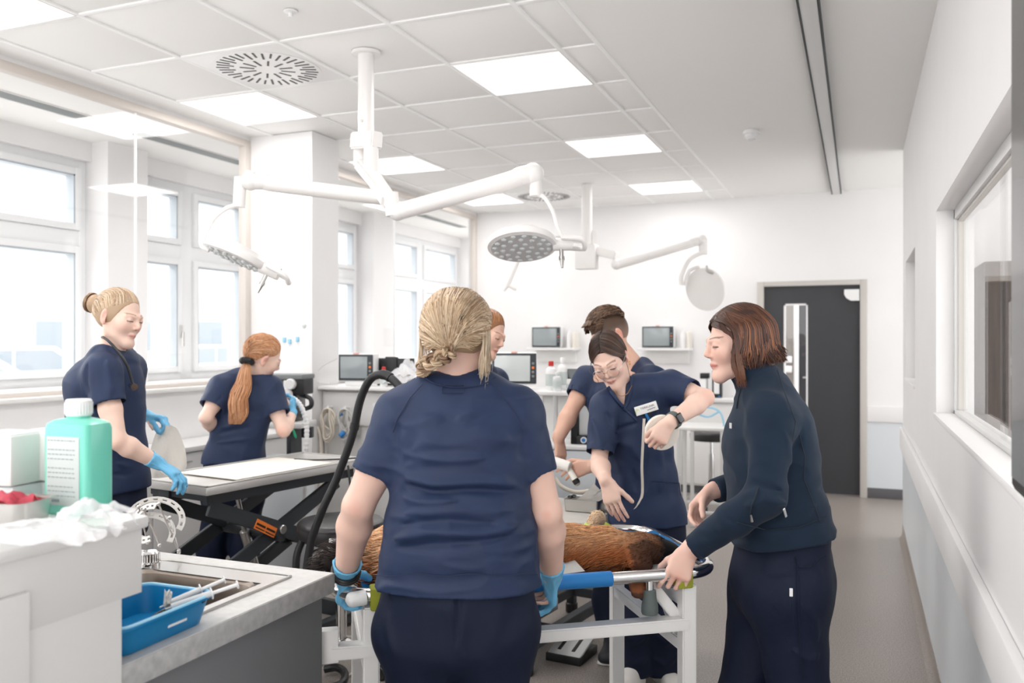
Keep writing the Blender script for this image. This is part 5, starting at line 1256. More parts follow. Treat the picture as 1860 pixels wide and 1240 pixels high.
def glove(t, W, d, n, side, s, curl, thumb, cuff_dir, name='glove', tcurl=(12, 18), spread=5, cl=.07, cr0=.034):
    W = Vector(W); d = Vector(d).normalized(); F = Field([W-Vector(cuff_dir)*.1, W+d*.2], .09, .0034)
    hand(F, W, d, n, side, s, curl, spread, thumb, tcurl, k=.004, grow=.002)
    c = Vector(cuff_dir).normalized(); G_ = like(F); G_.cone(W+d*.01, W-c*cl, .026, cr0, .0); G_.plane(W-c*cl*.98, -c); G_.cone(W-c*cl*.80, W-c*cl*1.3, cr0-.009, cr0-.004, .003, 'sub'); merge(F, G_, .012)
    return cmesh(name, F, 'glove', t, cloth(.0022, 55, d, .5, 2), smooth=1)
def small_stitch(t, name, pts, r, material, parent=None): return MB().tube(pts, r, 6).build(name, material, parent or t)
def person(label, base, rz=0):
    return thing('person', label, 'person', (base.x, base.y, 0), rz)
def onsurf(V, q, dirv, guess=.3):                                  # push q along dirv until it meets the vertex cloud V (cloth seams)
    d = A3(dirv); q = A3(q); w = V-q; s = w @ d; dd = np.linalg.norm(w-np.outer(s, d), axis=1); m = dd < .012
    return Vector(q+d*float(s[m].min())) if m.any() else None
def project(V, pts, off=.001, dirv=FWD):
    out = []
    for px, py in pts:
        a = P(px, py, 1.2); r = (a-Vector((0, 0, HC))).normalized(); h = onsurf(V, a, r)
        if h is not None: out.append(h-r*off)
    return out
def vgrid(o): 
    n = len(o.data.vertices); a = np.empty(n*3, np.float32); o.data.vertices.foreach_get('co', a); M = np.array(MW[o.parent.name]); return a.reshape(-1, 3) @ M[:3, :3].T + M[:3, 3]

# ------------------------------------------------------------------ 1 blonde woman, back to the camera
def blonde():
    t = person('blonde woman seen from behind in navy scrubs and blue gloves, gripping the stretcher', P(832, 1000, 2.22))
    z = 2.22; SL, SR = P(729, 757, z), P(938, 752, z); EL, ER = P(651, 918, 2.20), P(992, 930, 2.22); WL, WR = P(627, 1045, 2.36), P(1003, 1046, 2.40)
    H = Head(P(831, 612, 2.22), FWD*.95+RGT*.22-UP*.16, UP, 1.0)
    F = Field([P(780, 540, z), P(620, 1110, 2.4), P(1010, 1110, 2.5), P(830, 800, 2.1), P(830, 700, 2.5)], .13, .0042)
    H.add(F); F.chain([P(834, 655, 2.225), P(833, 700, 2.235)], [.050, .056], .03); F.cone(SL, SR, .05, .05, .02); F.cone(P(832, 735, z), P(832, 860, z), .08, .08, .04)
    arm(F, SL, EL, WL, (.052, .045, .043, .028)); arm(F, SR, ER, WR, (.052, .045, .043, .029))
    dL = Vector((RGT*-.25-UP*.75+FWD*.6)); dR = Vector((RGT*-.05-UP*.85+FWD*.5))
    hand(F, WL, dL, RGT*.5+FWD*.2-UP*.3, 'L', .78, ((40, 50, 30),)*4, 2); hand(F, WR, dR, -RGT*.8-FWD*.2, 'R', .78, ((40, 50, 30),)*4, 2)
    body_skin(t, F, [H], (226, 188, 172), pink=((EL-FWD*.05, .03, .4), (ER-FWD*.05, .02, .6)))
    rv = RGT
    rings = [(P(832, 722, z), rv, .120, .070), (P(834, 765, z), rv, .172, .100), (P(838, 820, z), rv, .178, .118), (P(839, 885, z), rv, .170, .118), (P(836, 965, z), rv, .190, .136), (P(833, 1075, z), rv, .222, .150)]
    F = top_field([P(660, 690, z), P(1015, 1080, z), P(830, 800, 2.1), P(830, 800, 2.45)], rings, (P(833, 640, 2.23), P(833, 686, 2.235), .060, .058, .008),
                  [(P(797, 716, z), SL, .052, .064), (P(871, 714, z), SR, .052, .064)], [(SL, EL, .66, .068, .055), (SR, ER, .62, .068, .056)], (P(832, 1058, z), -UP+FWD*.0), VX)
    sb = 2.09
    fo = []
    def fold(pts, w, a): fo.append(([P(x, y, sb) for x, y in pts], w*.9, a*1.3))
    fold(((722, 880), (780, 893), (850, 890), (955, 897)), .012, -.010); fold(((725, 868), (790, 880), (880, 876), (952, 884)), .014, .008); fold(((722, 905), (760, 913), (830, 909)), .012, .007)
    fold(((700, 985), (790, 965), (880, 968), (950, 955)), .016, .009); fold(((715, 958), (800, 942), (900, 950)), .012, -.006); fold(((705, 1000), (800, 986), (930, 975)), .014, -.007)
    fold(((730, 935), (830, 925), (945, 930)), .018, .006); fold(((955, 900), (958, 960), (970, 1010)), .018, -.006)
    fold(((820, 770), (850, 752), (888, 732)), .008, .006); fold(((838, 778), (880, 755), (930, 745)), .009, -.005)
    fold(((745, 820), (800, 800), (870, 792), (930, 800)), .030, .006); fold(((725, 850), (790, 835), (880, 832)), .018, .005)
    fold(((712, 760), (715, 800), (722, 850)), .014, -.010); fold(((958, 770), (950, 815), (950, 850)), .014, -.010); fold(((690, 790), (705, 805), (712, 830)), .010, .008); fold(((680, 800), (690, 820), (700, 850)), .008, -.006)
    fold(((975, 790), (965, 815), (958, 840)), .010, .007); fold(((985, 800), (980, 830)), .009, -.005); fold(((720, 780), (770, 765), (810, 762)), .016, .005)
    st = cmesh('scrub_top', F, 'scrubs', t, cloth(.005, 10, (0, 0, 1), 2.2, 1, fo))
    V = vgrid(st)
    for nm, pts in (('raglan_seam', [(768, 697), (745, 722), (722, 760), (712, 790)]), ('raglan_seam', [(893, 694), (915, 722), (938, 755), (955, 790)])):
        q = project(V, [tuple(p)[0:3:2] if False else p for p in [(pts[i][0]+(pts[i+1][0]-pts[i][0])*k/5, pts[i][1]+(pts[i+1][1]-pts[i][1])*k/5) for i in range(3) for k in range(5)]], .0002)
        if len(q) > 3: small_stitch(t, nm, q, .0013, 'scrub_seam', st)
    q = project(V, [(680+8*k+1, 1044+2*math.sin(k*.5)) for k in range(38)], .0); small_stitch(t, 'hem_stitch', q, .0011, 'scrub_seam', st)
    fr = project(V, [(803, 699), (803, 713), (842, 713), (842, 699)], .0)
    if len(fr) == 4: small_stitch(t, 'neck_label_stitch', fr+[fr[0]], .0012, 'scrub_seam', st)
    q = project(V, [(p_.x, p_.y) for p_ in cr([Vector((a, b, 0)) for a, b in ((772, 686), (790, 696), (815, 702), (838, 703), (862, 701), (884, 695), (900, 685))], 5)], .0002)
    if len(q) > 3: MB().tube(q, .0017, 6).build('collar_seam', 'scrub_seam', st)
    ch = [P(834, 677, 2.235)+RGT*.064*math.cos(a)+FWD*.056*math.sin(a)+UP*(.006*math.sin(a*40)*.05+.004) for a in [2*math.pi*i/120 for i in range(120)]]
    MB().tube(ch, [.0016+.0008*(i % 2) for i in range(120)], 6, closed=True).build('necklace', 'brass', t)
    MB().tube(arc(H.w(.081, -.004, -.045), .011, 0, 6.0, 18, Vector(RGT*.35+FWD*.4), UP), .0028, 8).build('earring', 'gold', t, label='gold hoop earring')
    # trousers
    pel = P(832, 1085, z)
    L = [(P(759, 1150, z), .098), (P(770, 1330, z), .088), (P(765, 1530, z), .072)]; R_ = [(P(900, 1150, z), .098), (P(893, 1330, z), .088), (P(900, 1530, z), .072)]
    fo = []
    fold(((835, 1070), (833, 1110), (828, 1180)), .010, -.008); fold(((690, 1110), (700, 1150), (720, 1200)), .012, .006); fold(((690, 1075), (705, 1085), (700, 1100)), .012, .008); fold(((960, 1120), (975, 1090), (985, 1070)), .012, .006); 
    F = legs(t, pel, rv, .203, .136, L, R_, P(832, 1050, z), disp=cloth(.006, 9, (0, 0, 1), .7, 3, fo))
    for q in (L, R_): shoe(t, q[-1][0], FWD, 'shoe_white')
    # gloves, watch
    glove(t, WL, dL, RGT*.5+FWD*.2-UP*.3, 'L', .98, ((35, 45, 25), (38, 45, 25), (40, 45, 25), (42, 45, 25)), (.5, .55, .5), WL-EL, cl=.055, cr0=.041)
    glove(t, WR, dR, -RGT*.8-FWD*.2, 'R', .98, ((30, 40, 25),)*4, (.6, .5, .4), WR-ER, cl=.05, cr0=.038)
    ax = (WL-EL).normalized(); c = WL-ax*.02; u = perp(UP, ax); v = ax.cross(u)
    MB().tube([c+(u*math.cos(a)+v*math.sin(a))*.036+ax*0 for a in [2*math.pi*i/28 for i in range(28)]], .006, 8, closed=True).tube([c+ax*.011+(u*math.cos(a)+v*math.sin(a))*.0355 for a in [2*math.pi*i/28 for i in range(28)]], .006, 8, closed=True).build('wrist_band', 'black', t, label='black wrist band')
    # hair
    rng = random.Random(3); S = Scalp(H, (0, -.016, .028), (.088, .104, .096)); cs = [(214, 190, 160), (196, 168, 136), (176, 146, 114), (226, 204, 176), (150, 120, 94), (206, 180, 150)]
    F = Field([H.w(-.12, 0, -.12), H.w(.12, 0, .14), H.w(0, -.13, 0), H.w(0, .13, 0)], .05, .005)
    F.ell(H.w(0, -.016, .026), (.086, .101, .094), H.R); F.ell(H.w(0, .10, -.03), (.092, .078, .098), H.R, .01, 'sub'); F.plane(H.w(0, 0, -.048), -H.u)
    V, Q = F.mesh(2); npmesh('hair', V, Q, 'hair', t, np.tile(LC((176, 148, 118)), (len(V), 1)))
    pa = pulled(S, rng, (.14, -.84, -.86), 2200, cs, (.0009, .0024), 1.012, .025, .10, bulge=.03, low=.14)
    for k in range(90):   # loose locks at both sides
        sd = rng.choice((-1, 1, 1)); x = sd*rng.uniform(.074, .092); p = [S.at((sd*.8, -.1+rng.uniform(-.3, .3), .6)), S.at((sd, -.15+rng.uniform(-.3, .2), 0), 1.02), H.w(x, -.01+rng.uniform(-.04, .03), -.07), H.w(x*rng.uniform(.8, 1.1), .0+rng.uniform(-.04, .04), -.10-rng.uniform(.0, .05))]
        pa.append((cr(p, 5), taper(.0012, .2), jitc((222, 202, 176), rng)))
    strands('hair_strands', pa, t)
    bp = cr([H.w(.022, -.100, -.050), H.w(.0, -.108, -.066), H.w(-.030, -.100, -.078), H.w(-.060, -.075, -.086), H.w(-.078, -.03, -.100), H.w(-.075, .04, -.13), H.w(-.07, .10, -.20)], 8); pa = []
    for s in range(3):
        for k in range(90):
            off = []; a0 = rng.uniform(0, 6.28); rr0 = .0125*math.sqrt(rng.random())
            for i, q in enumerate(bp):
                T = (bp[min(i+1, len(bp)-1)]-bp[max(i-1, 0)]).normalized(); u = perp(UP, T); v = T.cross(u); ph = i*.40+s*2.094
                off.append(q+u*(.011*math.sin(ph)+rr0*.85*math.cos(a0))+v*(.008*math.sin(2*ph)+rr0*.85*math.sin(a0)))
            pa.append((off, taper(.0017, .6, .9), jitc(cs[(s+k) % 6] if s != 1 else (140, 112, 90), rng)))
    strands('braid', pa, t, label='plaited braid laid over the left shoulder')
blonde()
# ------------------------------------------------------------------ 2 woman in navy fleece, profile, holding the stretcher corner
def fleece_woman():
    t = person('auburn bobbed woman in dark navy zip fleece at the right, hand on the stretcher corner', P(1420, 1000, 2.65))
    z = 2.65
    H = Head(P(1340, 624, z), -RGT*.985-FWD*.10-UP*.13, UP*1-RGT*.08, .95)
    SL, EL, WL = P(1402, 758, 2.50), P(1392, 902, 2.43), P(1252, 1000, 2.575); SR, ER, WR = P(1392, 752, 2.83), P(1392, 865, 2.95), P(1290, 893, 2.86)
    F = Field([P(1270, 540, z), P(1215, 1080, 2.58), P(1430, 900, 2.4), P(1430, 800, 2.98)], .10, .0037)
    H.add(F); F.chain([P(1358, 668, z), P(1392, 712, z)], [.049, .058], .03); F.cone(SL, SR, .05, .05, .02); F.cone(P(1400, 740, z), P(1400, 850, z), .07, .07, .04)
    arm(F, SL, EL, WL, (.044, .038, .038, .0265)); arm(F, SR, ER, WR, (.044, .038, .038, .0265))
    dL = Vector(-RGT*.42-UP*.66-FWD*.42); hand(F, WL, dL, -UP*.35+FWD*.8, 'L', 1.0, ((28, 45, 25), (48, 58, 28), (50, 60, 28), (50, 58, 28)), 7, (.42, .45, .75), (15, 25))
    dR = Vector(-RGT*.66-UP*.70-FWD*.25); hand(F, WR, dR, -FWD*.75-UP*.45+RGT*.35, 'R', 1.0, ((32, 28, 18), (42, 36, 22), (50, 42, 25), (56, 46, 28)), 5, (.75, .40, .5), (15, 15))
    body_skin(t, F, [H], (230, 190, 174), pink=((WL+dL.normalized()*.095, .03, .5), (WR+dR.normalized()*.13, .05, .6), (WR+dR.normalized()*.07, .03, .4)), brow=(70, 48, 38), lip=(205, 120, 112))
    rv = FWD
    rings = [(P(1392, 726, z), rv, .115, .075), (P(1398, 765, z), rv, .165, .105), (P(1398, 815, z), rv, .170, .128), (P(1404, 880, z), rv, .160, .124), (P(1416, 960, z), rv, .176, .145), (P(1422, 1010, z), rv, .18, .148)]
    F = Field([P(1250, 700, z), P(1520, 1000, z), P(1400, 800, 2.35), P(1400, 800, 3.05)], .10, VX)
    for (a, ra, wa, da), (b, rb, wb, db) in zip(rings[:-1], rings[1:]): F.econe(a, b, wa, da, wb, db, ra, rb, .04)
    F.plane(P(1418, 972, z), -UP+RGT*.16)
    F.cone(P(1388, 705, 2.60), SL, .052, .064, .05); F.cone(P(1388, 705, 2.70), SR, .052, .064, .05); F.cone(P(1392, 708, z), P(1362, 672, z), .074, .066, .02)
    for S, E, W in ((SL, EL, WL), (SR, ER, WR)):
        G_ = like(F); w2 = E.lerp(W, .93); d = (W-E).normalized()
        G_.cone(S, E, .066, .053, .02); G_.cone(E, E.lerp(W, .4), .053, .05, .03); G_.cone(E.lerp(W, .4), w2+d*.05, .05, .037, .02); G_.plane(w2, d); G_.cone(w2-d*.02, w2+d*.06, .031, .033, .003, 'sub'); merge(F, G_, .03)
    F.cone(P(1352, 655, z), P(1386, 705, z), .056, .062, .006, 'sub')
    fo = []; sb = 2.42
    def fold(pts, w, a, zz=None): fo.append(([P(x, y, zz or sb) for x, y in pts], w, a))
    fold(((1340, 905), (1375, 880), (1420, 890)), .012, -.010, 2.38); fold(((1350, 930), (1390, 905), (1430, 915)), .012, .010, 2.38); fold(((1310, 935), (1350, 962)), .010, -.007, 2.40); fold(((1290, 960), (1320, 985)), .009, -.006, 2.45)
    fold(((1270, 975), (1300, 1000)), .008, .006, 2.48); fold(((1455, 770), (1430, 830), (1415, 890)), .014, -.014, 2.50); fold(((1330, 850), (1370, 830)), .014, .006, 2.42); fold(((1420, 780), (1440, 850)), .015, .006, 2.44)
    fold(((1400, 935), (1440, 930), (1480, 915)), .015, .007, 2.50); fold(((1390, 960), (1430, 958), (1490, 940)), .010, -.005, 2.50); fold(((1480, 870), (1470, 890)), .016, -.012, 2.6); fold(((1265, 1000), (1285, 1015)), .007, .006, 2.52)
    ft = cmesh('fleece_jacket', F, 'fleece', t, cloth(.0045, 10, (0, 0, 1), 1.6, 4, fo))
    V = vgrid(ft)
    def seam(name, pts, r=.0016, m='fleece_seam', parent=ft):
        pts = [(pts[i][0]+(pts[i+1][0]-pts[i][0])*k/6, pts[i][1]+(pts[i+1][1]-pts[i][1])*k/6) for i in range(len(pts)-1) for k in range(6)]+[pts[-1]]
        q = project(V, pts, .0005)
        if len(q) > 3: MB().tube(q, r, 6).build(name, m, parent)
    seam('raglan_seam', [(1412, 672), (1428, 720), (1445, 765), (1440, 800)]); seam('side_seam', [(1452, 790), (1462, 830), (1460, 870), (1478, 915), (1490, 950)])
    seam('waist_seam', [(1338, 948), (1390, 962), (1450, 958), (1500, 938)]); seam('pocket_seam', [(1378, 885), (1365, 920), (1362, 945)], .0022)
    seam('front_zip', [(1346, 702), (1341, 722), (1338, 742)], .0022)
    for nm, a, b in (('pocket_tag', (1424, 924), (1428, 938)), ('chest_tag', (1327, 768), (1327, 778))):
        q = project(V, [a, b], .002)
        if len(q) == 2: MB().bar(q[0], q[1], .007, .003, .0005, up=FWD).build(nm, 'white_plastic', ft, label='small white fabric tag')
    q = project(V, [(1364, 935), (1366, 947)], .003)
    if len(q) == 2: MB().tube(q, [.0025, .004], 8).build('zip_pull', 'steel', ft)
    # trousers
    pel = P(1420, 1020, z)
    L = [(P(1430, 1075, 2.56), .112), (P(1452, 1270, 2.56), .088), (P(1470, 1500, 2.60), .074)]; R_ = [(P(1392, 1075, 2.76), .108), (P(1352, 1270, 2.74), .082), (P(1340, 1500, 2.78), .072)]
    fo = []; zz = 2.45
    fold(((1340, 1010), (1400, 1025), (1480, 1010)), .012, .008, zz); fold(((1345, 1040), (1390, 1048), (1440, 1040)), .010, -.007, zz); fold(((1470, 1010), (1490, 1030), (1500, 1050)), .010, .007, zz)
    fold(((1450, 1090), (1480, 1130), (1490, 1170)), .013, .008, zz); fold(((1400, 1080), (1410, 1150), (1400, 1230)), .014, -.010, 2.55); fold(((1440, 1180), (1470, 1200), (1495, 1190)), .012, .007, zz); fold(((1330, 1100), (1325, 1160), (1320, 1230)), .012, .006, 2.65)
    F = legs(t, pel, rv, .172, .142, L, R_, P(1420, 955, z), disp=cloth(.006, 9, (0, 0, 1), .7, 8, fo))
    V = vgrid(t.children[-1]); tr = t.children[-1]
    seam('side_seam', [(1448, 1010), (1450, 1080), (1452, 1160), (1458, 1235)], .0014, 'trousers', tr); seam('pocket_flap', [(1445, 1010), (1452, 1030), (1470, 1030), (1500, 1010)], .0018, 'trousers', tr)
    q = project(V, [(1437, 1068), (1437, 1083)], .002)
    if len(q) == 2: MB().bar(q[0], q[1], .009, .003, .0005, up=FWD).build('side_tag', 'white_plastic', tr, label='small white fabric tag')
    for q in (L, R_): shoe(t, q[-1][0], -RGT, 'shoe_white')
    # hair: chin-length bob
    rng = random.Random(8); S = Scalp(H, (0, -.018, .030), (.085, .108, .101)); cs = [(62, 40, 33), (74, 47, 37), (92, 58, 42), (52, 34, 30), (122, 78, 52), (84, 52, 38)]
    F = Field([H.w(-.1, -.14, -.16), H.w(.1, .12, .15)], .05, .005); F.ell(H.w(0, -.018, .028), (.083, .105, .099), H.R); F.ell(H.w(0, -.066, -.045), (.068, .045, .07), H.R, .04); F.ell(H.w(0, .098, -.045), (.10, .078, .115), H.R, .01, 'sub'); F.plane(H.w(0, 0, -.10), -H.u)
    V, Q = F.mesh(2); npmesh('hair', V, Q, 'hair', t, np.tile(LC((58, 38, 32)), (len(V), 1)))
    pa = []
    for k in range(1700):
        sd = rng.choice((-1, -1, 1)); y0 = rng.uniform(-.62, 1.0); part = (.12, y0, 1); u = rng.random()
        yb = -1.75+ (y0+.62)/1.62*2.45 + rng.uniform(-.12, .12)           # where the lock hangs: back .. front
        sx = sd*(1.0 if yb > -1 else max(.12, 1-(-1-yb)*1.15)); side = (sx, yb*.66, .35); low = (sx, yb*.78, -.28)
        p = [S.at(part, 1.0+.02*u), S.at((part[0]+sd*.5, y0*.95, .8), 1.02+.03*u), S.at(side, 1.03+.05*u), S.at(low, 1.04+.08*u)]
        e = H.loc(np.array([A3(p[-1])]))[0]; ln = rng.uniform(.035, .075); fr = yb > .15
        p += [H.w(e[0]*(1.0 if not fr else .97), e[1]+.004*rng.uniform(-1, 1)-(.0 if not fr else -.01), e[2]-ln*.6), H.w(e[0]*(.9 if not fr else .92)+rng.uniform(-.006, .006), e[1]+(-.016 if yb < -.4 else .006)+rng.uniform(-.01, .01), e[2]-ln*1.15)]
        c = jitc(cs[rng.randrange(6)], rng, .2); hi = jitc(rng.choice(((150, 92, 58), (126, 76, 50), (176, 116, 78))), rng); m = rng.random() < (.36 if .2 > yb > -.9 else .2)
        pa.append((cr(p, 3), taper(rng.uniform(.0010, .0024), .25), np.array([c*.8, c, hi if m else c*1.15, hi*.9 if m else c*1.2, c])))
    for k in range(420):   # temple locks between fringe and sides
        y0 = rng.uniform(.5, 1.25); sd = -1 if k % 3 else 1; v = rng.uniform(-.1, .1); u = rng.uniform(0, .03)
        p = [S.at((.12, y0, .95), 1.0), S.at((sd*.5, y0*.85+.12, .74), 1.03+u), S.at((sd*.86, .60+v+.12*(y0-.8), .40), 1.045+u), S.at((sd*.97, .44+v, -.02), 1.06+u), H.w(sd*.084, .034+.02*v*5, -.045), H.w(sd*.080, .028+.02*v*5, -.085-rng.uniform(0, .03))]
        p = p[:-1] if sd > 0 else p; c = jitc(cs[rng.randrange(6)], rng, .2); pa.append((cr(p, 4), taper(rng.uniform(.001, .0022), .2), np.array([c*.8, c, c*1.2, jitc((118, 74, 50), rng)])))
    for k in range(380):   # swept fringe over the temple
        y0 = rng.uniform(.35, 1.5); sd = -1 if k % 3 else 1
        p = [S.at((.12, y0, .95), 1.01), S.at((sd*.35, y0*.85+.30, .62), 1.03), S.at((sd*.72, .72+rng.uniform(-.1, .1), .22), 1.06), S.at((sd*.92, .48+rng.uniform(-.1, .1), -.12), 1.06), H.w(sd*.081, .040+rng.uniform(-.012, .02), -.055), H.w(sd*.076, .030+rng.uniform(-.016, .02), -.075-rng.uniform(0, .065))]
        p = p[:-2] if sd > 0 else p; c = jitc(cs[rng.randrange(4)], rng, .2); pa.append((cr(p, 5), taper(rng.uniform(.0008, .0018), .2), np.array([c*.8, c, c*1.2, jitc((120, 74, 50), rng)])))
    strands('hair_strands', pa, t)
fleece_woman()
# ------------------------------------------------------------------ 3 woman with glasses holding the tape
def tape_woman():
    t = person('young woman with round glasses and name badge unrolling white tape over the dog', P(1170, 965, 3.78))
    z = 3.72
    H = Head(P(1107, 652, 3.70), -FWD*.80-RGT*.24-UP*.50, UP*.86-RGT*.36-FWD*.36, .98)
    SR, ER, WR = P(1100, 738, 3.70), P(1088, 838, 3.62), P(1100, 873, 3.47); SL, EL, WL = P(1216, 702, 3.74), P(1281, 722, 3.62), P(1216, 768, 3.46)
    F = Field([P(1060, 590, z), P(1110, 940, 3.4), P(1290, 720, 3.6), P(1160, 800, 3.85)], .10, .0042)
    H.add(F); F.chain([P(1118, 676, 3.72), P(1142, 708, 3.76)], [.046, .050], .03); F.cone(SR+FWD*.045, SL+FWD*.05, .03, .03, .02); F.cone(SR+FWD*.045, SR, .03, .035, .02); F.cone(SL+FWD*.05, SL, .03, .035, .02); F.econe(P(1138, 722, 3.735), P(1140, 790, 3.75), .062, .058, .05, .06, RGT, k=.04)
    arm(F, SR, ER, WR, (.044, .038, .037, .026)); arm(F, SL, EL, WL, (.044, .041, .040, .0275))
    dR = Vector(RGT*.26-UP*.88-FWD*.30); hand(F, WR, dR, FWD*.85+RGT*.45, 'R', 1.0, ((10, 14, 8), (12, 16, 10), (14, 18, 10), (16, 20, 12)), 3, (.78, .48, .25), (8, 10))
    dL = Vector(-RGT*.52-UP*.72-FWD*.28); hand(F, WL, dL, FWD*.75-RGT*.2-UP*.3, 'L', 1.0, ((50, 75, 40), (52, 78, 40), (54, 80, 40), (56, 80, 40)), 4, (.78, .38, .4), (20, 25))
    body_skin(t, F, [H], (236, 200, 184), pink=((EL-FWD*.03, .05, .35), (WR+dR.normalized()*.16, .05, .6), (WL+dL.normalized()*.09, .03, .4)), brow=(88, 64, 52), lip=(196, 108, 104))
    rv1 = (RGT*.96+UP*.22).normalized(); rv2 = RGT
    rings = [(P(1150, 725, 3.76), rv1, .105, .065), (P(1155, 760, 3.76), rv1, .145, .095), (P(1160, 810, 3.77), rv2, .140, .105), (P(1168, 870, 3.78), rv2, .140, .108), (P(1176, 935, 3.79), rv2, .165, .125), (P(1178, 975, 3.79), rv2, .172, .130)]
    F = top_field([P(1060, 690, z), P(1290, 950, z), P(1160, 800, 3.5), P(1160, 800, 4.0)], rings, None, [(P(1126, 716, 3.73), SR, .050, .064), (P(1156, 700, 3.72), SL, .050, .068)], [(SR, ER, .86, .068, .061), (SL, EL, .66, .068, .064)], (P(1178, 948, 3.79), -UP), .0052)
    F.cone(P(1118, 676, 3.71), P(1134, 696, 3.74), .050, .046, .006, 'sub')
    for k in range(6): q = P(1125+2.0*k, 700+6.8*k, 3.62); F.cone(q-FWD*.06, q+FWD*.09, .035-.0058*k, .035-.0058*k, .004, 'sub')
    fo = []
    def fold(pts, w, a, zz=3.64): fo.append(([P(x, y, zz) for x, y in pts], w, a))
    fold(((1110, 788), (1140, 775), (1160, 768)), .010, -.010); fold(((1075, 760), (1085, 790), (1098, 815)), .016, .010); fold(((1178, 780), (1180, 830), (1172, 900)), .018, -.014); fold(((1195, 800), (1205, 850), (1200, 900)), .018, .012)
    fold(((1225, 800), (1228, 850)), .015, .010); fold(((1120, 830), (1135, 870), (1130, 920)), .020, .014); fold(((1115, 800), (1150, 810), (1165, 840)), .018, .010); fold(((1190, 700), (1200, 740), (1190, 770)), .016, .010); fold(((1215, 720), (1222, 750)), .012, -.010); fold(((1150, 850), (1160, 900)), .02, -.010)
    fold(((1098, 745), (1112, 775)), .014, -.010)
    st = cmesh('scrub_top', F, 'scrubs', t, cloth(.006, 9, (0, 0, 1), .7, 12, fo)); V = vgrid(st)
    # neckline band, V shaped
    VB = np.concatenate([V, vgrid(t.children[0])])
    for pts in ([(1104, 702), (1112, 714), (1122, 728), (1134, 741)], [(1147, 684), (1146, 708), (1142, 725), (1134, 741), (1148, 754), (1160, 766)]):
        pts = [(pts[i][0]+(pts[i+1][0]-pts[i][0])*k/5, pts[i][1]+(pts[i+1][1]-pts[i][1])*k/5) for i in range(len(pts)-1) for k in range(5)]
        q = project(VB, pts, .0)
        if len(q) > 3: MB().tube(q, .0075, 8, flat=.5, upv=FWD).build('neck_band', 'scrubs', st)
    q = project(V, [(1182+4*k, 873+.3*k) for k in range(14)]+[(1236, 900)], .0)
    if len(q) > 3: MB().tube(q, .0018, 6).build('pocket_seam', 'scrub_seam', st)
    q = project(V, [(1236, 862), (1238, 872)], .003)
    if len(q) == 2: MB().bar(q[0], q[1], .009, .004, .0005, up=FWD).build('pocket_tag', 'white_plastic', st, label='small white fabric tag')
    # trousers
    pel = P(1182, 985, 3.79)
    L = [(P(1205, 1040, 3.79), .098), (P(1204, 1130, 3.76), .085), (P(1204, 1222, 3.80), .076)]; R_ = [(P(1156, 1040, 3.79), .098), (P(1152, 1130, 3.74), .085), (P(1152, 1222, 3.76), .078)]
    fo = []; fold(((1125, 1090), (1150, 1100), (1175, 1095)), .014, .008, 3.66); fold(((1130, 1150), (1150, 1165), (1170, 1155)), .014, .009, 3.66); fold(((1190, 1150), (1210, 1170), (1230, 1150)), .014, .009, 3.68); fold(((1130, 1190), (1155, 1205), (1175, 1195)), .013, .010, 3.68); fold(((1185, 1195), (1210, 1210), (1235, 1195)), .013, .010, 3.7)
    legs(t, pel, rv2, .160, .122, L, R_, P(1180, 940, 3.79), disp=cloth(.004, 9, (0, 0, 1), .7, 15, [(a_, b_, c_*.6) for a_, b_, c_ in fo]))
    shoe(t, P(1146, 1230, 3.70), -FWD*.7-RGT*.7, 'shoe_white', .26); shoe(t, P(1206, 1230, 3.80), -FWD*.9+RGT*.2, 'shoe_white')
    # hair
    rng = random.Random(21); S = Scalp(H, (0, -.014, .030), (.080, .102, .096)); cs = [(78, 58, 50), (64, 48, 43), (96, 72, 60), (54, 42, 40), (110, 84, 70)]
    F = Field([H.w(-.1, -.12, -.1), H.w(.1, .12, .15)], .05, .005); F.ell(H.w(0, -.016, .029), (.078, .099, .094), H.R); F.ell(H.w(0, .100, -.022), (.094, .079, .098), H.R, .008, 'sub'); F.plane(H.w(0, 0, -.07), -H.u)
    V, Q = F.mesh(2); npmesh('hair', V, Q, 'hair', t, np.tile(LC((66, 49, 43)), (len(V), 1)))
    pa = []
    for k in range(900):
        sd = rng.choice((-1, 1)); y0 = rng.uniform(-.5, 1.25); p = S.path([(sd*.03, y0, .92), (sd*.50, y0*.95+.05, .62), (sd*.92, y0*.62+.08, .08), (sd*.95, -.25+y0*.28, -.35), (sd*.6, -.85, -.6)], 15, 1.0, .02, rng)
        c = jitc(cs[rng.randrange(5)], rng, .2); pa.append((p, taper(rng.uniform(.0010, .0022), .6), np.array([c*.75, c, c*1.25, c])))
    for k in range(10): x = rng.choice((-1, 1)); pa.append((cr([S.at((x*.9, .35, .1)), H.w(x*.078, .035, -.03), H.w(x*.074, .04, -.07), H.w(x*.07, .045, -.10)], 5), taper(.0012, .2), jitc((92, 68, 58), rng)))
    strands('hair_strands', pa, t)
    # glasses
    g = thing('glasses', 'thin round wire glasses worn by the woman with the tape', 'glasses', H.w(0, .12, 0))
    for q in (-1, 1):
        c = H.w(q*.033, .113, -.006); rr = [c+H.r*(.0255*math.cos(a))*1+H.u*.0225*math.sin(a)-H.f*(.006*abs(math.cos(a))*(1 if math.cos(a)*q > 0 else 0)) for a in [2*math.pi*i/28 for i in range(28)]]
        MB().tube(rr, .0012, 6, closed=True).build('rim', 'steel', g); m = MB(); vs = [m.bm.verts.new(p) for p in rr]; m.bm.faces.new(vs); m.build('lens', 'pane_glass', g)
        MB().tube(cr([H.w(q*.058, .106, .002), H.w(q*.075, .085, .006), H.w(q*.080, .02, .012), H.w(q*.080, -.005, .01)], 5), .0015, 6).build('temple', 'steel' if q < 0 else 'black', g)
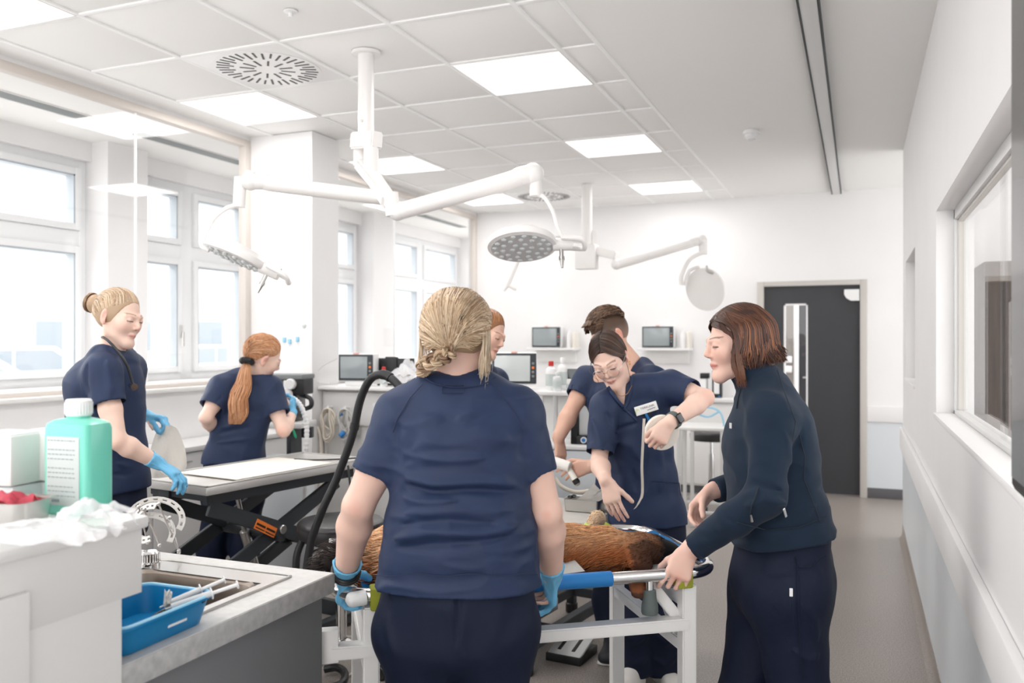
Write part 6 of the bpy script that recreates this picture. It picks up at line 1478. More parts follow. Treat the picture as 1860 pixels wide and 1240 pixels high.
    MB().tube([H.w(-.010, .1165, .001), H.w(0, .120, .003), H.w(.010, .1165, .001)], .0012, 6).build('bridge', 'gold', g)
    for q in (-1, 1): MB().tube(arc(H.w(q*.081, -.002, -.040), .008, 0, 6.0, 14, H.f, H.u), .0016, 6).build('earring', 'gold', t)
    ch = [P(1116, 707, 3.655), P(1122, 716, 3.64), P(1130, 719, 3.635), P(1140, 714, 3.64), P(1148, 700, 3.66)]; MB().tube(cr(ch, 5), .0014, 6).build('necklace', 'gold', t)
    # badge
    c0 = onsurf(vgrid(st), P(1173, 742, 1.2), (P(1173, 742, 1.2)-Vector((0, 0, HC))).normalized()) or P(1173, 742, 3.62)
    b = thing('name_badge', 'white name badge with dark lettering pinned to the scrubs of the woman with tape', 'badge', c0-FWD*.012)
    bx = (RGT*.955+UP*.295).normalized(); bn = perp(-FWD+UP*.15, bx); by = bn.cross(bx); MM = Matrix((bx, by, bn)).transposed().to_4x4(); MM.translation = c0+bn*.018
    MB().box((-.049, -.0195, -.0015), (.049, .0195, .0015), .006, seg=3).build('plate', 'white_plastic', b, local=True).matrix_local = MW[b.name].inverted() @ MM
    def txt(s, size, x, y, m):
        cu = bpy.data.curves.new('t', 'FONT'); cu.body = s; cu.size = size; cu.extrude = .0003; ob = bpy.data.objects.new('t', cu); COL.objects.link(ob); dg = bpy.context.evaluated_depsgraph_get(); me = bpy.data.meshes.new_from_object(ob.evaluated_get(dg)); bpy.data.objects.remove(ob)
        o = link('lettering', me, m, b, True); o.matrix_local = MW[b.name].inverted() @ MM @ Matrix.Translation((x, y, .0018))
    txt('TIERKLINIK', .0125, -.025, .001, 'black')
    sg = MB(); sg.tube(cr([Vector((.002+.0045*k, -.0085+.0016*(-1)**k+.0003*k, .0016)) for k in range(9)], 4), .0011, 5); sg.build('illegible_line', 'black', b, local=True).matrix_local = MW[b.name].inverted() @ MM
    lg = MB()
    for k in range(4): lg.tube(arc((-.036, -.002, .0018), .004+.0028*k, .3+.5*k, 2.6+.45*k, 9), .0007, 5)
    lg.build('logo', 'lime_wrap', b, local=True).matrix_local = MW[b.name].inverted() @ MM
    MB().tube([c0+bn*.015-UP*.018+RGT*-.004, c0+bn*.02-UP*.038+RGT*.006, c0+bn*.016-UP*.052+RGT*.014], .006, 8).build('clip', 'blue_vinyl', b, label='blue clip')
    MB().bar(c0+bn*.016-UP*.012+RGT*.004, c0+bn*.016-UP*.026+RGT*.018, .014, .006, .002, up=FWD).build('clip_back', 'black', b)
    # watch
    ax = (WL-EL).normalized(); c = WL-ax*.028; u = perp(-FWD+UP*.2+RGT*.35, ax); v = ax.cross(u); w = thing('smart_watch', 'black square-faced watch on the wrist of the woman with tape', 'watch', c)
    bd = MB()
    for s in range(-2, 3): bd.tube([c+ax*.0048*s+(u*math.cos(a)*.0315+v*math.sin(a)*.0335) for a in [2*math.pi*i/26 for i in range(26)]], .003, 6, closed=True)
    bd.build('strap', 'rubber_grey', w, kind='stuff'); m4 = Matrix((ax, v, u)).transposed()
    MB().box((-.017, -.02, -.005), (.017, .02, .006), .005, seg=3).build('case', 'black_gloss', w, local=True).matrix_local = MW[w.name].inverted() @ (Matrix.Translation(c+u*.036) @ m4.to_4x4())
    # tape roll and strip
    tc = P(1202, 785, 3.50); n_ = Vector(-FWD*.93+RGT*.18-UP*.1).normalized(); q = n_.to_track_quat('Z', 'Y').to_matrix()
    tr = thing('tape_roll', 'roll of cream tape held in the fist of the woman with glasses', 'tape', tc)
    MB().lathe([(.037, -.012), (.071, -.012), (.072, -.011), (.072, .011), (.071, .012), (.037, .012), (.037, -.012)], tc, 48, q, cap=False).build('tape', 'mat_cream', tr)
    MB().lathe([(.0335, -.0125), (.037, -.0125), (.037, .0125), (.0335, .0125), (.0335, -.0125)], tc, 40, q, cap=False).build('core', 'white_plastic', tr)
    sp = cr([P(1170, 760, 3.46), P(1168, 800, 3.45), P(1166, 845, 3.45), P(1167, 880, 3.45), P(1166, 900, 3.44), P(1160, 914, 3.43), P(1153, 924, 3.43)], 6)
    MB().sheet([[p-RGT*.0055-UP*.002*(i > 30), p+RGT*.0055+UP*.004*(i > 26)] for i, p in enumerate(sp)], .0008).build('loose_strip', 'mat_cream', tr)
tape_woman()
# ------------------------------------------------------------------ 4 young man behind
def man():
    t = person('brown-haired young man in navy scrubs leaning in behind the woman with glasses', P(1150, 900, 4.2))
    z = 4.15; H = Head(P(1108, 612, z), -RGT*.82-FWD*.45-UP*.38, UP*.92-RGT*.36, 1.0)
    SR, ER, WR = P(1068, 690, 4.28), P(1036, 748, 4.2), P(1014, 795, 4.12); SL, EL, WL = P(1185, 692, 4.02), P(1150, 838, 3.98), P(1078, 846, 3.95)
    F = Field([P(1050, 560, z), P(1000, 850, 4.1), P(1200, 700, z), P(1100, 870, 3.9)], .12, .005)
    H.add(F, True); F.chain([P(1128, 640, z), P(1150, 672, z)], [.056, .066], .03); F.cone(SR, SL, .05, .05, .02)
    arm(F, SR, ER, WR, (.047, .043, .041, .030)); arm(F, SL, EL, WL, (.047, .043, .041, .030))
    dR = Vector(RGT*.12-UP*.95-FWD*.15); hand(F, WR, dR, -RGT*.6+FWD*.6, 'R', 1.0, ((14, 20, 12), (20, 25, 14), (26, 30, 16), (30, 32, 18)), 3, (.8, .35, .4))
    dL = Vector(-RGT*.95-UP*.22-FWD*.1); hand(F, WL, dL, FWD*.8-UP*.45, 'L', 1.0, ((18, 25, 12), (26, 32, 16), (32, 36, 18), (36, 38, 18)), 4, (.75, .55, .2))
    body_skin(t, F, [H], (228, 184, 162), pink=((H.w(-.08, -.01, 0), .035, .7), (ER, .05, .3), (WL+dL*.1, .06, .4)))
    rv = (RGT*.8-FWD*.6).normalized()
    rings = [(P(1142, 690, 4.17), rv, .12, .075), (P(1135, 730, 4.17), rv, .19, .115), (P(1145, 800, 4.2), rv, .185, .115), (P(1150, 900, 4.22), rv, .185, .12), (P(1152, 960, 4.22), rv, .19, .125)]
    F = top_field([P(1030, 640, 4.15), P(1240, 960, 4.2), P(1120, 800, 3.9), P(1120, 800, 4.5)], rings, (P(1122, 628, 4.14), P(1150, 676, 4.16), .066, .068, .008), [(P(1132, 678, 4.2), SR, .055, .066), (P(1165, 668, 4.13), SL, .055, .066)], [(SR, ER, .55, .070, .066), (SL, EL, .5, .070, .066)], (P(1152, 945, 4.22), -UP), .006)
    cmesh('scrub_top', F, 'scrubs', t, cloth(.007, 8, (0, 0, 1), .8, 22))
    pel = P(1152, 970, 4.22); L = [(P(1180, 1010, 4.2), .10), (P(1180, 1090, 4.18), .09), (P(1182, 1148, 4.2), .08)]; R_ = [(P(1120, 1010, 4.25), .10), (P(1112, 1090, 4.2), .09), (P(1112, 1140, 4.15), .078)]
    legs(t, pel, rv, .17, .12, L, R_, P(1152, 930, 4.22))
    shoe(t, P(1112, 1180, 4.15), -RGT*.25-FWD*.9, 'shoe_dark'); shoe(t, P(1182, 1180, 4.2), -RGT*.3-FWD*.9, 'shoe_dark')
    rng = random.Random(5); S = Scalp(H, (0, -.010, .040), (.080, .107, .103)); cs = [(98, 74, 58), (80, 60, 48), (118, 90, 70), (66, 50, 42), (136, 104, 82)]
    F = Field([H.w(-.1, -.12, -.1), H.w(.1, .14, .17)], .05, .005); F.ell(H.w(0, -.016, .034), (.077, .098, .093), H.R); F.ell(H.w(0, .040, .098), (.056, .056, .030), H.R, .03); F.ell(H.w(0, .10, -.055), (.10, .07, .09), H.R, .01, 'sub'); F.plane(H.w(0, -.06, -.035), -H.u-H.f*.25)
    V, Q = F.mesh(2); Lc = H.loc(V); f = np.clip((Lc[:, 2]+.03)/.07, 0, 1)[:, None]; npmesh('hair', V, Q, 'hair', t, (LC((150, 118, 100))*(1-f)+LC((86, 65, 52))*f).astype(np.float32))
    pa = []
    for k in range(1500):
        x = rng.uniform(-.9, .9); y = rng.uniform(-.85, .95); d = np.array((x, y, max(.2, 1-.62*(x*x+y*y)))); q0 = S.at(d, 1.0); q1 = S.at(d+np.array((.05, .16, .10)), 1.09+rng.uniform(0, .05)); q2 = S.at(d+np.array((.10, .36+rng.uniform(-.12, .12), .06)), 1.10+rng.uniform(0, .08))
        c = jitc(cs[rng.randrange(5)], rng, .2); pa.append((cr([q0, q1, q2], 5), taper(rng.uniform(.0014, .003), .15), np.array([c*.7, c, c*1.25])))
    for k in range(200):
        x = rng.uniform(-.55, .55); q0 = S.at((x, .62, .85)); q1 = S.at((x*.9-.05, .95, .82), 1.14); q2 = S.at((x*.8-.12, 1.1, .55), 1.26+rng.uniform(-.04, .08)); c = jitc(cs[rng.randrange(5)], rng, .2); pa.append((cr([q0, q1, q2], 5), taper(.0028, .2), np.array([c*.75, c, c*1.25])))
    strands('hair_strands', pa, t)
    r = thing('gauze_roll', 'white gauze roll held between the young man hands', 'gauze', P(1022, 840, 3.93)); MB().cyl(P(1006, 838, 3.96), P(1036, 848, 3.92), .024, 18, bev=.003).build('roll', 'paper', r)
    r = thing('dark_tipped_instrument', 'cream instrument with black tip held in the young man lower hand', 'instrument', P(1042, 868, 3.9)); MB().cyl(P(1034, 852, 3.93), P(1050, 880, 3.88), .014, 14, bev=.003).build('handle', 'mat_cream', r); MB().cyl(P(1044, 870, 3.875), P(1049, 878, 3.87), .016, 14, bev=.003).build('tip', 'black', r)
man()
# ------------------------------------------------------------------ 5 woman half hidden behind the blonde
def hidden_woman():
    t = person('reddish-haired woman looking down, half hidden behind the blonde woman head', P(872, 900, 4.3))
    z = 4.3; H = Head(P(884, 606, z), RGT*.80-FWD*.48-UP*.36, UP*.95+RGT*.3, .98)
    SR, ER, WR = P(840, 700, 4.2), P(832, 800, 4.2), P(860, 880, 4.0); SL, EL, WL = P(900, 692, 4.42), P(915, 800, 4.3), P(905, 880, 4.1)
    F = Field([P(870, 560, z), P(830, 900, 4.1), P(920, 700, z), P(880, 880, 3.95)], .12, .0048)
    H.add(F); F.chain([P(872, 640, z), P(868, 672, z)], [.046, .056], .03); F.cone(SR, SL, .045, .045, .02)
    for S, E, W, sd in ((SR, ER, WR, 'R'), (SL, EL, WL, 'L')):
        arm(F, S, E, W, (.044, .038, .037, .026)); hand(F, W, -UP*.6-FWD*.6+RGT*.2, -UP*.6+FWD*.5, sd, .95, ((20, 25, 15),)*4)
    body_skin(t, F, [H], (232, 190, 170), brow=(110, 72, 52), lip=(196, 112, 104))
    rv = (RGT*.55+FWD*.83).normalized()
    rings = [(P(868, 688, z), rv, .11, .07), (P(868, 725, z), rv, .16, .10), (P(868, 800, z), rv, .15, .105), (P(868, 890, z), rv, .165, .12), (P(868, 930, z), rv, .17, .12)]
    F = top_field([P(810, 650, z), P(930, 930, z), P(870, 800, 4.05), P(870, 800, 4.55)], rings, (P(876, 628, z), P(868, 680, z), .057, .060, .008), [(P(862, 680, 4.27), SR, .048, .06), (P(876, 678, 4.33), SL, .048, .06)], [(SR, ER, .6, .064, .06), (SL, EL, .6, .064, .06)], (P(868, 915, z), -UP), .006)
    cmesh('scrub_top', F, 'scrubs', t, cloth(.007, 8, (0, 0, 1), .8, 31))
    pel = P(868, 940, z); L = [(P(884, 985, 4.36), .092), (P(886, 1080, 4.34), .08), (P(886, 1134, 4.36), .07)]; R_ = [(P(852, 985, 4.24), .092), (P(850, 1080, 4.22), .08), (P(848, 1145, 4.24), .07)]
    legs(t, pel, rv, .16, .115, L, R_, P(868, 905, z))
    for q in (L, R_): shoe(t, q[-1][0], RGT*.8-FWD*.5, 'shoe_white')
    rng = random.Random(9); S = Scalp(H, (0, -.014, .030), (.080, .102, .096)); cs = [(176, 124, 84), (150, 100, 66), (196, 146, 104), (128, 84, 58)]
    F = Field([H.w(-.1, -.12, -.1), H.w(.1, .12, .15)], .05, .005); F.ell(H.w(0, -.016, .029), (.078, .099, .094), H.R); F.ell(H.w(0, .100, -.022), (.094, .079, .098), H.R, .008, 'sub'); F.plane(H.w(0, 0, -.06), -H.u)
    V, Q = F.mesh(2); npmesh('hair', V, Q, 'hair', t, np.tile(LC((150, 102, 68)), (len(V), 1))); pa = []
    pa += pulled(S, rng, (0, -1, .05), 700, cs)
    strands('hair_strands', pa, t)
hidden_woman()
# ------------------------------------------------------------------ 6 standing woman with bun at the left table
def bun_woman():
    t = person('fair-haired woman with a bun and stethoscope wiping the table at left in blue gloves', P(195, 900, 3.6))
    z = 3.6; H = Head(P(215, 577, z), RGT*.92-FWD*.27-UP*.20, UP*.97+RGT*.22, 1.0)
    SR, ER, WR = P(186, 676, 3.46), P(213, 800, 3.40), P(286, 840, 3.52); SL, EL, WL = P(236, 668, 3.74), P(232, 738, 3.86), P(266, 756, 3.90)
    F = Field([P(170, 520, z), P(320, 890, 3.6), P(190, 820, 3.4), P(240, 750, 3.92)], .11, .0043)
    H.add(F); F.chain([P(205, 612, z), P(200, 645, z)], [.045, .054], .015); F.cone(SR, SL, .045, .045, .02); F.cone(P(200, 660, z), P(195, 760, z), .07, .07, .04)
    arm(F, SR, ER, WR, (.046, .040, .038, .026)); arm(F, SL, EL, WL, (.044, .038, .037, .025))
    dR = Vector(RGT*.75-UP*.52+FWD*.1); dL = Vector(RGT*.96-UP*.12-FWD*.15)
    hand(F, WR, dR, -UP*.8-RGT*.4, 'R', .78, ((20, 25, 15),)*4, 3); hand(F, WL, dL, -UP*.9, 'L', .78, ((30, 35, 20),)*4, 3)
    body_skin(t, F, [H], (236, 202, 186), pink=((ER, .05, .3),), brow=(140, 108, 84), lip=(205, 130, 122))
    rv = (RGT*-.5-FWD*.85).normalized()
    rings = [(P(202, 655, z), rv, .105, .07), (P(192, 700, z), rv, .155, .112), (P(193, 760, z), rv, .150, .112), (P(200, 820, z), rv, .145, .105), (P(200, 880, z), rv, .16, .12), (P(200, 920, z), rv, .165, .122)]
    F = top_field([P(110, 610, z), P(270, 920, z), P(190, 800, 3.3), P(190, 800, 3.95)], rings, (P(212, 600, z), P(198, 652, z), .058, .060, .008), [(P(192, 648, 3.57), SR, .048, .062), (P(210, 645, 3.63), SL, .048, .062)], [(SR, ER, .48, .072, .066), (SL, EL, .75, .066, .06)], (P(200, 890, z), -UP), .0056)
    fo = []
    def fold(pts, w, a, zz=3.4): fo.append(([P(x, y, zz) for x, y in pts], w, a))
    fold(((160, 660), (158, 700), (168, 725)), .014, -.010); fold(((190, 650), (200, 690), (205, 725)), .013, .008); fold(((140, 690), (150, 740), (160, 790)), .016, .008); fold(((228, 690), (232, 740), (228, 800)), .014, -.008); fold(((210, 840), (225, 850), (240, 845)), .010, .007, 3.5); fold(((205, 858), (225, 865), (242, 858)), .010, -.007, 3.5)
    cmesh('scrub_top', F, 'scrubs', t, cloth(.006, 9, (0, 0, 1), .8, 40, fo))
    pel = P(200, 920, z); L = [(P(212, 980, 3.7), .09), (P(214, 1120, 3.7), .078), (P(210, 1215, 3.74), .068)]; R_ = [(P(190, 980, 3.5), .092), (P(190, 1120, 3.5), .08), (P(186, 1240, 3.54), .068)]
    legs(t, pel, rv, .158, .115, L, R_, P(200, 880, z))
    for q in (L, R_): shoe(t, q[-1][0], RGT*.85-FWD*.4, 'shoe_white')
    glove(t, WR, dR, -UP*.8-RGT*.4, 'R', 1.0, ((14, 30, 25), (18, 34, 25), (22, 38, 25), (26, 40, 25)), (.8, .5, .3), WR-ER, cl=.045, cr0=.034)
    glove(t, WL, dL, -UP*.9-FWD*.2, 'L', .98, ((45, 45, 25), (48, 45, 25), (50, 45, 25), (50, 45, 25)), (.8, .35, .45), WL-EL, cl=.03, cr0=.032)
    ax = (WL-EL).normalized(); c = WL-ax*.035; u = perp(UP, ax); v = ax.cross(u); MB().tube([c+(u*math.cos(a)+v*math.sin(a))*.031 for a in [2*math.pi*i/24 for i in range(24)]], .007, 8, closed=True).build('bracelet', 'rubber_grey', t, label='dark bracelet')
    rng = random.Random(13); S = Scalp(H, (0, -.014, .030), (.080, .102, .095)); cs = [(206, 180, 152), (186, 158, 130), (168, 140, 114), (222, 200, 174)]
    F = Field([H.w(-.1, -.2, -.1), H.w(.1, .12, .15)], .05, .005); F.ell(H.w(0, -.016, .029), (.078, .099, .093), H.R); F.ell(H.w(0, .100, -.022), (.094, .079, .098), H.R, .008, 'sub'); F.plane(H.w(0, -.03, -.055), -H.u-H.f*.25); F.ell(H.w(0, -.128, .035), (.042, .034, .042), H.R, .012)
    V, Q = F.mesh(2); npmesh('hair', V, Q, 'hair', t, np.tile(LC((176, 148, 120)), (len(V), 1))); pa = []
    pa += pulled(S, rng, (0, -1, .12), 900, cs)
    for k in range(150):
        a0 = rng.uniform(0, 6.28); r0 = rng.uniform(.008, .031); c0 = H.w(0, -.13, .036); tl = rng.uniform(-.5, .5)
        p = [c0+H.r*(r0+.012)*math.cos(a0+q*.5)+H.u*(r0+.012)*math.sin(a0+q*.5)-H.f*(.030*math.sqrt(max(0, 1-(r0/.042)**2))-.012*tl) for q in range(9)]; pa.append((p, taper(.0022, .5), jitc(rng.choice(((150, 122, 98), (176, 146, 118), (128, 102, 82))), rng)))
    strands('hair_strands', pa, t)
    s = thing('stethoscope', 'black stethoscope hanging round the neck of the woman with the bun', 'stethoscope', P(235, 680, 3.5))
    MB().tube(cr([P(188, 618, 3.66), P(186, 612, 3.55), P(198, 620, 3.50), P(216, 640, 3.49), P(230, 662, 3.49), P(238, 685, 3.50), P(242, 700, 3.50)], 6), .0055, 8).build('tube', 'black', s)
    MB().cyl(P(240, 700, 3.5), P(244, 703, 3.47), .014, 16).build('chest_piece', 'chrome', s)
    w = thing('paper_cloth', 'beige paper cloth lifted from the table by the woman with the bun', 'cloth', P(310, 830, 3.85)); g = []
    for i in range(16):
        row = []
        for j in range(14):
            a, b = i/15, j/13; x = 303-10*a+(b-.45)*(14+66*a**.45)+5*math.sin(6*b+3*a)*a; y = 772+96*a-22*a*b*b+10*b*a*math.sin(3*b); row.append(P(x, y, 3.86+.035*math.sin(7*b+2*a)*a-.06*b))
        g.append(row)
    MB().sheet(g, .001).build('cloth', 'paper', w)
    w = thing('wiping_cloth', 'white wiping cloth under the gloved hand on the table', 'cloth', P(318, 872, 3.72)); g = []
    for i in range(10): g.append([P(275+6.2*i+1.2*j, 838+4.8*i+1.5*j+2*math.sin(i+j), 3.66-.006*j+.006*i) for j in range(7)])
    MB().sheet(g, .0015).build('cloth', 'paper', w)
bun_woman()
# ------------------------------------------------------------------ 7 woman with red ponytail, back to the camera
def pony_woman():
    t = person('woman with long strawberry-blonde ponytail bending at the anaesthesia machine, seen from behind', P(430, 900, 4.850))
    z = 4.85; H = Head(P(476, 648, z), RGT*.72+FWD*.55-UP*.42, UP*.9+RGT*.42, 1.06)
    SL, EL, WL = P(404, 706, 4.770), P(374, 758, 4.670), P(396, 790, 4.910); SR, ER, WR = P(488, 706, 4.880), P(515, 782, 4.810), P(531, 750, 4.970)
    F = Field([P(480, 600, z), P(370, 800, 4.750), P(540, 730, 4.950), P(440, 780, z)], .12, .0048)
    H.add(F); F.chain([P(470, 668, z), P(455, 692, z)], [.046, .056], .03); F.cone(SL, SR, .045, .045, .02)
    arm(F, SL, EL, WL, (.044, .039, .037, .025)); arm(F, SR, ER, WR, (.046, .042, .039, .026))
    dR = Vector(-RGT*.05+UP*.75+FWD*.6); hand(F, WR, dR, -RGT*.8, 'R', .78, ((40, 45, 25),)*4); hand(F, WL, RGT*.6-UP*.5+FWD*.5, -UP, 'L', .95)
    body_skin(t, F, [H], (238, 204, 188), pink=((ER-FWD*.03, .045, .4), (H.w(.08, 0, 0), .03, .6)))
    rv = (RGT*.97+FWD*.2).normalized()
    rings = [(P(450, 696, z), rv, .118, .078), (P(445, 728, z), rv, .168, .108), (P(436, 770, z), rv, .148, .112), (P(430, 800, z), rv, .143, .112), (P(424, 838, z), rv, .168, .13), (P(424, 862, z), rv, .172, .132)]
    F = top_field([P(360, 670, z), P(530, 850, z), P(440, 760, 4.550), P(440, 760, 5.150)], rings, (P(474, 652, z), P(456, 690, z), .058, .060, .008), [(P(440, 688, z), SL, .056, .072), (P(466, 688, z), SR, .056, .072)], [(SL, EL, .66, .076, .067), (SR, ER, .62, .078, .069)], (P(424, 838, z), -UP+RGT*.03), .005)
    fo = []
    def fold(pts, w, a, zz=4.70): fo.append(([P(x, y, zz) for x, y in pts], w, a))
    fold(((388, 790), (420, 782), (468, 776)), .012, -.009); fold(((388, 780), (430, 770), (470, 766)), .012, .008); fold(((384, 806), (430, 800), (466, 796)), .012, .007); fold(((470, 715), (480, 745), (470, 790)), .014, -.008); fold(((405, 715), (398, 745), (392, 775)), .014, -.008)
    cmesh('scrub_top', F, 'scrubs', t, cloth(.006, 9, (0, 0, 1), .9, 50, fo))
    pel = P(422, 865, z); L = [(P(402, 905, 4.830), .094), (P(386, 990, 4.850), .08), (P(374, 1130, 4.850), .068)]; R_ = [(P(446, 905, 4.870), .094), (P(446, 990, 4.870), .08), (P(440, 1130, 4.890), .068)]
    legs(t, pel, rv, .160, .125, L, R_, P(424, 832, z))
    for q in (L, R_): shoe(t, q[-1][0], FWD, 'shoe_white')
    glove(t, WR, dR, -RGT*.8, 'R', .98, ((50, 50, 30),)*4, (.7, .4, .5), WR-ER, cl=.03, cr0=.032)
    g = thing('green_tool', 'green plastic tool hanging from the gloved hand of the ponytailed woman', 'tool', P(535, 780, 4.950)); MB().tube(cr([P(528, 755, 4.950), P(531, 775, 4.950), P(538, 796, 4.950)], 5), [.006]*4+[.010]*5+[.012, .004], 10, flat=.5).build('tool', 'green_tool', g)
    rng = random.Random(17); S = Scalp(H, (0, -.014, .030), (.080, .102, .095)); cs = [(206, 150, 108), (190, 132, 92), (218, 166, 124), (174, 118, 82), (228, 182, 146)]
    tie = H.loc(np.array([A3(P(449, 653, 4.790))]))[0]
    F = Field([H.w(-.1, -.14, -.1), H.w(.1, .12, .15)], .05, .005); F.ell(H.w(0, -.016, .029), (.078, .099, .093), H.R); F.ell(H.w(0, .100, -.022), (.094, .079, .098), H.R, .008, 'sub'); F.plane(H.w(0, -.03, -.055), -H.u-H.f*.2)
    V, Q = F.mesh(2); npmesh('hair', V, Q, 'hair', t, np.tile(LC((184, 122, 80)), (len(V), 1))); pa = []
    td = (tie-np.array((0, -.014, .03)))/np.array((.08, .102, .095)); tw = P(449, 653, 4.790)
    pa += pulled(S, rng, tuple(td), 900, cs, end=tw)
    strands('hair_strands', pa, t); pa = []
    for k in range(620):
        a0 = rng.uniform(0, 6.28); r0 = math.sqrt(rng.random()); ph = rng.uniform(0, 6.28); p = []; n = 20; L_ = rng.uniform(.8, 1.06)
        for i in range(n):
            s = i/(n-1)*L_; c = cr([P(449, 655, 4.760), P(442, 690, 4.725), P(434, 728, 4.715), P(428, 770, 4.710)], 8); idx = min(len(c)-1, s*(len(c)-1)); q = c[int(idx)].lerp(c[min(int(idx)+1, len(c)-1)], idx-int(idx)); wd = np.interp(s, [0, .12, .5, .85, 1.06], [.014, .028, .052, .054, .02])
            p.append(q+RGT*(wd*r0*math.cos(a0)+.011*s*math.sin(s*13+ph*.35+r0*2))+FWD*(wd*.55*r0*math.sin(a0))+UP*(-.0))
        c = jitc(cs[rng.randrange(5)], rng, .12); pa.append((p, taper(rng.uniform(.0016, .0034), .25), np.array([c*.92, c, c*1.12, c*1.15])))
    strands('ponytail', pa, t)
    ax = (P(443, 690, 4.730)-P(452, 648, 4.770)).normalized(); u = perp(UP, ax); v = ax.cross(u); sc_ = MB()
    MB().tube([P(448, 656, 4.760)+(u*math.cos(a)+v*math.sin(a))*(.026+.004*math.sin(7*a)) for a in [2*math.pi*i/36 for i in range(36)]], [.016+.004*math.sin(9*i) for i in range(36)], 8, closed=True).build('scrunchie', 'black', t, label='black scrunchie')
pony_woman()
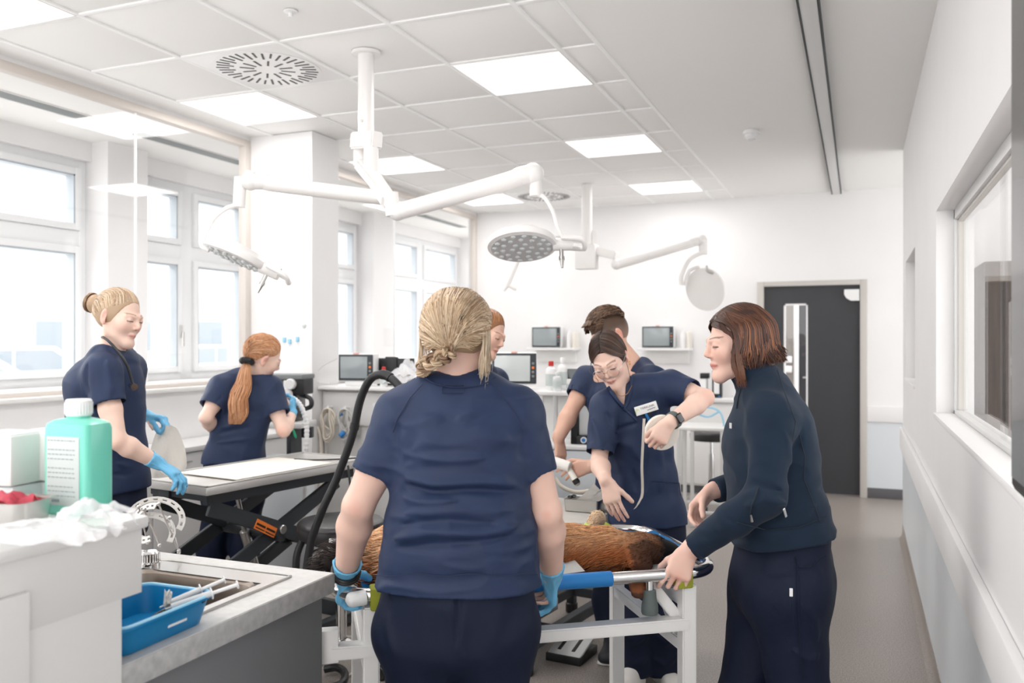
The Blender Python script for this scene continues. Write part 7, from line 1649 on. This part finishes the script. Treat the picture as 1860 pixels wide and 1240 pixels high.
# ================================================================== THE DOG
mat('fur_skin', (120, 72, 44), .8, attr='Col'); mat('fur', (140, 84, 48), .6, attr='Col', spec=.25)
def dog():
    t = thing('dog', 'reddish-brown dog with black muzzle lying on its side on the stretcher', 'dog', G(.5, .25, RH-.03), GRZ)
    B = RH-.045; g = lambda u, v, h: G(u, v, B+h); W = GV
    F = Field([g(-.2, -.05, -.05), g(1.08, -.05, 0), g(-.2, .64, 0), g(1.08, .64, 0), g(.5, .3, .25), P(1083, 930, 3.02), P(585, 1030, 2.56)], .07, .0062)
    F.econe(g(.10, .25, .075), g(.30, .24, .078), .105, .068, .115, .068, W, k=.04); F.econe(g(.30, .24, .078), g(.56, .23, .078), .115, .068, .135, .072, W, k=.04)
    F.econe(g(.56, .23, .078), g(.66, .215, .078), .135, .072, .105, .066, W, k=.04); F.chain([g(.64, .20, .080), g(.76, .185, .078), g(.85, .175, .072)], [.070, .060, .054], .04)
    F.ell(g(.875, .175, .072), (.072, .060, .054), [[GU[i], GV[i], UP[i]] for i in range(3)], .03)
    F.chain([g(.92, .18, .068), g(.955, .185, .062), g(.985, .19, .058)], [.045, .034, .026], .025); F.cone(g(.992, .191, .066), g(.998, .191, .062), .014, .013, .006)
    F.cone(g(.92, .185, .05), g(.97, .19, .037), .026, .018, .02)
    for s, vv, hh in ((-1, .118, .115), (1, .235, .12)):          # ears
        Rm = Matrix((GU*.5+UP*-.75-GV*.4*(-s if s < 0 else 1)*0, GV, UP)).transposed()
    ear = Vector(GU*-.35-UP*.8-GV*.45).normalized(); e2 = perp(GU, ear); e3 = ear.cross(e2)
    F.econe(g(.865, .135, .11), g(.835, .10, .05), .020, .012, .040, .011, e2, k=.012); F.econe(g(.835, .10, .05), g(.83, .09, .018), .040, .011, .018, .009, e2, k=.01)
    F.econe(g(.80, .03, .02), g(.79, -.0, -.012), .034, .016, .024, .012, GU, k=.02)
    # front legs: one raised over the body, one along the bed
    pw = P(1086, 949, 3.0)
    F.chain([g(.56, .30, .10), g(.58, .40, .11), pw-GU*.03-UP*.04], [.052, .036, .026], .03); F.chain([pw-GU*.03-UP*.04, pw+UP*.015], [.027, .029], .015)
    F.chain([g(.56, .30, .05), g(.62, .45, .035), g(.60, .56, .03)], [.05, .034, .027], .03)
    F.chain([g(.12, .28, .09), g(.22, .42, .07), g(.12, .52, .05), g(.16, .60, .045)], [.085, .05, .03, .026], .04)
    F.chain([g(.10, .26, .05), g(.17, .42, .035), g(.07, .54, .03), g(.10, .62, .03)], [.08, .05, .03, .026], .04)
    F.ell(g(.07, .22, .085), (.10, .11, .075), [[GU[i], GV[i], UP[i]] for i in range(3)], .04)
    tl = cr([g(.02, .20, .085), P(668, 1012, 2.62), P(640, 1004, 2.60), P(612, 1010, 2.58), P(592, 1026, 2.56)], 4); F.chain(tl, [.030-.001*i for i in range(len(tl))], .02)
    V, Q = F.mesh(2)
    RM = np.array([[GU[i], GV[i], UP[i]] for i in range(3)], np.float32); O = A3(GO+UP*B)
    def col(V, rnd=None):
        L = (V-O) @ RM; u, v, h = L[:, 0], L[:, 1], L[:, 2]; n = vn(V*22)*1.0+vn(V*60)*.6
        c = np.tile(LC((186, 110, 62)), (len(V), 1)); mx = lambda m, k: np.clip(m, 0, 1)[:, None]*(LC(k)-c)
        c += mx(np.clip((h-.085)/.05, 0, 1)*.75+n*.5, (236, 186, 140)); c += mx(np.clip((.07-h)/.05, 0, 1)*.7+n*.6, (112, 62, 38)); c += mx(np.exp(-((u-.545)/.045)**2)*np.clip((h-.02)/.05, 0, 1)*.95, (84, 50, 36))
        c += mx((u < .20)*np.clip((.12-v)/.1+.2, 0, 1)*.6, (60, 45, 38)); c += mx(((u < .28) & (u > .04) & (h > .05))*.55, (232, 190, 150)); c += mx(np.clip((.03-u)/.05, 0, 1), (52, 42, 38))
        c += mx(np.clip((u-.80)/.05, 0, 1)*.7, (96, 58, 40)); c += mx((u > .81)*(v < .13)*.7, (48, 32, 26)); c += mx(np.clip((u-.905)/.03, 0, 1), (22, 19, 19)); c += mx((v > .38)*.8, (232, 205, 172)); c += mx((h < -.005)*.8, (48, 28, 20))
        return np.clip(c, .004, 1).astype(np.float32)
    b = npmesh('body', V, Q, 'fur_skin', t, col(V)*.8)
    MB().sphere(g(1.0, .191, .064), (.014, .018, .014), RM and None if False else None, 14, 10).build('nose', 'black_gloss', t, label='black nose')
    rng = np.random.RandomState(4); N_ = normals(V, Q); L = (V-O) @ RM
    area = np.linalg.norm(np.cross(V[Q[:, 2]]-V[Q[:, 0]], V[Q[:, 3]]-V[Q[:, 1]]), axis=1); pr = area/area.sum(); f = rng.choice(len(Q), 20000, p=pr); w = rng.dirichlet((1, 1, 1, 1), len(f)).astype(np.float32)
    Pp = (V[Q[f]]*w[:, :, None]).sum(1); Nn = N_[Q[f, 0]]; Lp = (Pp-O) @ RM; cc = col(Pp); pa = []
    for i in range(len(f)):
        u, v, h = Lp[i]
        if u > .955 or (v < .07 and h < .035 and u > .7): continue
        fl = -A3(GU)*1.0+A3(GV)*(.15 if h > .09 else -.25)-A3(UP)*(.3 if v < .2 else .1)+A3(GU)*.35*np.sin(u*19+v*23); fl = fl+rng.normal(0, .15, 3)
        if u < .03: fl = A3(tl[-1]-tl[0]); fl = fl/np.linalg.norm(fl)*.6+Nn[i]*.9
        fl = fl-Nn[i]*(fl @ Nn[i])*.9; fl /= np.linalg.norm(fl)+1e-6; ln = (.040 if u < .03 else .010 if v > .42 else .014 if (u > .80 or h < .0) else .038)*rng.uniform(.6, 1.3)
        a = Pp[i]; lf = .5 if u < .03 else .15; q = [a-Nn[i]*.002, a+fl*ln*.45+Nn[i]*ln*lf, a+fl*ln+Nn[i]*ln*lf*.8]
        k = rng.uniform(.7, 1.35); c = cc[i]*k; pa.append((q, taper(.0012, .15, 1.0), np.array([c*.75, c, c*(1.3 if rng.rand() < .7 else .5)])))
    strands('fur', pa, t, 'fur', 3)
    MB().cyl(pw-UP*.052-GU*.045, pw-UP*.018-GU*.014, .036, 16, bev=.006).build('bandage', 'lime_wrap', t, label='lime green bandage on the raised paw')
    MB().tube(arc(pw+UP*.015, .012, 0, 3.0, 5, GU, UP), .014, 8).build('paw_pad', 'mat_cream', t)
dog()
